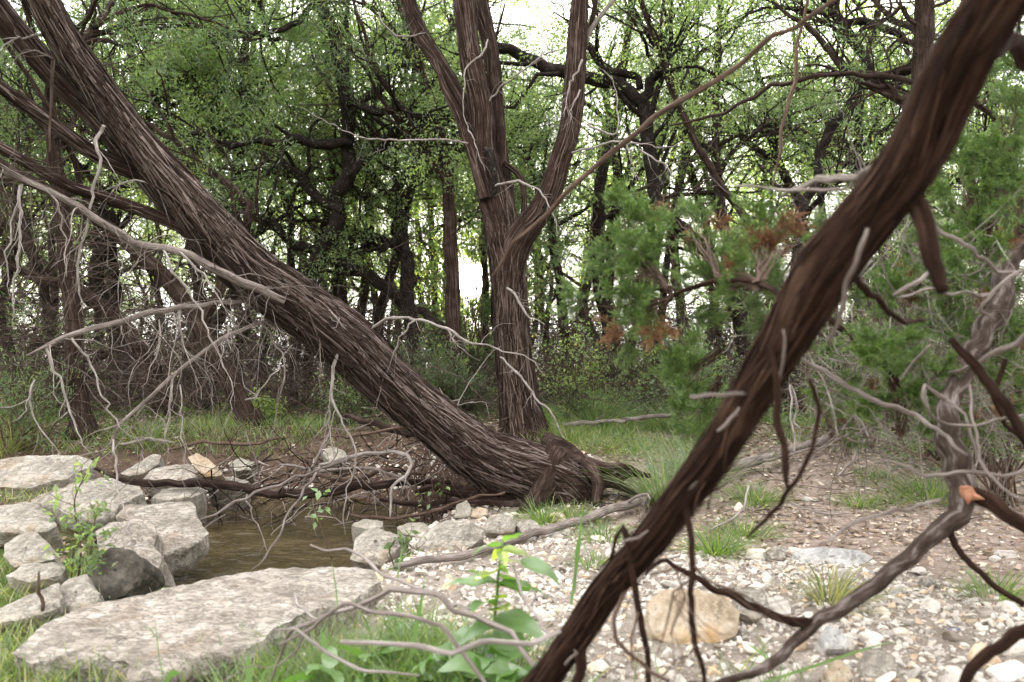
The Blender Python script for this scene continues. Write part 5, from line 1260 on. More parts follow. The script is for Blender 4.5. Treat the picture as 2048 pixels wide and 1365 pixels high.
protos = [prototype(401, 'juniper', 6.2, 0.3), prototype(402, 'oak', 6.8, -0.5), prototype(403, 'juniper', 5.4, -0.2), prototype(404, 'oak', 6.0, 0.7), prototype(405, 'juniper', 7.0, 0.1), prototype(406, 'juniper', 5.0, 0.9)]
SECT = [(-0.50, 'beyond the far end of the rock pile'), (-0.38, 'behind the straight thick juniper'), (-0.27, 'behind the tangle of drooping dead twigs'), (-0.16, 'behind the middle of the leaning trunk'), (-0.05, 'left of the sun behind the forked oak'), (0.06, 'directly behind the central juniper'), (0.16, 'right of the central juniper behind the bunch grass'), (0.27, 'behind the near green bough'), (0.38, 'behind the elbowed oak'), (0.48, 'behind the slanting near limb'), (9, 'behind the thicket at the frame edge')]
def far_label(o, x, y):
    kind = 'shadowy twiggy juniper' if o.name.startswith('juniper') else 'shadowy leafy oak'
    where = next(w for a, w in SECT if x / y < a)
    row = 'in the first row' if y < 13 else ('in the middle rows' if y < 21 else 'in the farthest rows')
    o['label'] = kind + ' ' + row + ' ' + where
    o['group'] = 'trees ' + row + ' ' + where
rg = np.random.default_rng(77)
spots = []
for px, py in [(233, 812), (195, 797), (60, 800), (475, 800), (20, 815), (660, 792), (1107, 785), (1190, 785), (1258, 790), (1440, 792), (1312, 785), (700, 782), (1700, 815), (1950, 830), (2040, 815), (1880, 800), (380, 785), (290, 790), (1060, 778), (760, 784), (1550, 785)]:
    g = G(px, py); spots.append((g[0], g[1]))
tries = 0
while len(spots) < 126 and tries < 6000:
    tries += 1
    y = 9.5 + 30 * rg.random() ** 1.25
    x = rg.uniform(-0.82, 0.82) * y
    if abs(x - math.tan(SUN_AZ) * y) < 0.75 + 0.02 * y:
        continue
    if all((x - a) ** 2 + (y - b) ** 2 > (1.1 + 0.02 * y) ** 2 for a, b in spots):
        spots.append((x, y))
used = set()
for k, (x, y) in enumerate(spots):
    j = int(rg.integers(len(protos)))
    o = protos[j]
    if j in used:
        o = copy_tree(o)
    used.add(j)
    o.location = (x, y, float(ground_z(x, y)))
    o.rotation_euler = (rg.normal(0, 0.05), rg.normal(0, 0.05), rg.uniform(0, 6.28))
    s_ = rg.uniform(0.85, 1.25); wd = s_ * rg.uniform(0.85, 1.25)
    o.scale = (wd, wd, s_)
    far_label(o, x, y)
for j, o in enumerate(protos):
    if j not in used:
        o.location = (10 + j, 30, 0.5); far_label(o, 10, 30)

# unseen rest of the wood, added behind the viewer to cut frontal sky light
woods = bpy.data.objects.new('unseen_woods', None); COL.objects.link(woods)
tag(woods, 'unseen mass of the same wood added to cut frontal sky light', kind='stuff')
rg = np.random.default_rng(76)
for k in range(48):
    a = rg.uniform(math.radians(112), math.radians(428)); rr = rg.uniform(5.2, 11)
    x, y = rr * math.sin(a - math.pi), -1.0 + rr * math.cos(a - math.pi) * -1
    if y > 3.0 and abs(x) < 0.75 * y + 2.0 or (y > 0 and abs(x) < 3.5):
        continue
    mtx = Matrix.Translation((x, y, float(ground_z(x, y)))) @ Matrix.Rotation(rg.uniform(0, 6.28), 4, 'Z') @ Matrix.Scale(rg.uniform(1.0, 1.5), 4)
    for ch in protos[int(rg.integers(6))].children:
        c = ch.copy(); COL.objects.link(c); c.parent = woods; c.matrix_local = mtx

# brush of bare arching twigs between the trunks, and low leafy growth
rg = np.random.default_rng(78)
m_ = 5200
y = 7.6 + 14 * rg.random(m_) ** 1.4; x = rg.uniform(-0.72, 0.72, m_) * y
s = np.stack([x, y, ground_z(x, y) + rg.uniform(0, 0.25, m_)], -1)
d = np.stack([rg.normal(0, 0.7, m_), rg.normal(0, 0.5, m_), rg.uniform(0.1, 1.2, m_)], -1)
w = walk(rg, s, d, rg.uniform(0.5, 2.0, m_), 8, 0.22, -0.07)
k = paths_off_sun(w, 0.05)
mb = MB(); tubes(mb, w[k], taper(rg.uniform(0.002, 0.007, k.sum()), 8, 0.3), 3, rg.uniform(0, 1, k.sum()))
s2, t2, r2 = sample_on(rg, w[k], taper(np.full(k.sum(), 0.004), 8, 0.3), 3, 0.2, 1)
w2 = walk(rg, s2, side_dirs(rg, t2, 0.4, 1.1), rg.uniform(0.15, 0.5, len(s2)), 5, 0.28, -0.05)
tubes(mb, w2, taper(np.full(len(w2), 0.0022), 5, 0.4), 3, rg.uniform(0, 1, len(w2)))
tag(mb.build('undergrowth', M['brush_twig'], origin=(0, 10, 0.4)), 'tangle of bare brown twigs filling the space between the trunks', kind='stuff')

m_ = 11000
y = 12 + 20 * rg.random(m_); x = rg.uniform(-0.75, 0.75, m_) * y
s = np.stack([x, y, ground_z(x, y) + rg.uniform(0, 1.6, m_)], -1)
w = walk(rg, s, np.stack([rg.normal(0, 0.8, m_), rg.normal(0, 0.5, m_), rg.uniform(-0.2, 1.0, m_)], -1), rg.uniform(0.7, 2.2, m_), 7, 0.24, -0.03)
k = paths_off_sun(w, 0.12)
mb = MB(); tubes(mb, w[k], taper(rg.uniform(0.004, 0.012, k.sum()), 7, 0.4), 3, rg.uniform(0, 1, k.sum()))
tag(mb.build('scrub', M['brush_twig'], origin=(0, 18, 0.5)), 'far grey brown scrub of bare stems closing off the wood', kind='stuff')
A = w[k][:, 2:].reshape(-1, 3)
A = A[rg.random(len(A)) < np.where(A[:, 0] < -0.12 * A[:, 1], 0.06, 0.16)]
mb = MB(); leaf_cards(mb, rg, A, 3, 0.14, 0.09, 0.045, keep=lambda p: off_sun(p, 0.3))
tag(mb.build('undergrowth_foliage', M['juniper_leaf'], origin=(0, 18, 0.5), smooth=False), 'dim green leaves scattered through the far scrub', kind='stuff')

def bush(label, px, py, d, hgt, wid, seed, leaf='oak', per=10, mat=None, size=(0.034, 0.017), spr=(0.06, 0.009)):
    rg = np.random.default_rng(seed)
    c = P(px, py, d); c[2] = float(ground_z(c[0], c[1]))
    root = thing('shrub', c, label, 'shrub')
    n = 16 if hgt < 2 else 26
    w = walk(rg, np.repeat(c[None], n, 0) + rg.normal(0, 0.05, (n, 3)) * np.array((1, 1, 0)), np.stack([rg.normal(0, 0.5 * wid, n), rg.normal(0, 0.5 * wid, n), np.full(n, 1.0)], -1), rg.uniform(0.5, 1.1, n) * hgt, 9, 0.18, 0.0)
    s2, t2, r2 = sample_on(rg, w, taper(np.full(n, 0.008), 9, 0.3), 9, 0.15, 1)
    w2 = walk(rg, s2, side_dirs(rg, t2, 0.5, 1.1, 0.1), rg.uniform(0.15, 0.45, len(s2)) * min(1, hgt), 6, 0.25, 0)
    kp = paths_off_sun(w2)
    w2 = w2[kp]
    mb = MB(); tubes(mb, w, taper(np.full(n, 0.008), 9, 0.3), 5); tubes(mb, w2, taper(np.full(len(w2), 0.003), 6, 0.4), 3)
    mb.build('stems', M['brown_twig'], root)
    A = np.concatenate([w2[:, 2], w2[:, 3], w2[:, 5]]); D = np.tile(unit(w2[:, -1] - w2[:, 0]), (3, 1))
    mb = MB()
    if leaf == 'oak':
        leaf_cards(mb, rg, A, per, 0.05 if hgt < 2 else 0.1, *size, keep=off_sun)
    else:
        spray_cards(mb, rg, A, D, per, *spr, keep=off_sun)
    mb.build('crown', mat or (M['oak_leaf'] if leaf == 'oak' else M['juniper_leaf']), root, smooth=False)
    return root
bush('small leafed grey green shrub beside the central trunk', 1150, 790, 7.6, 1.1, 0.7, 501, per=5)
bush('feathery young juniper behind the leaning trunk below the sun', 872, 800, 8.0, 0.75, 0.6, 502, 'juniper')
bush('tall thin juniper sapling deep in the wood right under the sun', 948, 790, 11.0, 3.4, 0.22, 511, 'juniper', per=9, spr=(0.11, 0.022))
bush('leafy tall sapling deep in the wood behind the gap right of the sun', 978, 790, 13.5, 4.6, 0.26, 512, per=8, size=(0.075, 0.038))
bush('leafy tall sapling crowding the gap just below and left of the sun', 926, 790, 12.2, 3.9, 0.22, 513, per=8, size=(0.07, 0.035))
bush('slim juniper sapling filling the gap above the sun far back', 945, 785, 15.5, 6.0, 0.2, 514, 'juniper', per=9, spr=(0.14, 0.03))
bush('tall dark juniper bush at the frame edge behind the thicket', 2000, 880, 4.9, 2.5, 0.55, 515, 'juniper', per=14)
bush('dark juniper bush between the slanting limb and the thicket', 1890, 880, 5.9, 2.1, 0.5, 516, 'juniper', per=12)
bush('feathery young juniper at the foot of the slender reddish juniper', 930, 830, 8.4, 0.5, 0.7, 503, 'juniper')
bush('low leafy shrub in the shade under the leaning trunk', 690, 840, 7.6, 0.5, 0.9, 504, per=4)
bush('dark green juniper shrub behind the near green bough', 1400, 830, 6.6, 0.9, 0.8, 505, 'juniper')
bush('yellowish sprig of a shrub on the far bank', 520, 830, 7.7, 0.3, 0.5, 506, per=4, mat=M['plant_yellow'])
bush('twiggy shrub with sparse leaves behind the mid fallen branch', 1290, 810, 8.4, 0.9, 0.9, 507, per=3)
bush('dark bushy shrub at the far end of the rock pile', 40, 880, 6.6, 0.8, 0.9, 508, 'juniper', per=5)
bush('rounded dark juniper shrub in the thicket behind the grey crooked branch', 1960, 800, 5.6, 1.3, 0.9, 509, 'juniper', per=12)
bush('loose juniper shrub behind the slanting near limb', 1700, 820, 6.4, 1.2, 0.9, 510, 'juniper', per=9)

# ------------------------------------------------------------------ fallen wood
def deadwood(name, label, pts, mat, seed, n=16, seg=0.02, sub=0, cat='branch', twigs_=(), lumps=0.22, rough=0.3, ridge=0.0015, submat=None, slim=0.72):
    p, r = spec(pts)
    p, r = kinked(p, r * slim, np.random.default_rng(seed), 0.10, 0.07)
    root = thing(name, p[0], label, cat)
    mb = MB(); t = tube(mb, p, r, n=n, seg=seg, rough=rough * 0.5, lumps=lumps, ridge=ridge, ridge_k=4, seed=seed, linear=True)
    o = mb.build('stem', mat, root)
    rg = np.random.default_rng(seed)
    for k, tw_ in enumerate(twigs_):
        twig(root, tw_, submat or mat, seed * 10 + k, sub=2, n=8, kink=0.3)
    if sub:
        s, tn, r0 = sample_on(rg, t['C'][None], t['r'][None], sub, 0.05, 0.98)
        w = walk(rg, s, side_dirs(rg, tn, 0.5, 1.3), rg.uniform(0.08, 0.35, sub), 7, 0.25, 0.0)
        for k in range(sub):
            mb = MB(); tubes(mb, w[k:k + 1], taper(np.clip(r0[k:k + 1] * 0.4, 0.0015, 0.006), 7, 0.3), 6)
            mb.build('twig', submat or mat, root)
    return root, t
deadwood('fallen_pole', 'long grey brown pole lying across the gravel and up the brown slope', [(794, 1133, 15, 3.42), (887, 1119, 17, 3.55), (976, 1098, 18, 3.75), (1024, 1081, 19, 3.9), (1110, 1057, 20, 4.12), (1196, 1029, 20, 4.4), (1265, 1002, 20, 4.7), (1327, 978, 20, 4.95), (1451, 940, 20, 5.4), (1555, 909, 20, 5.75), (1644, 884, 18, 6.1), (1796, 853, 16, 6.6), (1992, 829, 13, 7.2)], M['grey_wood'], 601, n=22, rough=0.35, slim=0.82, twigs_=[[(1252, 1008, 9, 4.65), (1290, 988, 8, 4.5), (1301, 1000, 4, 4.45)], [(1520, 925, 8, 5.6), (1600, 905, 7, 5.7), (1790, 870, 5, 6.2), (1990, 842, 3, 6.8)]])
deadwood('fallen_log', 'thin dark log lying over the far end of the pool', [(190, 936, 10, 5.0), (238, 957, 15, 4.95), (310, 967, 19, 4.9), (413, 967, 20, 4.9), (482, 974, 22, 4.88), (568, 988, 24, 4.85), (654, 984, 26, 4.85), (720, 974, 24, 4.9), (800, 966, 18, 5.0), (900, 965, 12, 5.1)], M['juniper_dark'], 602, n=20, rough=0.4, sub=10)
deadwood('fallen_branch', 'bare brown branch lying in the long grass right of the central juniper', [(1124, 852, 12, 6.9), (1155, 847, 12, 6.9), (1231, 843, 12, 6.9), (1317, 832, 12, 6.8), (1352, 822, 8, 6.8), (1400, 800, 5, 6.8)], M['grey_wood'], 603, sub=9)
deadwood('fallen_branch', 'long thin branch from the twig pile dipping to the flat cream block', [(720, 912, 11, 4.7), (700, 916, 11, 4.68), (620, 947, 10, 4.5), (510, 988, 10, 4.25), (450, 1018, 9, 4.1), (396, 1043, 8, 3.95), (344, 1070, 6, 3.8), (300, 1113, 3, 3.6)], M['grey_wood'], 604, n=12, sub=4, slim=0.5)
deadwood('fallen_branch', 'brownish twig arching from the log down to the pool water', [(640, 930, 7, 4.8), (625, 960, 7, 4.7), (585, 1015, 6, 4.45), (551, 1084, 5, 4.05), (530, 1112, 5, 3.95), (503, 1140, 3, 3.8)], M['grey_wood'], 605, n=10, sub=2, twigs_=[[(494, 990, 4, 4.3), (502, 1020, 4, 4.2), (520, 1060, 4, 4.1), (536, 1108, 3, 4.0)]])
deadwood('fallen_branch', 'pale forked branch arching out of the twig pile under the leaning trunk', [(640, 930, 9, 4.75), (680, 919, 10, 4.7), (725, 910, 11, 4.65), (794, 905, 11, 4.6), (814, 919, 11, 4.58), (828, 940, 10, 4.56), (794, 962, 9, 4.52), (781, 991, 8, 4.5), (780, 1036, 5, 4.48)], M['pale_twig'], 606, n=12, sub=6, slim=0.58)
deadwood('fallen_branch', 'dark brown root like branch behind the twig pile', [(700, 1030, 8, 4.75), (780, 1040, 9, 4.7), (870, 1022, 8, 4.7), (940, 995, 7, 4.7), (1010, 985, 5, 4.72)], M['brown_twig'], 607, n=12, sub=4)
for k, (lb, pts) in enumerate([
   ('dark crooked stick low in the twig pile left of the roots', [(560, 965, 8, 5.3), (620, 950, 10, 5.2), (700, 958, 10, 5.1), (780, 940, 9, 5.05), (850, 948, 6, 5.05)]),
   ('brown stick standing on end out of the twig pile', [(600, 1000, 7, 5.1), (612, 950, 7, 5.1), (640, 905, 6, 5.15), (655, 870, 3, 5.2)]),
   ('dark broken limb lying under the trunk along the bank', [(690, 830, 8, 5.6), (740, 845, 13, 5.5), (800, 862, 15, 5.4), (870, 872, 14, 5.3), (930, 880, 9, 5.25)]),
   ('grey stick crossing the dark broken limb', [(640, 880, 4, 5.5), (720, 870, 6, 5.4), (800, 858, 6, 5.35), (842, 855, 4, 5.3)]),
   ('pale crooked stick behind the forked branch in the twig pile', [(560, 930, 5, 5.3), (640, 940, 7, 5.2), (720, 935, 7, 5.1), (790, 950, 6, 5.0), (830, 980, 4, 4.95)]),
   ('thick dark root like stick at the water edge under the roots', [(760, 1000, 8, 4.95), (840, 1010, 12, 4.88), (920, 1000, 12, 4.86), (1000, 1012, 8, 4.84)]),
   ('grey stick lying on the far bank above the log', [(330, 900, 5, 6.2), (400, 885, 7, 6.2), (480, 890, 7, 6.2), (560, 875, 5, 6.2)]),
   ('short dark stick on the far bank near the slanting trunk', [(240, 890, 7, 6.6), (300, 880, 8, 6.6), (350, 888, 5, 6.6)])]):
    deadwood('fallen_branch', lb, pts, [M['brown_twig'], M['grey_wood'], M['juniper_dark']][k % 3], 630 + k, n=10, sub=5, slim=0.9)
# the pile of thin dead twigs itself: uncountable
rg = np.random.default_rng(79)
m_ = 260
s = np.stack([rg.uniform(-1.9, -0.25, m_), rg.uniform(4.95, 6.0, m_), rg.uniform(0.0, 0.42, m_)], -1)
s[:, 2] += np.maximum(ground_z(s[:, 0], s[:, 1]), WZ)
d = np.stack([rg.normal(-0.3, 0.9, m_), rg.normal(-0.5, 0.5, m_), rg.normal(-0.25, 0.45, m_)], -1)
w = walk(rg, s, d, rg.uniform(0.15, 0.85, m_), 9, 0.2, -0.03)
w[..., 2] = np.maximum(w[..., 2], np.maximum(ground_z(w[..., 0], w[..., 1]), WZ) - 0.01)
mb = MB(); tubes(mb, w, taper(rg.uniform(0.0014, 0.0055, m_), 9, 0.35), 5, rg.uniform(0, 1, m_))
tag(mb.build('twig_litter', M['mixed_twig'], origin=(-0.9, 5.4, 0.1)), 'heap of thin grey dead twigs under the leaning trunk', kind='stuff')
m_ = 900
x = np.concatenate([rg.uniform(-3.5, 3.5, m_), rg.uniform(-2.6, -0.4, 500)]); y = np.concatenate([4.4 + 5 * rg.random(m_), rg.uniform(5.6, 7.4, 500)]); m_ += 500
kp = (ground_z(x, y) > 0.0)
x, y = x[kp], y[kp]; m_ = len(x)
a = rg.uniform(0, 6.28, m_)
s = np.stack([x, y, ground_z(x, y) + 0.012], -1)
w = walk(rg, s, np.stack([np.cos(a), np.sin(a), 0 * a], -1), rg.uniform(0.05, 0.4, m_), 6, 0.16, 0)
w[..., 2] = ground_z(w[..., 0], w[..., 1]) + 0.006 + 0.02 * np.abs(np.sin(np.linspace(0, 3, 6)))[None] * rg.random(m_)[:, None]
mb = MB(); tubes(mb, w, taper(rg.uniform(0.001, 0.004, m_), 6, 0.5), 4, rg.uniform(0, 1, m_))
tag(mb.build('fallen_twigs', M['brush_twig'], origin=(0, 6, 0.2)), 'small broken twigs scattered over the brown earth', kind='stuff')

# ------------------------------------------------------------------ the near limb slanting through the picture
rng = np.random.default_rng(14)
near = thing('near_juniper_limb', (-0.09, 1.78, 0.0), 'dark out of focus juniper limb slanting from bottom centre to upper right corner', 'tree')
mb = MB()
p, r = spec([(1010, 1460, 50, 1.72), (1062, 1378, 52, 1.70), (1120, 1300, 54, 1.68), (1170, 1236, 57, 1.66), (1219, 1170, 60, 1.63), (1275, 1106, 66, 1.6), (1330, 1040, 73, 1.57), (1376, 978, 76, 1.55), (1426, 914, 80, 1.52), (1511, 782, 86, 1.47), (1595, 660, 97, 1.42), (1662, 545, 116, 1.37), (1722, 450, 119, 1.33), (1799, 340, 118, 1.28), (1901, 165, 124, 1.2), (2002, 17, 126, 1.13), (2120, -150, 124, 1.05), (2240, -330, 120, 0.98), (2700, -1000, 104, 0.9), (3500, -2300, 70, 0.9)])
r = r * 0.94
p[0] = (-0.08, 1.78, 0.02)
t = tube(mb, p, r, n=84, seg=0.007, ridge=0.0062, ridge_k=3.6, twist=0.9, flute=0.25, rough=0.35, seed=9, lumps=0.14)
tk = mb.build('trunk', M['near_bark'], near)
shred_bark(tk, t, rng, 60, 900, M['near_bark'], L=(0.04, 0.2), W=(0.001, 0.0034), lift=0.020, droop=0.03)
NB, NBT = M['near_bark'], M['brown_twig']
for k, (pts, mt, nm) in enumerate([
   ([(1500, 788, 12, 1.45), (1440, 792, 12, 1.42), (1380, 793, 11, 1.4)], GW, 'branch_stub'),
   ([(1655, 690, 10, 1.4), (1690, 600, 14, 1.32), (1705, 540, 15, 1.28), (1722, 490, 14, 1.26), (1735, 458, 8, 1.26)], GW, 'branch_stub'),
   ([(1425, 878, 10, 1.5), (1448, 852, 14, 1.46), (1470, 828, 12, 1.44), (1478, 815, 6, 1.44)], GW, 'branch_stub'),
   ([(1541, 690, 12, 1.4), (1552, 760, 14, 1.38), (1556, 860, 15, 1.38), (1570, 940, 15, 1.37), (1576, 980, 6, 1.36)], NB, 'twig'),
   ([(1560, 760, 10, 1.4), (1568, 700, 10, 1.37), (1566, 660, 6, 1.36)], GW, 'branch_stub'),
   ([(1618, 760, 9, 1.4), (1640, 820, 10, 1.4), (1625, 900, 9, 1.4), (1600, 950, 9, 1.4), (1560, 1010, 9, 1.42), (1495, 1076, 5, 1.45)], NB, 'twig'),
   ([(1372, 1010, 14, 1.52), (1386, 1080, 13, 1.5), (1380, 1180, 13, 1.5), (1390, 1260, 14, 1.5), (1408, 1340, 11, 1.5), (1414, 1400, 6, 1.5)], NB, 'twig'),
   ([(1245, 1058, 15, 1.58), (1256, 1100, 15, 1.56), (1270, 1180, 14, 1.55), (1285, 1260, 13, 1.55), (1300, 1380, 12, 1.55)], NB, 'twig'),
   ([(1220, 1120, 10, 1.6), (1232, 1080, 12, 1.6), (1248, 1050, 6, 1.6)], NB, 'branch_stub'),
   ([(1246, 1085, 8, 1.55), (1275, 1078, 9, 1.52), (1296, 1062, 5, 1.5)], GW, 'branch_stub'),
   ([(1250, 1180, 9, 1.58), (1228, 1230, 9, 1.57), (1232, 1280, 8, 1.56), (1275, 1320, 8, 1.55), (1340, 1365, 8, 1.54)], NBT, 'twig'),
   ([(1162, 1290, 26, 1.66), (1160, 1340, 24, 1.64), (1135, 1400, 20, 1.62)], NB, 'branch'),
   ([(1130, 1330, 9, 1.62), (1155, 1305, 8, 1.6), (1148, 1300, 4, 1.6)], GW, 'branch_stub'),
   ([(1800, 370, 40, 1.29), (1832, 420, 46, 1.27), (1852, 500, 40, 1.24), (1872, 545, 34, 1.22), (1885, 585, 26, 1.21)], NB, 'branch'),
   ([(1765, 345, 20, 1.35), (1733, 340, 16, 1.5), (1692, 358, 16, 1.6), (1660, 362, 17, 1.68), (1623, 363, 14, 1.75), (1590, 378, 9, 1.82), (1560, 393, 4, 1.9)], GW, 'branch'),
   ([(1735, 352, 8, 1.55), (1700, 374, 8, 1.6), (1630, 380, 7, 1.7), (1540, 378, 5, 1.8), (1470, 372, 3, 1.9)], GW, 'branch'),
   ([(1930, 120, 40, 1.18), (1990, 100, 40, 1.3), (2048, 122, 38, 1.45), (2120, 100, 30, 1.6)], NB, 'branch'),
   ([(1360, 985, 9, 1.52), (1405, 960, 9, 1.5), (1420, 955, 5, 1.5)], GW, 'branch_stub'),
   ([(1590, 620, 13, 1.42), (1520, 570, 12, 1.7), (1440, 560, 11, 1.9), (1350, 590, 9, 2.1), (1262, 560, 6, 2.3)], NB, 'branch'),
   ([(1690, 540, 16, 1.4), (1720, 570, 16, 1.45), (1760, 600, 14, 1.5), (1800, 640, 12, 1.55), (1850, 640, 8, 1.65)], NB, 'branch')]):
    p_, r_ = spec(pts); p_, r_ = crook(p_, r_ * (0.55 if nm == 'branch_stub' else 0.85), np.random.default_rng(700 + k), 0.035); mb = MB()
    tube(mb, p_, r_, n=14, seg=0.012, rough=0.5, lumps=0.2, seed=700 + k, ridge=0.0012, ridge_k=3)
    mb.build(nm, mt, near)
# wispy offshoots of the hanging twigs
for k, pts in enumerate([
   [(1386, 1130, 7, 1.5), (1440, 1170, 7, 1.5), (1500, 1205, 7, 1.52), (1540, 1225, 4, 1.53)], [(1390, 1290, 6, 1.5), (1345, 1320, 6, 1.49), (1320, 1370, 4, 1.48)],
   [(1278, 1220, 6, 1.55), (1262, 1280, 6, 1.54), (1278, 1365, 4, 1.53)], [(1380, 1160, 6, 1.5), (1345, 1200, 6, 1.5), (1330, 1260, 5, 1.5), (1310, 1320, 3, 1.5)],
   [(1640, 820, 5, 1.4), (1668, 870, 5, 1.4), (1660, 920, 4, 1.4)], [(1300, 1150, 6, 1.55), (1352, 1150, 6, 1.5), (1364, 1210, 8, 1.48), (1340, 1270, 6, 1.47)]]):
    twig(near, pts, NBT, 740 + k, sub=3, kink=0.4)
def spray_mesh(seed, mat, m=46, L=0.11):
    """A soft tuft of scale-leaf branchlets, about 11 cm long, growing along +Z."""
    rg = np.random.default_rng(seed)
    n0 = 9
    s = np.zeros((n0, 3)); s[:, 2] = rg.uniform(0, L * 0.45, n0)
    w = walk(rg, s, np.stack([rg.normal(0, 0.5, n0), rg.normal(0, 0.5, n0), np.full(n0, 1.0)], -1), rg.uniform(0.5, 0.95, n0) * L, 6, 0.14, 0.02)
    mb = MB(); tubes(mb, w, taper(np.full(n0, 0.0011), 6, 0.7), 4, rg.uniform(0, 0.4, n0))
    s2, t2, _ = sample_on(rg, w, taper(np.full(n0, 0.001), 6, 0.7), m // 3, 0.15, 1.0)
    w2 = walk(rg, s2, side_dirs(rg, t2, 0.3, 0.8), rg.uniform(0.018, 0.04, len(s2)), 4, 0.16, 0.03)
    tubes(mb, w2, taper(np.full(len(w2), 0.0011), 4, 0.7), 3, rg.uniform(0, 1, len(w2)))
    s3, t3, _ = sample_on(rg, w2, taper(np.full(len(w2), 0.001), 4, 0.7), 4, 0.2, 1.0)
    w3 = walk(rg, s3, side_dirs(rg, t3, 0.3, 0.8), rg.uniform(0.008, 0.018, len(s3)), 3, 0.1, 0.02)
    tubes(mb, w3, taper(np.full(len(w3), 0.0010), 3, 0.75), 3, rg.uniform(0.2, 1, len(w3)))
    return mb.mesh('foliage_spray', mat, (0, 0, 0))
SPR = [spray_mesh(801 + k, M['near_spray']) for k in range(3)]
DSP = [spray_mesh(811 + k, M['dead_spray'], m=30, L=0.09) for k in range(2)]
def put_spray(parent, c, direction, scale, dead, rg):
    o = bpy.data.objects.new('foliage_spray' if not dead else 'dead_spray', (DSP if dead else SPR)[int(rg.integers(2 if dead else 3))])
    COL.objects.link(o); o.parent = parent
    o.location = tuple(np.asarray(c) - wloc(parent))
    q = Vector(direction).to_track_quat('Z', 'Y').to_euler(); o.rotation_euler = q
    o.rotation_euler.rotate_axis('Z', rg.uniform(0, 6.28)); o.scale = (scale, scale, scale)
rg = np.random.default_rng(80)
def cluster(parent, px, py, d, sx, sy, n, dead=0.1, scale=(0.5, 0.95), stem_from=None):
    c0 = P(px, py, d)
    ax = P(*stem_from) if stem_from else None
    cen = []
    n = max(6, int(n * 1.25))
    for _ in range(n):
        q = P(px + rg.normal(0, sx), py + rg.normal(0, sy), d * (1 + rg.normal(0, 0.06)))
        dr = unit((q - c0) * np.array((1, 1, 0.7)) + np.array((0, 0, 0.045)) + rg.normal(0, 0.03, 3))
        put_spray(parent, q - dr * 0.05, dr, rg.uniform(*scale), rg.random() < dead * 0.35, rg)
        cen.append(q - dr * 0.05)
    cen = np.array(cen)
    src = np.repeat((ax if ax is not None else c0 - np.array((0, 0, 0.15)))[None], n, 0)
    u = np.linspace(0, 1, 7)[None, :, None]
    mid = c0 + (cen - c0) * 0.35 + rg.normal(0, 0.015, cen.shape)
    w = src[:, None] * (1 - u) ** 2 + 2 * mid[:, None] * u * (1 - u) + cen[:, None] * u ** 2
    w = w + rg.normal(0, 0.006, w.shape)
    mb = MB(); tubes(mb, w, taper(np.full(n, 0.0026), 7, 0.35), 4)
    tag(mb.build('twigs', M['brown_twig'], parent), kind='stuff')
cluster(near, 1262, 520, 2.25, 34, 42, 20, 0.0, stem_from=(1340, 580, 2.1))
cluster(near, 1270, 620, 2.2, 36, 30, 12, 0.55, stem_from=(1350, 590, 2.1))
cluster(near, 1470, 560, 2.0, 46, 34, 14, 0.25, stem_from=(1520, 570, 1.7))
cluster(near, 1530, 480, 2.1, 60, 34, 12, 0.75, stem_from=(1520, 570, 1.7))
cluster(near, 1400, 450, 2.5, 36, 26, 8, 0.5, stem_from=(1440, 560, 1.9))
cluster(near, 1545, 640, 1.9, 36, 30, 7, 0.3, stem_from=(1560, 590, 1.6))
cluster(near, 1380, 750, 2.6, 30, 40, 10, 0.05, stem_from=(1440, 700, 2.2))
cluster(near, 1395, 830, 2.7, 32, 30, 10, 0.05, stem_from=(1440, 760, 2.3))

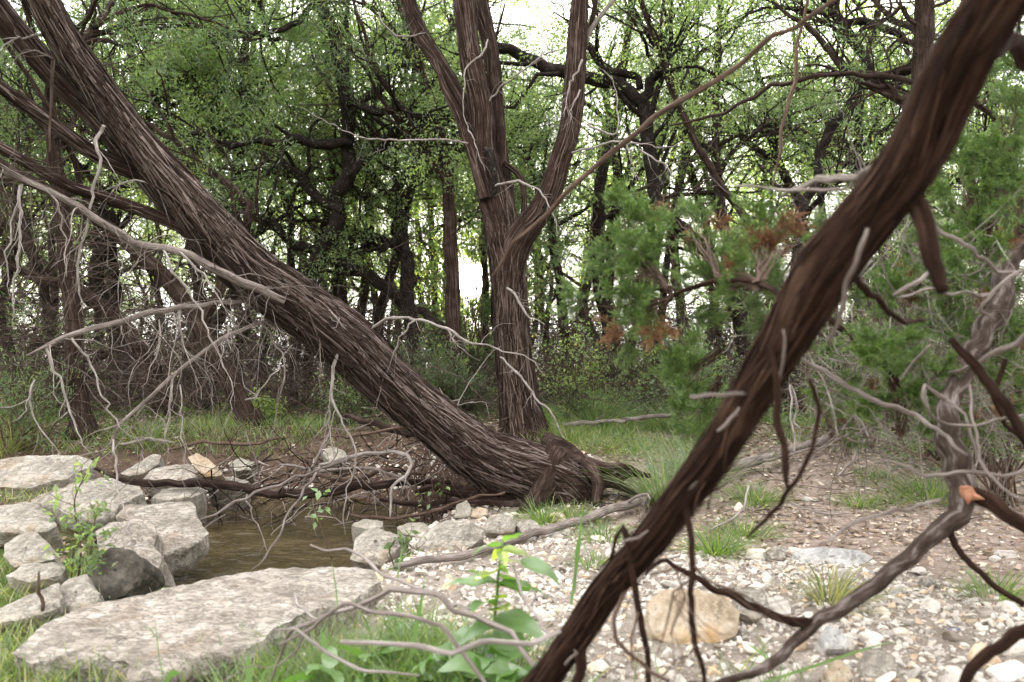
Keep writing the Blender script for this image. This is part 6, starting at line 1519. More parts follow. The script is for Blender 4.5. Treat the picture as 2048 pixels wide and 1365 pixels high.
# ------------------------------------------------------------------ the juniper thicket at the right edge
thk = thing('juniper_thicket', (2.35, 3.0, 0.05), 'juniper bush with green sprays and grey bare limbs along the right edge', 'tree')
for k, (pts, mt) in enumerate([
   ([(2600, -100, 14, 2.7), (2300, 240, 30, 2.55), (2060, 470, 40, 2.4), (2010, 560, 46, 2.3), (1990, 620, 50, 2.25), (1958, 690, 44, 2.2), (1928, 745, 40, 2.15), (1900, 800, 44, 2.1), (1892, 860, 52, 2.06), (1904, 915, 56, 2.03), (1920, 985, 52, 2.0), (1913, 1030, 44, 1.98), (1864, 1067, 38, 1.96), (1800, 1122, 34, 1.94), (1727, 1181, 31, 1.92), (1670, 1226, 29, 1.9), (1623, 1256, 28, 1.9), (1568, 1305, 24, 1.88), (1510, 1340, 18, 1.86), (1461, 1357, 15, 1.85), (1380, 1368, 8, 1.84)], M['thicket_bark']),
   ([(1640, 1246, 20, 1.9), (1600, 1244, 20, 1.89), (1520, 1218, 17, 1.88), (1434, 1180, 14, 1.86), (1380, 1150, 11, 1.85), (1330, 1120, 8, 1.84), (1290, 1150, 4, 1.83)], M['near_bark']),
   ([(1898, 1050, 14, 1.97), (1908, 1090, 14, 1.95), (1940, 1130, 13, 1.92), (1975, 1162, 13, 1.9), (2050, 1210, 11, 1.85)], M['near_bark']),
   ([(1935, 985, 34, 2.0), (1975, 1000, 36, 1.98), (2010, 1030, 34, 1.95), (2060, 1062, 30, 1.9)], M['near_bark']),
   ([(2060, 1262, 28, 1.6), (2020, 1284, 28, 1.6), (1978, 1308, 24, 1.6), (1930, 1372, 20, 1.6)], M['near_bark']),
   ([(1900, 680, 16, 1.6), (1930, 715, 20, 1.58), (1985, 770, 22, 1.55), (2020, 830, 22, 1.52), (2060, 890, 20, 1.5)], M['near_bark']),
   ([(2060, 660, 16, 1.7), (2000, 700, 15, 1.8), (1950, 730, 13, 1.9), (1899, 745, 8, 2.0)], GW),
   ([(1600, 715, 9, 2.2), (1650, 742, 14, 2.15), (1692, 770, 16, 2.1), (1740, 795, 16, 2.06), (1796, 815, 14, 2.05), (1830, 830, 13, 2.05), (1864, 856, 12, 2.0), (1900, 880, 12, 1.95), (1935, 910, 8, 1.9)], GW),
   ([(1654, 630, 12, 2.4), (1680, 655, 13, 2.35), (1710, 684, 13, 2.3), (1754, 722, 12, 2.25), (1800, 770, 8, 2.2)], M['near_bark']),
   ([(1980, 590, 12, 2.2), (1930, 585, 9, 2.1), (1880, 582, 8, 2.05), (1800, 595, 5, 2.0)], GW),
   ([(2050, 540, 10, 1.9), (1990, 580, 10, 1.9), (1960, 620, 8, 1.9), (1990, 640, 6, 1.9)], GW),
   ([(1865, 450, 12, 1.9), (1905, 475, 12, 1.9), (1950, 500, 12, 1.9), (1990, 540, 9, 1.95), (2050, 545, 6, 2)], GW),
   ([(1870, 535, 10, 1.8), (1845, 560, 12, 1.78), (1800, 585, 10, 1.76), (1785, 592, 4, 1.76)], GW),
   ([(1890, 800, 12, 2.0), (1850, 770, 10, 1.98), (1845, 800, 9, 1.96), (1860, 830, 7, 1.95), (1900, 850, 7, 1.95), (1990, 840, 6, 1.95), (2050, 830, 4, 1.9)], GW),
   ([(1880, 790, 9, 2.05), (1930, 830, 8, 2.0), (1945, 880, 8, 1.98), (1960, 920, 6, 1.96)], GW),
   ([(1880, 1000, 9, 1.9), (1840, 1010, 10, 1.85), (1790, 1020, 9, 1.8), (1700, 1050, 8, 1.75), (1640, 1088, 4, 1.7)], GW),
   ([(1760, 920, 6, 2.1), (1820, 935, 7, 2.0), (1870, 950, 8, 1.9), (1960, 945, 8, 1.85), (2050, 940, 6, 1.8)], GW),
   ([(2050, 1000, 8, 1.7), (1990, 960, 8, 1.75), (1960, 900, 8, 1.8), (1945, 840, 7, 1.85), (1940, 770, 4, 1.9)], GW),
   ([(1860, 690, 8, 1.9), (1800, 760, 5, 1.95)], GW), ([(2010, 720, 10, 2.0), (1985, 790, 9, 2.0), (2010, 850, 8, 2.0), (2050, 900, 5, 2.0)], M['near_bark'])]):
    p_, r_ = spec(pts); p_, r_ = crook(p_, r_ * (0.6 if mt is GW else 0.88), np.random.default_rng(760 + k), 0.06); mb = MB()
    tube(mb, p_, r_, n=20, seg=0.012, rough=0.5, lumps=0.22, seed=760 + k, ridge=0.0016, ridge_k=3.5, twist=0.5)
    mb.build('branch', mt, thk)
mb = MB()
cp = [P(1921, 968, 1.955), P(1945, 972, 1.955), P(1962, 985, 1.95), P(1972, 1000, 1.955), P(1950, 1008, 1.955), P(1936, 1013, 1.955), P(1924, 992, 1.955)]
fwd = np.array((0.0, 0.03, 0.0))
cv = np.array(cp + [c + fwd for c in cp]); n7 = len(cp)
c0_ = cv.mean(0); cv = c0_ + (cv - c0_) * np.tile(np.array([0.62, 0.9, 0.6, 0.95, 0.6, 0.85, 0.7]), 2)[:, None]
cen = cv[:n7].mean(0)
mb.add(np.vstack([cv, cen[None] - fwd * 0.2]), [[k, (k + 1) % n7, 2 * n7] for k in range(n7)])
mb.faces_only(np.array([[k, k + n7, (k + 1) % n7 + n7, (k + 1) % n7] for k in range(n7)]))
tag(mb.build('broken_end', M['cut_wood'], thk, smooth=False), 'orange freshly torn wood where a limb broke off')
for a in [(1975, 420, 2.6, 60, 60, 26, 0.15), (1940, 330, 2.7, 50, 40, 14, 0.1), (2020, 250, 2.5, 30, 60, 14, 0.05), (1900, 560, 2.8, 60, 46, 20, 0.3), (1790, 700, 2.3, 30, 30, 16, 0.0), (1800, 780, 2.4, 40, 30, 10, 0.1), (1810, 620, 2.6, 50, 34, 12, 0.65), (1750, 560, 2.9, 40, 50, 14, 0.1), (1690, 830, 3.0, 40, 26, 10, 0.55), (1990, 640, 2.7, 40, 40, 14, 0.5), (2030, 740, 2.6, 30, 40, 10, 0.2), (1860, 470, 3.0, 50, 40, 14, 0.1), (1930, 850, 2.6, 40, 30, 8, 0.6), (1660, 800, 3.0, 30, 26, 8, 0.1), (2010, 500, 2.5, 40, 30, 10, 0.5), (2030, 380, 2.4, 26, 40, 10, 0.1), (1720, 740, 3.1, 40, 30, 9, 0.2)]:
    cluster(thk, *a[:3], a[3], a[4], a[5], dead=a[6], scale=(0.5, 0.95))
m_ = 400
s = np.array([P(rg.uniform(1620, 2048), rg.uniform(480, 900), rg.uniform(2.2, 3.6)) for _ in range(m_)])
w = walk(rg, s, rg.normal(0, 1, (m_, 3)), rg.uniform(0.15, 0.6, m_), 8, 0.25, -0.03)
mb = MB(); tubes(mb, w, taper(rg.uniform(0.001, 0.0026, m_), 8, 0.35), 5, rg.uniform(0, 1, m_))
w2 = walk(rg, *(lambda q: (q[0], side_dirs(rg, q[1], 0.5, 1.1)))(sample_on(rg, w, taper(np.full(m_, 0.001), 8, 0.3), 3, 0.2, 1.0)), rg.uniform(0.05, 0.25, m_ * 3), 6, 0.25, -0.02)
tubes(mb, w2, taper(np.full(m_ * 3, 0.0009), 6, 0.5), 4, rg.uniform(0, 1, m_ * 3))
tag(mb.build('dead_twigs', M['grey_wood'], thk), kind='stuff')

deadwood('dead_branch', 'long straight tan branch crossing blurred in front of the central juniper', [(1720, -45, 13, 2.1), (1660, 5, 13, 2.12), (1560, 75, 13, 2.16), (1500, 120, 13, 2.2), (1420, 170, 13, 2.24), (1348, 213, 14, 2.28), (1270, 268, 14, 2.34), (1200, 330, 14, 2.4), (1130, 390, 13, 2.46), (1100, 418, 12, 2.5), (1040, 480, 12, 2.58), (1000, 530, 10, 2.63), (985, 552, 5, 2.66)], M['brown_twig'], 611, n=12, rough=0.3, lumps=0.1)
deadwood('hanging_branch', 'thin brown vine like branch hanging down right of the tan branch', [(1616, -30, 8, 2.9), (1603, 69, 9, 2.9), (1589, 165, 10, 2.9), (1568, 241, 9, 2.9), (1558, 310, 8, 2.9), (1544, 380, 4, 2.9)], M['brown_twig'], 612, n=10, rough=0.5, sub=3)
deadwood('arching_branch', 'slender dark branch arching toward the top of the slanting near limb', [(1340, 252, 4, 3.9), (1400, 238, 6, 3.8), (1451, 224, 8, 3.7), (1520, 190, 10, 3.6), (1572, 165, 11, 3.5), (1658, 152, 12, 3.4), (1737, 150, 12, 3.3), (1837, 169, 13, 3.2), (1950, 210, 13, 3.1), (2100, 280, 13, 3.0)], M['juniper_dark'], 613, n=12, rough=0.4, sub=8)
deadwood('dead_branch', 'grey arched branch standing over the grass at bottom centre', [(540, 1400, 5, 2.1), (568, 1268, 8, 2.06), (613, 1250, 9, 2.03), (680, 1226, 10, 2.0), (749, 1194, 12, 1.97), (794, 1179, 13, 1.95), (852, 1191, 13, 1.92), (921, 1215, 13, 1.89), (973, 1232, 12, 1.86), (1007, 1260, 12, 1.84), (1031, 1291, 12, 1.8), (1062, 1325, 12, 1.76), (1085, 1352, 8, 1.74)], M['grey_wood'], 614, n=14, rough=0.5, lumps=0.12,
         twigs_=[[(613, 1250, 6, 2.03), (592, 1300, 5, 2.03), (560, 1330, 4, 2.03), (500, 1330, 4, 2.03), (440, 1372, 3, 2.03)]])
deadwood('dead_branch', 'grey branch sagging below the arched branch at bottom centre', [(560, 1290, 4, 2.0), (610, 1262, 6, 1.98), (680, 1222, 9, 1.96), (732, 1226, 9, 1.95), (818, 1239, 10, 1.93), (880, 1257, 10, 1.91), (921, 1284, 10, 1.9), (949, 1318, 9, 1.88), (985, 1385, 8, 1.86)], M['grey_wood'], 615, n=12, rough=0.5)
deadwood('dead_branch', 'pale straight branch reaching left from the near limb at bottom', [(1122, 1262, 13, 1.64), (1060, 1276, 12, 1.63), (990, 1284, 13, 1.62), (893, 1294, 12, 1.62), (783, 1289, 12, 1.62), (720, 1286, 11, 1.62), (680, 1284, 9, 1.62)], M['pale_twig'], 616, n=14, rough=0.3)
deadwood('dead_branch', 'pale thin branch arching over the slab end beside the green plant', [(620, 1090, 3, 2.55), (680, 1098, 5, 2.5), (714, 1102, 7, 2.46), (749, 1129, 7, 2.42), (780, 1160, 7, 2.36), (835, 1170, 6, 2.3), (887, 1194, 6, 2.2), (914, 1205, 6, 2.1), (940, 1220, 5, 1.98)], M['pale_twig'], 617, n=10, rough=0.4)
deadwood('dead_branch', 'pale thin stem bending right of the broad leaved plant', [(1026, 1130, 5, 2.2), (1032, 1160, 6, 2.18), (1038, 1191, 6, 2.1), (1062, 1212, 6, 2.0), (1076, 1239, 7, 1.9), (1104, 1270, 6, 1.75)], M['pale_twig'], 618, n=10, twigs_=[[(1062, 1212, 5, 2.0), (1074, 1190, 5, 2.02), (1064, 1176, 3, 2.05)]])
deadwood('dead_branch', 'pale curved branch low in the grass below the slab', [(545, 1262, 5, 2.0), (602, 1274, 7, 1.98), (647, 1301, 8, 1.96), (675, 1329, 8, 1.94), (705, 1346, 8, 1.92), (760, 1344, 7, 1.9), (840, 1352, 5, 1.9)], M['pale_twig'], 619, n=10)
deadwood('dead_branch', 'short pale dead shoot rising by the slab end', [(590, 1188, 8, 2.4), (598, 1206, 7, 2.35), (614, 1236, 6, 2.25), (640, 1242, 4, 2.2)], M['pale_twig'], 620, n=10)
deadwood('dead_branch', 'rusty thorn like dead stub standing before the jagged rock', [(86, 1222, 9, 2.7), (84, 1200, 10, 2.7), (80, 1170, 7, 2.7), (78, 1143, 3, 2.7)], M['brown_twig'], 621, n=10)
deadwood('fallen_branch', 'white curved twig standing in the grass behind the near limb', [(1602, 860, 4, 4.6), (1592, 840, 6, 4.6), (1590, 790, 7, 4.6), (1582, 765, 6, 4.6), (1588, 870, 5, 4.5), (1588, 905, 4, 4.45)], M['pale_twig'], 622, n=8)
deadwood('fallen_branch', 'white thin stick lying on brown dirt right of the near limb', [(1675, 952, 5, 5.2), (1700, 928, 6, 5.3), (1718, 900, 6, 5.4), (1728, 880, 4, 5.5)], M['pale_twig'], 623, n=8)
deadwood('fallen_branch', 'grey bent stick lying in the grass clump right of the near limb', [(1418, 1062, 5, 4.1), (1460, 1040, 7, 4.2), (1485, 1015, 7, 4.3), (1498, 972, 5, 4.4)], M['pale_twig'], 624, n=8)
deadwood('fallen_branch', 'white twig lying flat on the dirt near the grass tuft', [(1580, 1004, 4, 4.6), (1620, 1021, 5, 4.5), (1660, 1027, 5, 4.45), (1695, 1027, 3, 4.45)], M['pale_twig'], 625, n=8)

# ------------------------------------------------------------------ gravel, stones, fallen leaves
rg = np.random.default_rng(90)
shapes = [stone_shape(rg, 1, 7, 0.10) for _ in range(14)]
def scatter_pebbles(name, label, x, y, size, flat=0.6, sink=0.29):
    m = len(x); z = ground_z(x, y)
    mb = MB()
    which = rg.integers(len(shapes), size=m); tone = rg.random(m)
    for k, (v, f) in enumerate(shapes):
        ii = np.nonzero(which == k)[0]
        if not len(ii):
            continue
        a = rg.uniform(0, 6.28, len(ii)); ca_, sa_ = np.cos(a), np.sin(a)
        sx = size[ii] * rg.uniform(0.75, 1.3, len(ii)); sy = size[ii] * rg.uniform(0.6, 1.0, len(ii)); sz = size[ii] * rg.uniform(0.4, 0.9, len(ii)) * flat / 0.6
        vx = v[None, :, 0] * sx[:, None]; vy = v[None, :, 1] * sy[:, None]; vz = v[None, :, 2] * sz[:, None]
        til = rg.normal(0, 0.35, len(ii))[:, None]
        V = np.stack([vx * ca_[:, None] - vy * sa_[:, None] + x[ii][:, None], vx * sa_[:, None] + vy * ca_[:, None] + y[ii][:, None], vz + til * vx + z[ii][:, None] + (sz * (0.6 - sink * 2))[:, None]], -1)
        F_ = (f[None] + (np.arange(len(ii)) * len(v))[:, None, None]).reshape(-1, 3)
        mb.add(V.reshape(-1, 3), F_, None, np.repeat(tone[ii], len(v)))
    o = mb.build(name, M['pebble'], origin=(0, 3.5, 0), sharp=35)
    return tag(o, label, kind='stuff')
def pts_where(m, x0, x1, y0, y1, dens):
    x = rg.uniform(x0, x1, m); y = rg.uniform(y0, y1, m)
    k = rg.random(m) < dens(x, y)
    return x[k], y[k]
x, y = pts_where(44000, -1.1, 2.8, 1.9, 5.2, lambda x, y: gravel_mask(x, y) ** 1.5 * (0.3 + 0.7 * ss(-0.25, 0.15, fbm(np.stack([x * 2.2, y * 2.2, 0 * x], -1), 19, 3))))
scatter_pebbles('gravel', 'pale limestone gravel covering the dry creek bed', x, y, 0.0045 + 0.019 * rg.random(len(x)) ** 2.6, flat=0.7)
x, y = pts_where(15000, -3.2, 4.5, 2.0, 7.5, lambda x, y: 0.15 + 0.75 * ss(0.0, 0.8, x) * (1 - ss(5.0, 7.0, y)))
scatter_pebbles('gravel', 'small pale stones and flat chips scattered over the brown dirt', x, y, 0.003 + 0.015 * rg.random(len(x)) ** 3.0, flat=0.35)
x, y = pts_where(2600, -2.6, 0.6, 4.6, 6.4, lambda x, y: np.where(np.hypot((x + 1.33 + 0.12 * (y - 4.7)) / 0.90, (y - 4.8) / 1.62) > 0.9, 0.9, 0.0))
scatter_pebbles('gravel', 'dark wet shingle at the shaded margin of the pool', x, y, 0.008 + 0.028 * rg.random(len(x)) ** 2.5)

smesh = []
for k in range(16):
    v, f = stone_shape(rg, 3, 10, 0.10)
    mb = MB(); mb.add(v, f, v * 0.05 + k, 0.0)
    smesh.append(mb.mesh('stone', M['pebble'], (0, 0, 0), sharp=32))
marks = {}
for px, py, txt in [(870, 1130, 'below the large rounded boulder'), (1000, 1090, 'beside the lower end of the fallen pole'), (1100, 1120, 'behind the broad leaved plant'), (1190, 1060, 'between the pole and the exposed roots'), (1120, 1230, 'left of the slanting near limb'), (1390, 1230, 'around the orange stained rock'), (1380, 1340, 'at the foot of the hanging stems'), (1500, 1150, 'left of the flat grey boulder'), (1650, 1190, 'below the flat grey boulder'), (1750, 1330, 'around the pale angular boulder'), (1930, 1250, 'near the slate blue stone'), (1830, 1170, 'near the white standing stone'), (1620, 1320, 'under the dark fallen branch'), (1960, 1330, 'in the gravel corner at the frame edge'), (1700, 1020, 'on the brown dirt slope'), (1450, 1080, 'at the edge of the grass hollow')]:
    marks[txt] = G(px, py)
n_st, taken = 0, []
tries = 0
while n_st < 285 and tries < 20000:
    tries += 1
    y = 2.15 + 3.2 * rg.random() ** 1.3; x = rg.uniform(-0.75, 0.72) * y
    gm = float(gravel_mask(np.array([x]), np.array([y]))[0])
    in_pool = math.hypot((x + 1.33 + 0.12 * (y - 4.7)) / 0.90, (y - 4.8) / 1.62) < 1.02
    if in_pool or x < -0.75 or (x < -0.42 and y < 3.3) or (x < -0.1 and y < 2.45) or rg.random() > max(gm, 0.12 if x > 0.3 else 0.02):
        continue
    s = 0.018 + 0.045 * rg.random() ** 2.3
    if any((x - a) ** 2 + (y - b) ** 2 < (0.8 * (s + c)) ** 2 for a, b, c in taken):
        continue
    taken.append((x, y, s))
    o = bpy.data.objects.new('stone', smesh[int(rg.integers(16))]); COL.objects.link(o)
    sz = s * rg.uniform(0.45, 0.8)
    o.location = (x, y, float(ground_z(x, y)) + sz * 0.18)
    o.rotation_euler = (rg.normal(0, 0.3), rg.normal(0, 0.3), rg.uniform(0, 6.28))
    o.scale = (s * rg.uniform(0.8, 1.35), s * rg.uniform(0.7, 1.0), sz)
    near_ = min(marks, key=lambda k: (marks[k][0] - x) ** 2 + (marks[k][1] - y) ** 2)
    big = 'fist sized white' if s > 0.036 else ('egg sized pale' if s > 0.024 else 'walnut sized chalky')
    tag(o, big + ' stone ' + near_, 'stone', 'stones ' + near_ + ', ' + big); n_st += 1

def litter(name, label, x, y, ln, mat):
    m = len(x); a = rg.uniform(0, 6.28, m)
    d = np.stack([np.cos(a), np.sin(a), rg.normal(0, 0.25, m)], -1); s = np.stack([-np.sin(a), np.cos(a), rg.normal(0, 0.3, m)], -1)
    c = np.stack([x, y, ground_z(x, y) + 0.006 + 0.006 * rg.random(m)], -1)
    l = (ln * rg.uniform(0.6, 1.3, m))[:, None]; w = l * rg.uniform(0.22, 0.36, m)[:, None]
    cu = np.array((0, 0, 1.0)) * (l * rg.uniform(0.0, 0.25, m)[:, None])
    V = np.stack([c - d * l * .5 + cu, c - d * l * .15 + s * w, c + d * l * .25 + s * w * .8, c + d * l * .5 + cu, c + d * l * .25 - s * w * .8, c - d * l * .15 - s * w], 1)
    b = np.arange(m)[:, None] * 6
    f = np.concatenate([b + np.array([[0, 1, 2, 3]]), b + np.array([[0, 3, 4, 5]])])
    mb = MB(); mb.add(V.reshape(-1, 3), f, None, np.repeat(rg.random(m), 6))
    return tag(mb.build(name, mat, origin=(0, 5, 0.2), smooth=False), label, kind='stuff')
x, y = pts_where(17000, -4.5, 5.0, 3.4, 9.5, lambda x, y: np.where(ground_z(x, y) < -0.02, 0, (1 - gravel_mask(x, y)) * (0.35 + 0.65 * ss(0, 0.6, fbm(np.stack([x, y, 0 * x], -1), 5, 3) + 0.2))))
x2, y2 = pts_where(16000, 0.2, 4.5, 3.0, 7.6, lambda x, y: (1 - gravel_mask(x, y)) * (0.25 + 0.75 * ss(-0.2, 0.5, fbm(np.stack([x * 1.4, y * 1.4, 0 * x], -1), 15, 3))))
x, y = np.concatenate([x, x2]), np.concatenate([y, y2])
litter('leaf_litter', 'dry brown and pinkish fallen oak leaves on the forest floor', x, y, 0.036, M['litter'])

# ------------------------------------------------------------------ grass
def blades(mb, rg, roots, ln, wd, lean=0.5, K=5, droop=0.35, outward=None):
    m = len(roots)
    a = rg.uniform(0, 6.28, m)
    d = np.stack([np.cos(a) * lean, np.sin(a) * lean, np.full(m, 1.0)], -1) * 1.0
    if outward is not None:
        d[:, :2] += outward * 1.2
    d = unit(d + rg.normal(0, 0.12, (m, 3)))
    u = np.linspace(0, 1, K)[None, :, None]
    hor = d.copy(); hor[:, 2] = 0
    L_ = ln[:, None, None]
    Pn = roots[:, None] + d[:, None] * L_ * u + (hor[:, None] * 1.0 - np.array((0, 0, 1.0)) * droop) * L_ * u ** 2 * droop * rg.uniform(0.5, 1.6, m)[:, None, None]
    side = unit(np.cross(d, np.array((0, 0, 1.0))) + rg.normal(0, 0.25, (m, 3)))
    W = wd[:, None] * np.array([0.8, 1.0, 0.85, 0.55, 0.06])[None, :] if K == 5 else wd[:, None] * np.linspace(1, 0.06, K)[None]
    ribbons(mb, Pn, W, side, rg.random(m))
rg = np.random.default_rng(91)
x, y = pts_where(60000, -11, 11, 6.9, 19, lambda x, y: np.clip(ss(7.0, 8.2, y + 1.3 * fbm(np.stack([x * .8, y * .8, 0 * x], -1), 55, 4)) * ss(-0.3, 0.2, fbm(np.stack([x * .8, y * .8, 0 * x], -1), 55, 4) + 0.12) * np.where(np.abs(x) < 0.75 * y, 1, 0) * (1.25 - y / 19), 0, 1))
x2, y2 = pts_where(75000, 0.1, 5.5, 5.6, 10, lambda x, y: ss(5.7, 6.9, y - 0.2 * np.abs(x - 1.2)) * ss(-0.05, 0.30, fbm(np.stack([x * 1.5, y * 1.5, 0 * x], -1), 57, 4) + 0.08))
x3, y3 = pts_where(9000, -5, -0.3, 6.5, 8.2, lambda x, y: ss(-0.05, 0.35, fbm(np.stack([x * 1.1, y * 1.1, 0 * x], -1), 58, 4)))
x, y = np.concatenate([x, x2, x3]), np.concatenate([y, y2, y3])
mb = MB(); blades(mb, rg, np.stack([x, y, ground_z(x, y) - 0.005], -1), rg.uniform(0.05, 0.18, len(x)), rg.uniform(0.0018, 0.0040, len(x)), 0.6)
tag(mb.build('grass', M['grass'], origin=(0, 9, 0.3)), 'short bright green grass growing under the trees', kind='stuff')
# grass among the near rocks and at bottom centre
def near_grass(name, label, spots, mat, per, ln=(0.04, 0.13), wd=(0.0012, 0.0030)):
    R_ = []
    for px, py, d, sx, sy, n in spots:
        c = P(px, py, d)
        R_.append(np.stack([c[0] + rg.normal(0, sx, n), c[1] + rg.normal(0, sy, n), np.zeros(n)], -1))
    r = np.concatenate(R_)
    r[:, 2] = ground_z(r[:, 0], r[:, 1]) - 0.004
    if per:
        r[:, 2] += per
    mb = MB(); blades(mb, rg, r, rg.uniform(*ln, len(r)), rg.uniform(*wd, len(r)), 0.55)
    return tag(mb.build(name, mat, origin=r[0]), label, kind='stuff')
near_grass('grass', 'yellow green grass growing between the rocks along the frame edge',
           [(60, 1330, 2.3, 0.16, 0.10, 210), (150, 1330, 2.25, 0.16, 0.06, 130), (40, 1260, 2.6, 0.12, 0.10, 130), (130, 1240, 2.6, 0.06, 0.06, 55), (40, 1160, 2.95, 0.14, 0.06, 110), (30, 985, 4.6, 0.2, 0.15, 130), (120, 985, 4.5, 0.12, 0.12, 60), (130, 1090, 3.3, 0.05, 0.06, 45), (10, 1090, 3.2, 0.05, 0.1, 45)], M['grass'], 0.02, ln=(0.03, 0.10))
near_grass('grass', 'straw coloured dry grass mixed in between the rocks along the frame edge',
           [(60, 1330, 2.3, 0.16, 0.10, 210), (150, 1330, 2.25, 0.16, 0.06, 130), (40, 1260, 2.6, 0.12, 0.10, 130), (130, 1240, 2.6, 0.06, 0.06, 55), (40, 1160, 2.95, 0.14, 0.06, 110), (30, 985, 4.6, 0.2, 0.15, 130), (120, 985, 4.5, 0.12, 0.12, 60), (130, 1090, 3.3, 0.05, 0.06, 45), (10, 1090, 3.2, 0.05, 0.1, 45)], M['dry_grass'], 0.02, ln=(0.03, 0.11))
near_grass('grass', 'green grass mixed with weeds at the bottom centre before the slab',
           [(620, 1290, 2.3, 0.07, 0.06, 260), (690, 1240, 2.45, 0.07, 0.05, 200), (560, 1340, 2.15, 0.10, 0.06, 220), (700, 1300, 2.3, 0.16, 0.12, 1000), (850, 1300, 2.3, 0.14, 0.12, 950), (780, 1230, 2.6, 0.12, 0.10, 260), (950, 1330, 2.2, 0.12, 0.10, 420), (640, 1340, 2.15, 0.12, 0.08, 320), (1010, 1250, 2.5, 0.10, 0.10, 90), (1500, 1340, 2.2, 0.12, 0.08, 60)], M['grass'], 0.0, ln=(0.06, 0.20), wd=(0.001, 0.0030))
def tuft(label, px, py, n, ln, spread=0.06, mat='grass', wd=(0.0015, 0.0032), droop=0.45, lean=0.35, group=None, name='grass_tuft'):
    n = int(n * 1.7)
    g = G(px, py); c = np.array((g[0], g[1], float(ground_z(g[0], g[1]))))
    off = rg.normal(0, spread, (n, 2)); r = np.stack([c[0] + off[:, 0], c[1] + off[:, 1], np.zeros(n)], -1)
    r[:, 2] = ground_z(r[:, 0], r[:, 1]) - 0.005
    mb = MB(); blades(mb, rg, r, rg.uniform(ln * 0.5, ln * 1.1, n), rg.uniform(*wd, n), lean, droop=droop, outward=off / (spread * 2 + 1e-6))
    return tag(mb.build(name, M[mat], origin=c), label, 'grass tuft', group)
for a in [
 ('bright yellow green grass tuft under the exposed roots of the leaning trunk', 1085, 1048, 130, 0.20, 0.05),
 ('second green grass tuft under the exposed roots by the pole', 1150, 1046, 110, 0.16, 0.06),
 ('green grass tuft just below the fallen pole left of the near limb', 1205, 1078, 120, 0.14, 0.06),
 ('tall blue green bunch grass spilling out behind the near limb', 1330, 1010, 260, 0.52, 0.07, 'blue_grass'),
 ('tall fine bunch grass behind the fallen pole at the near limb', 1390, 955, 200, 0.46, 0.09, 'blue_grass'),
 ('low wide green tuft at the foot of the bunch grass right of the near limb', 1480, 1075, 140, 0.17, 0.08),
 ('drooping green tuft at the edge of the dirt below the bunch grass', 1430, 1110, 170, 0.18, 0.04),
 ('olive tuft in the grassy hollow right of the near limb', 1510, 1010, 140, 0.22, 0.07),
 ('small bright tuft in the dirt near the white twig', 1720, 1015, 90, 0.15, 0.05),
 ('little tuft at the far edge of the dirt beneath the pole', 1742, 960, 70, 0.14, 0.05),
 ('large bright grass tuft on the dirt behind the torn limb', 1860, 1000, 210, 0.26, 0.09),
 ('dark green weedy tuft at the gravel edge near the frame border', 1990, 1195, 90, 0.14, 0.05),
 ('thin tuft in front of the torn limb', 1790, 1010, 60, 0.12, 0.05),
 ('grass tuft at the far side of the dirt behind the grey crooked branch', 1830, 905, 110, 0.18, 0.08),
 ('weeping bunch grass beyond the mid fallen branch', 1190, 850, 260, 0.55, 0.10, 'blue_grass'),
 ('pale weeping bunch grass beside the mid fallen branch', 1280, 835, 240, 0.55, 0.12, 'blue_grass'),
 ('weeping bunch grass next to the near green bough', 1345, 860, 200, 0.42, 0.12, 'blue_grass'),
 ('grass tuft in front of the mid fallen branch', 1250, 905, 140, 0.22, 0.12),
 ('wispy tuft below the mid fallen branch near the roots', 1190, 905, 110, 0.2, 0.1, 'dry_grass'),
 ('pale grass tuft right of the central juniper foot', 1140, 880, 120, 0.25, 0.1, 'dry_grass'),
 ('dark sedge tuft on the shaded bank behind the log', 310, 880, 150, 0.22, 0.12),
 ('dull sedge tuft hanging over the dark bank', 420, 880, 120, 0.2, 0.12, 'dry_grass'),
 ('fan of dry straw coloured grass lying on the gravel', 1660, 1210, 90, 0.22, 0.03, 'dry_grass'),
 ('small tuft on gravel below the tall single blades', 1180, 1135, 60, 0.1, 0.04),
 ('long arching sedge at the rocks beyond the pool corner', 20, 905, 120, 0.4, 0.05, 'dry_grass')]:
    tuft(*a)

def long_blade(label, pts, wd=0.006, mat='plant_leaf'):
    p = catmull([P(*a) for a in pts], 12); d = unit(p[-1] - p[0])
    side = unit(np.cross(d, np.array((0.2, 1.0, 0.1))))
    mb = MB(); W = wd * np.minimum(1, np.linspace(1.02, 0, 12) * 2.2 + 0.02) * np.linspace(0.75, 1, 12)
    ribbons(mb, p[None], W[None], side[None], np.array([0.4]))
    mb.v[-1][1::2] += 0.0; return tag(mb.build('grass_stalk', M[mat], origin=p[0]), label, 'grass')
long_blade('tall upright green blade beside the near limb above the gravel', [(1142, 1210, 2.5), (1152, 1140, 2.5), (1158, 1090, 2.48), (1166, 1000, 2.45)], 0.006)
long_blade('green blade folding over to the right of the tall upright blade', [(1150, 1180, 2.5), (1153, 1100, 2.5), (1160, 1082, 2.49), (1172, 1098, 2.47), (1184, 1150, 2.45)], 0.006)
long_blade('broad green blade rising from the weeds left of the broad leaved plant', [(812, 1365, 2.2), (830, 1270, 2.2), (843, 1200, 2.18), (850, 1150, 2.16)], 0.0075)
long_blade('bent green blade at the bottom edge under the slab', [(330, 1380, 2.15), (336, 1356, 2.12), (350, 1345, 2.1), (362, 1352, 2.08), (360, 1375, 2.06)], 0.009)
long_blade('upright flat blade at the slab right front corner', [(498, 1372, 2.1), (497, 1330, 2.1), (498, 1305, 2.1)], 0.010)
long_blade('curved green blade beside the upright flat blade', [(520, 1372, 2.1), (530, 1345, 2.1), (552, 1330, 2.08), (575, 1328, 2.05)], 0.006)
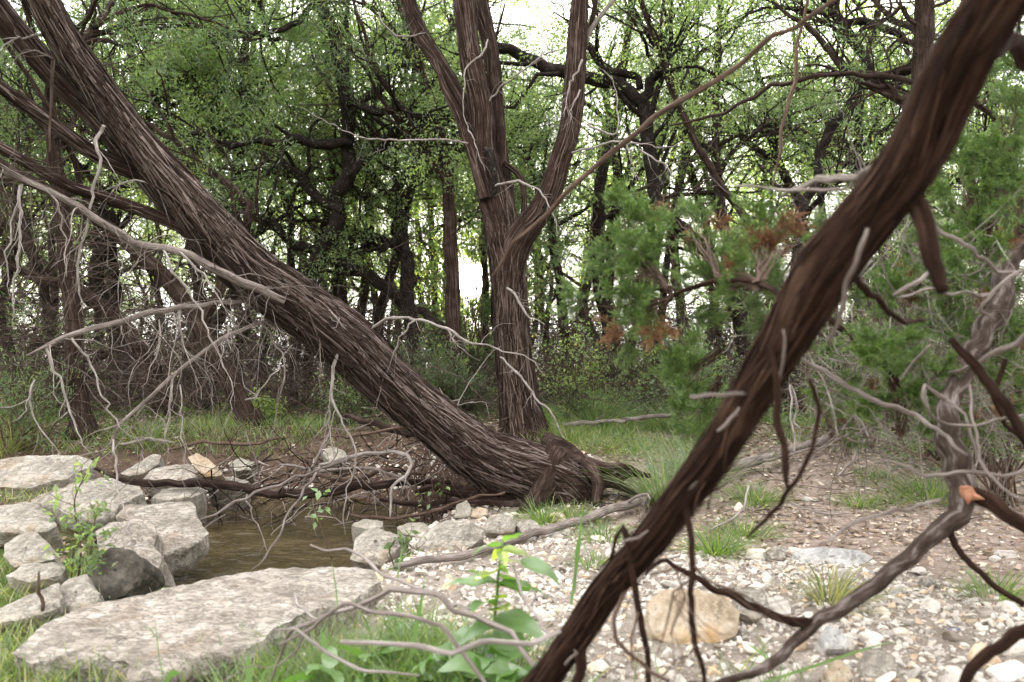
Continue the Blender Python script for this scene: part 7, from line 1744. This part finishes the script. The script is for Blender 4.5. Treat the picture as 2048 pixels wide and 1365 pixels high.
long_blade('green blade rising at the right end of the slab', [(650, 1330, 2.2), (648, 1290, 2.2), (643, 1258, 2.2)], 0.010)
long_blade('slim grass stalk standing before the slab centre', [(328, 1365, 2.15), (318, 1310, 2.15), (312, 1260, 2.15), (308, 1235, 2.15)], 0.0022)
long_blade('slim side blade of the stalk before the slab centre', [(311, 1275, 2.15), (300, 1258, 2.14), (285, 1250, 2.13)], 0.002)
long_blade('slim grass stalk standing at the right part of the slab', [(675, 1215, 2.5), (672, 1180, 2.5), (668, 1150, 2.5), (662, 1120, 2.5)], 0.0025)
long_blade('long green blade lying across the white gravel', [(1520, 1368, 2.1), (1600, 1342, 2.15), (1680, 1315, 2.2), (1750, 1293, 2.25), (1800, 1281, 2.3)], 0.005)
long_blade('short green blade crossing the gravel by the orange rock', [(1545, 1330, 2.2), (1520, 1305, 2.25), (1490, 1285, 2.3)], 0.005)
long_blade('thin blade standing behind the fallen pole end', [(795, 1160, 3.0), (800, 1120, 3.0), (806, 1090, 3.0)], 0.004)

# ------------------------------------------------------------------ broad leaved plants
def leaf_mesh(seed, L=1.0, W=0.36, fold=0.25, curl=0.25, serr=0.0):
    rg_ = np.random.default_rng(seed)
    K = 11; u = np.linspace(0, 1, K)
    w = W * np.sin(np.pi * np.clip(u, 0.0, 1) ** 0.72) ** 0.85 * (1 - 0.25 * u) * 0.55
    w[0] = 0.012; w[-1] = 0.002
    z = -curl * u ** 2 + 0.03 * np.sin(u * 9 + seed)
    rows = []
    for s_, f in ((-1, 1), (-0.5, 0.5), (0, 0), (0.5, 0.5), (1, 1)):
        rows.append(np.stack([s_ * w, u * L, z * L + f * fold * w + 0.02 * np.sin(u * 14 + s_ * 3) * abs(s_)], -1))
    V = np.stack(rows, 1)
    i = np.arange(K - 1)[:, None] * 5 + np.arange(4)[None]
    mb = MB(); mb.add(V.reshape(-1, 3), np.stack([i, i + 1, i + 6, i + 5], -1).reshape(-1, 4), None, rg_.uniform(0.2, 0.8))
    return mb
LV = [leaf_mesh(k, W=w, curl=c).mesh('leaf', M['plant_leaf'], (0, 0, 0)) for k, (w, c) in enumerate([(0.36, 0.25), (0.42, 0.1), (0.5, 0.35), (0.32, 0.45)])]
LY = [leaf_mesh(k, W=w, curl=c).mesh('leaf', M['plant_yellow'], (0, 0, 0)) for k, (w, c) in enumerate([(0.40, 0.2), (0.46, 0.35)])]
def put_leaf(parent, at, tip, roll, meshes, rg, wide=1.0):
    a, b = np.asarray(at), np.asarray(tip)
    d = Vector(b - a); L = d.length
    o = bpy.data.objects.new('leaf', meshes[int(rg.integers(len(meshes)))]); COL.objects.link(o); o.parent = parent
    yv = d.normalized(); zv = Vector((0, 0, 1)) - yv * yv.z; zv = zv.normalized() if zv.length > 1e-3 else Vector((0, -1, 0))
    xv = yv.cross(zv)
    m = Matrix((xv, yv, zv)).transposed() @ Matrix.Rotation(roll, 3, 'Y')
    o.rotation_euler = m.to_euler(); o.scale = (L * wide, L, L); o.location = tuple(a - wloc(parent))
rg = np.random.default_rng(92)
pb = P(990, 1330, 2.25); pb[2] = float(ground_z(pb[0], pb[1]))
plant = thing('broadleaf_plant', pb, 'upright broad leaved green plant with yellowish top leaves at bottom centre', 'plant')
st = [P(992, 1330, 2.25), P(990, 1240, 2.22), P(995, 1160, 2.2), P(1000, 1110, 2.2), P(1006, 1080, 2.2)]; st[0][2] = pb[2] - 0.01
mb = MB(); tube(mb, np.array(st), np.array([0.005, 0.0045, 0.004, 0.003, 0.002]), n=8, seg=0.02, rough=0.5); mb.build('stem', M['plant_leaf'], plant)
for a, b, r_, ms, wd in [
   ((1002, 1092), (945, 1078), 0.4, LV, 1.6), ((1004, 1085), (1045, 1058), -0.5, LV, 1.6), ((1003, 1100), (1060, 1098), 0.2, LY, 1.4), ((1000, 1140), (945, 1150), 0.3, LY, 1.3), ((998, 1150), (1050, 1170), -0.2, LV, 1.3), ((1000, 1096), (1012, 1128), 0.2, LY, 1.2), ((1000, 1100), (985, 1118), 0.5, LY, 1.0),
   ((1000, 1122), (1042, 1118), -0.2, LY, 0.9), ((1040, 1122), (1124, 1142), 0.3, LV, 1.15), ((998, 1130), (1018, 1148), 0.4, LV, 1.0),
   ((994, 1165), (900, 1150), -0.4, LV, 0.9), ((994, 1170), (935, 1135), 0.6, LV, 0.9), ((996, 1168), (1070, 1160), 0.3, LV, 0.9), ((996, 1175), (1098, 1180), -0.5, LV, 0.8),
   ((992, 1205), (930, 1185), 0.2, LV, 1.1), ((993, 1200), (1020, 1178), -0.3, LY, 1.2), ((992, 1215), (972, 1190), 0.8, LY, 1.4), ((992, 1220), (1010, 1206), 0.2, LY, 1.3),
   ((991, 1235), (1080, 1245), 0.4, LV, 1.0), ((991, 1245), (930, 1255), -0.4, LV, 1.1), ((991, 1260), (1045, 1290), 0.5, LV, 1.3), ((991, 1270), (960, 1330), -0.3, LV, 1.6), ((990, 1280), (1060, 1340), 0.2, LV, 1.4), ((992, 1285), (895, 1290), 0.3, LV, 1.0)]:
    put_leaf(plant, P(*a, 2.2), P(*b, 2.2 - rg.uniform(-0.05, 0.12)), r_, ms, rg, wd)
for label, px, py, d, n, L, sd in [('low broad leaved weed with shiny leaves beneath the slab end', 640, 1352, 2.12, 12, 0.10, 1), ('leafy green weed between the slab and the broad leaved plant', 740, 1330, 2.2, 15, 0.085, 2), ('cluster of large green leaves at the foot of the broad leaved plant', 880, 1345, 2.12, 16, 0.10, 3), ('broad green leaves under the end of the arched branch', 1010, 1350, 2.05, 18, 0.11, 4), ('small pale leaved weed in the grass below the slab end', 790, 1268, 2.45, 10, 0.06, 5)]:
    rr_ = np.random.default_rng(900 + sd); c = P(px, py, d); c[2] = float(ground_z(c[0], c[1]))
    w_ = thing('leafy_weed', c, label, 'plant')
    for k in range(n):
        a = rr_.uniform(0, 6.28); h = rr_.uniform(0.02, 0.13)
        at = c + np.array((rr_.normal(0, 0.02), rr_.normal(0, 0.02), h)); tip = at + np.array((math.cos(a), math.sin(a), rr_.uniform(-0.1, 0.6))) * L * rr_.uniform(0.7, 1.2)
        mb = MB(); tube(mb, np.array([c, (c + at) / 2 + rr_.normal(0, 0.004, 3), at]), np.array([0.002, 0.0016, 0.001]), n=5, seg=0.02); mb.build('stem', M['plant_leaf'], w_)
        put_leaf(w_, at, tip, rr_.normal(0, 0.4), LV, rr_, 1.2)
def sapling(label, pts, n, L, seed, mat, spread=0.5, name='sapling'):
    rr_ = np.random.default_rng(seed); p = np.array([P(*a) for a in pts]); p[0][2] = min(p[0][2], float(ground_z(p[0][0], p[0][1])) + 0.0) if p[0][2] - float(ground_z(p[0][0], p[0][1])) < 0.3 else p[0][2]
    root = thing(name, p[0], label, 'plant')
    mb = MB(); t_ = tube(mb, p, np.linspace(0.004, 0.0015, len(p)), n=7, seg=0.02, rough=1.0, seed=seed)
    s, tn, _ = sample_on(rr_, t_['C'][None], t_['r'][None], max(4, n // 9), 0.2, 1.0)
    w = walk(rr_, s, side_dirs(rr_, tn, 0.5, 1.2, 0.2), rr_.uniform(0.05, 0.16, len(s)), 5, 0.25, 0)
    tubes(mb, w, taper(np.full(len(w), 0.0014), 5, 0.5), 4)
    mb.build('stem', M['brown_twig'], root)
    A = np.concatenate([w[:, 2:].reshape(-1, 3), t_['C'][int(t_['k'] * 0.25)::2]])
    idx = rr_.integers(len(A), size=n)
    mb = MB(); leaf_cards(mb, rr_, A[idx], 1, 0.015, L, L * 0.55, up=0.5); mb.build('foliage', mat, root, smooth=False)
    return root
sapling('leafy sapling with small dark green leaves growing between the rocks', [(150, 1160, 3.05), (162, 1100, 3.06), (152, 1050, 3.08), (150, 1000, 3.1), (165, 960, 3.12), (180, 935, 3.14)], 110, 0.034, 951, M['oak_leaf_light'])
sapling('second leafy sapling with a fuller top right of the first one', [(165, 1190, 2.95), (180, 1120, 2.97), (185, 1070, 2.98), (190, 1030, 3.0), (180, 1005, 3.0)], 120, 0.032, 952, M['oak_leaf'])
sapling('yellow leaved low seedling between the small flat rock and the block', [(140, 1150, 3.0), (145, 1110, 3.0), (150, 1090, 3.0)], 36, 0.03, 953, M['plant_yellow'], name='seedling')
sapling('thin weed with few green leaves standing in the pool', [(665, 1120, 3.85), (650, 1080, 3.85), (640, 1050, 3.86), (630, 1020, 3.88)], 14, 0.05, 954, M['plant_leaf'], name='weed')
sapling('trailing dark leaved weed in front of the pale pitted boulder', [(790, 1125, 3.5), (778, 1100, 3.5), (800, 1075, 3.5), (830, 1100, 3.5), (850, 1085, 3.5)], 36, 0.05, 955, M['oak_leaf'], name='weed')
sapling('small green weed hanging in the shade of the roots', [(850, 1000, 4.7), (858, 985, 4.68), (875, 990, 4.66)], 16, 0.04, 956, M['plant_leaf'], name='weed')
sapling('yellow tipped seedling on the far bank beside the slanting trunk', [(462, 862, 7.3), (470, 845, 7.3), (480, 838, 7.3)], 30, 0.05, 957, M['plant_yellow'], name='seedling')
sapling('pale yellow green herb standing on the far bank', [(530, 835, 7.4), (528, 815, 7.4), (522, 790, 7.4)], 26, 0.05, 958, M['plant_yellow'], name='herb')
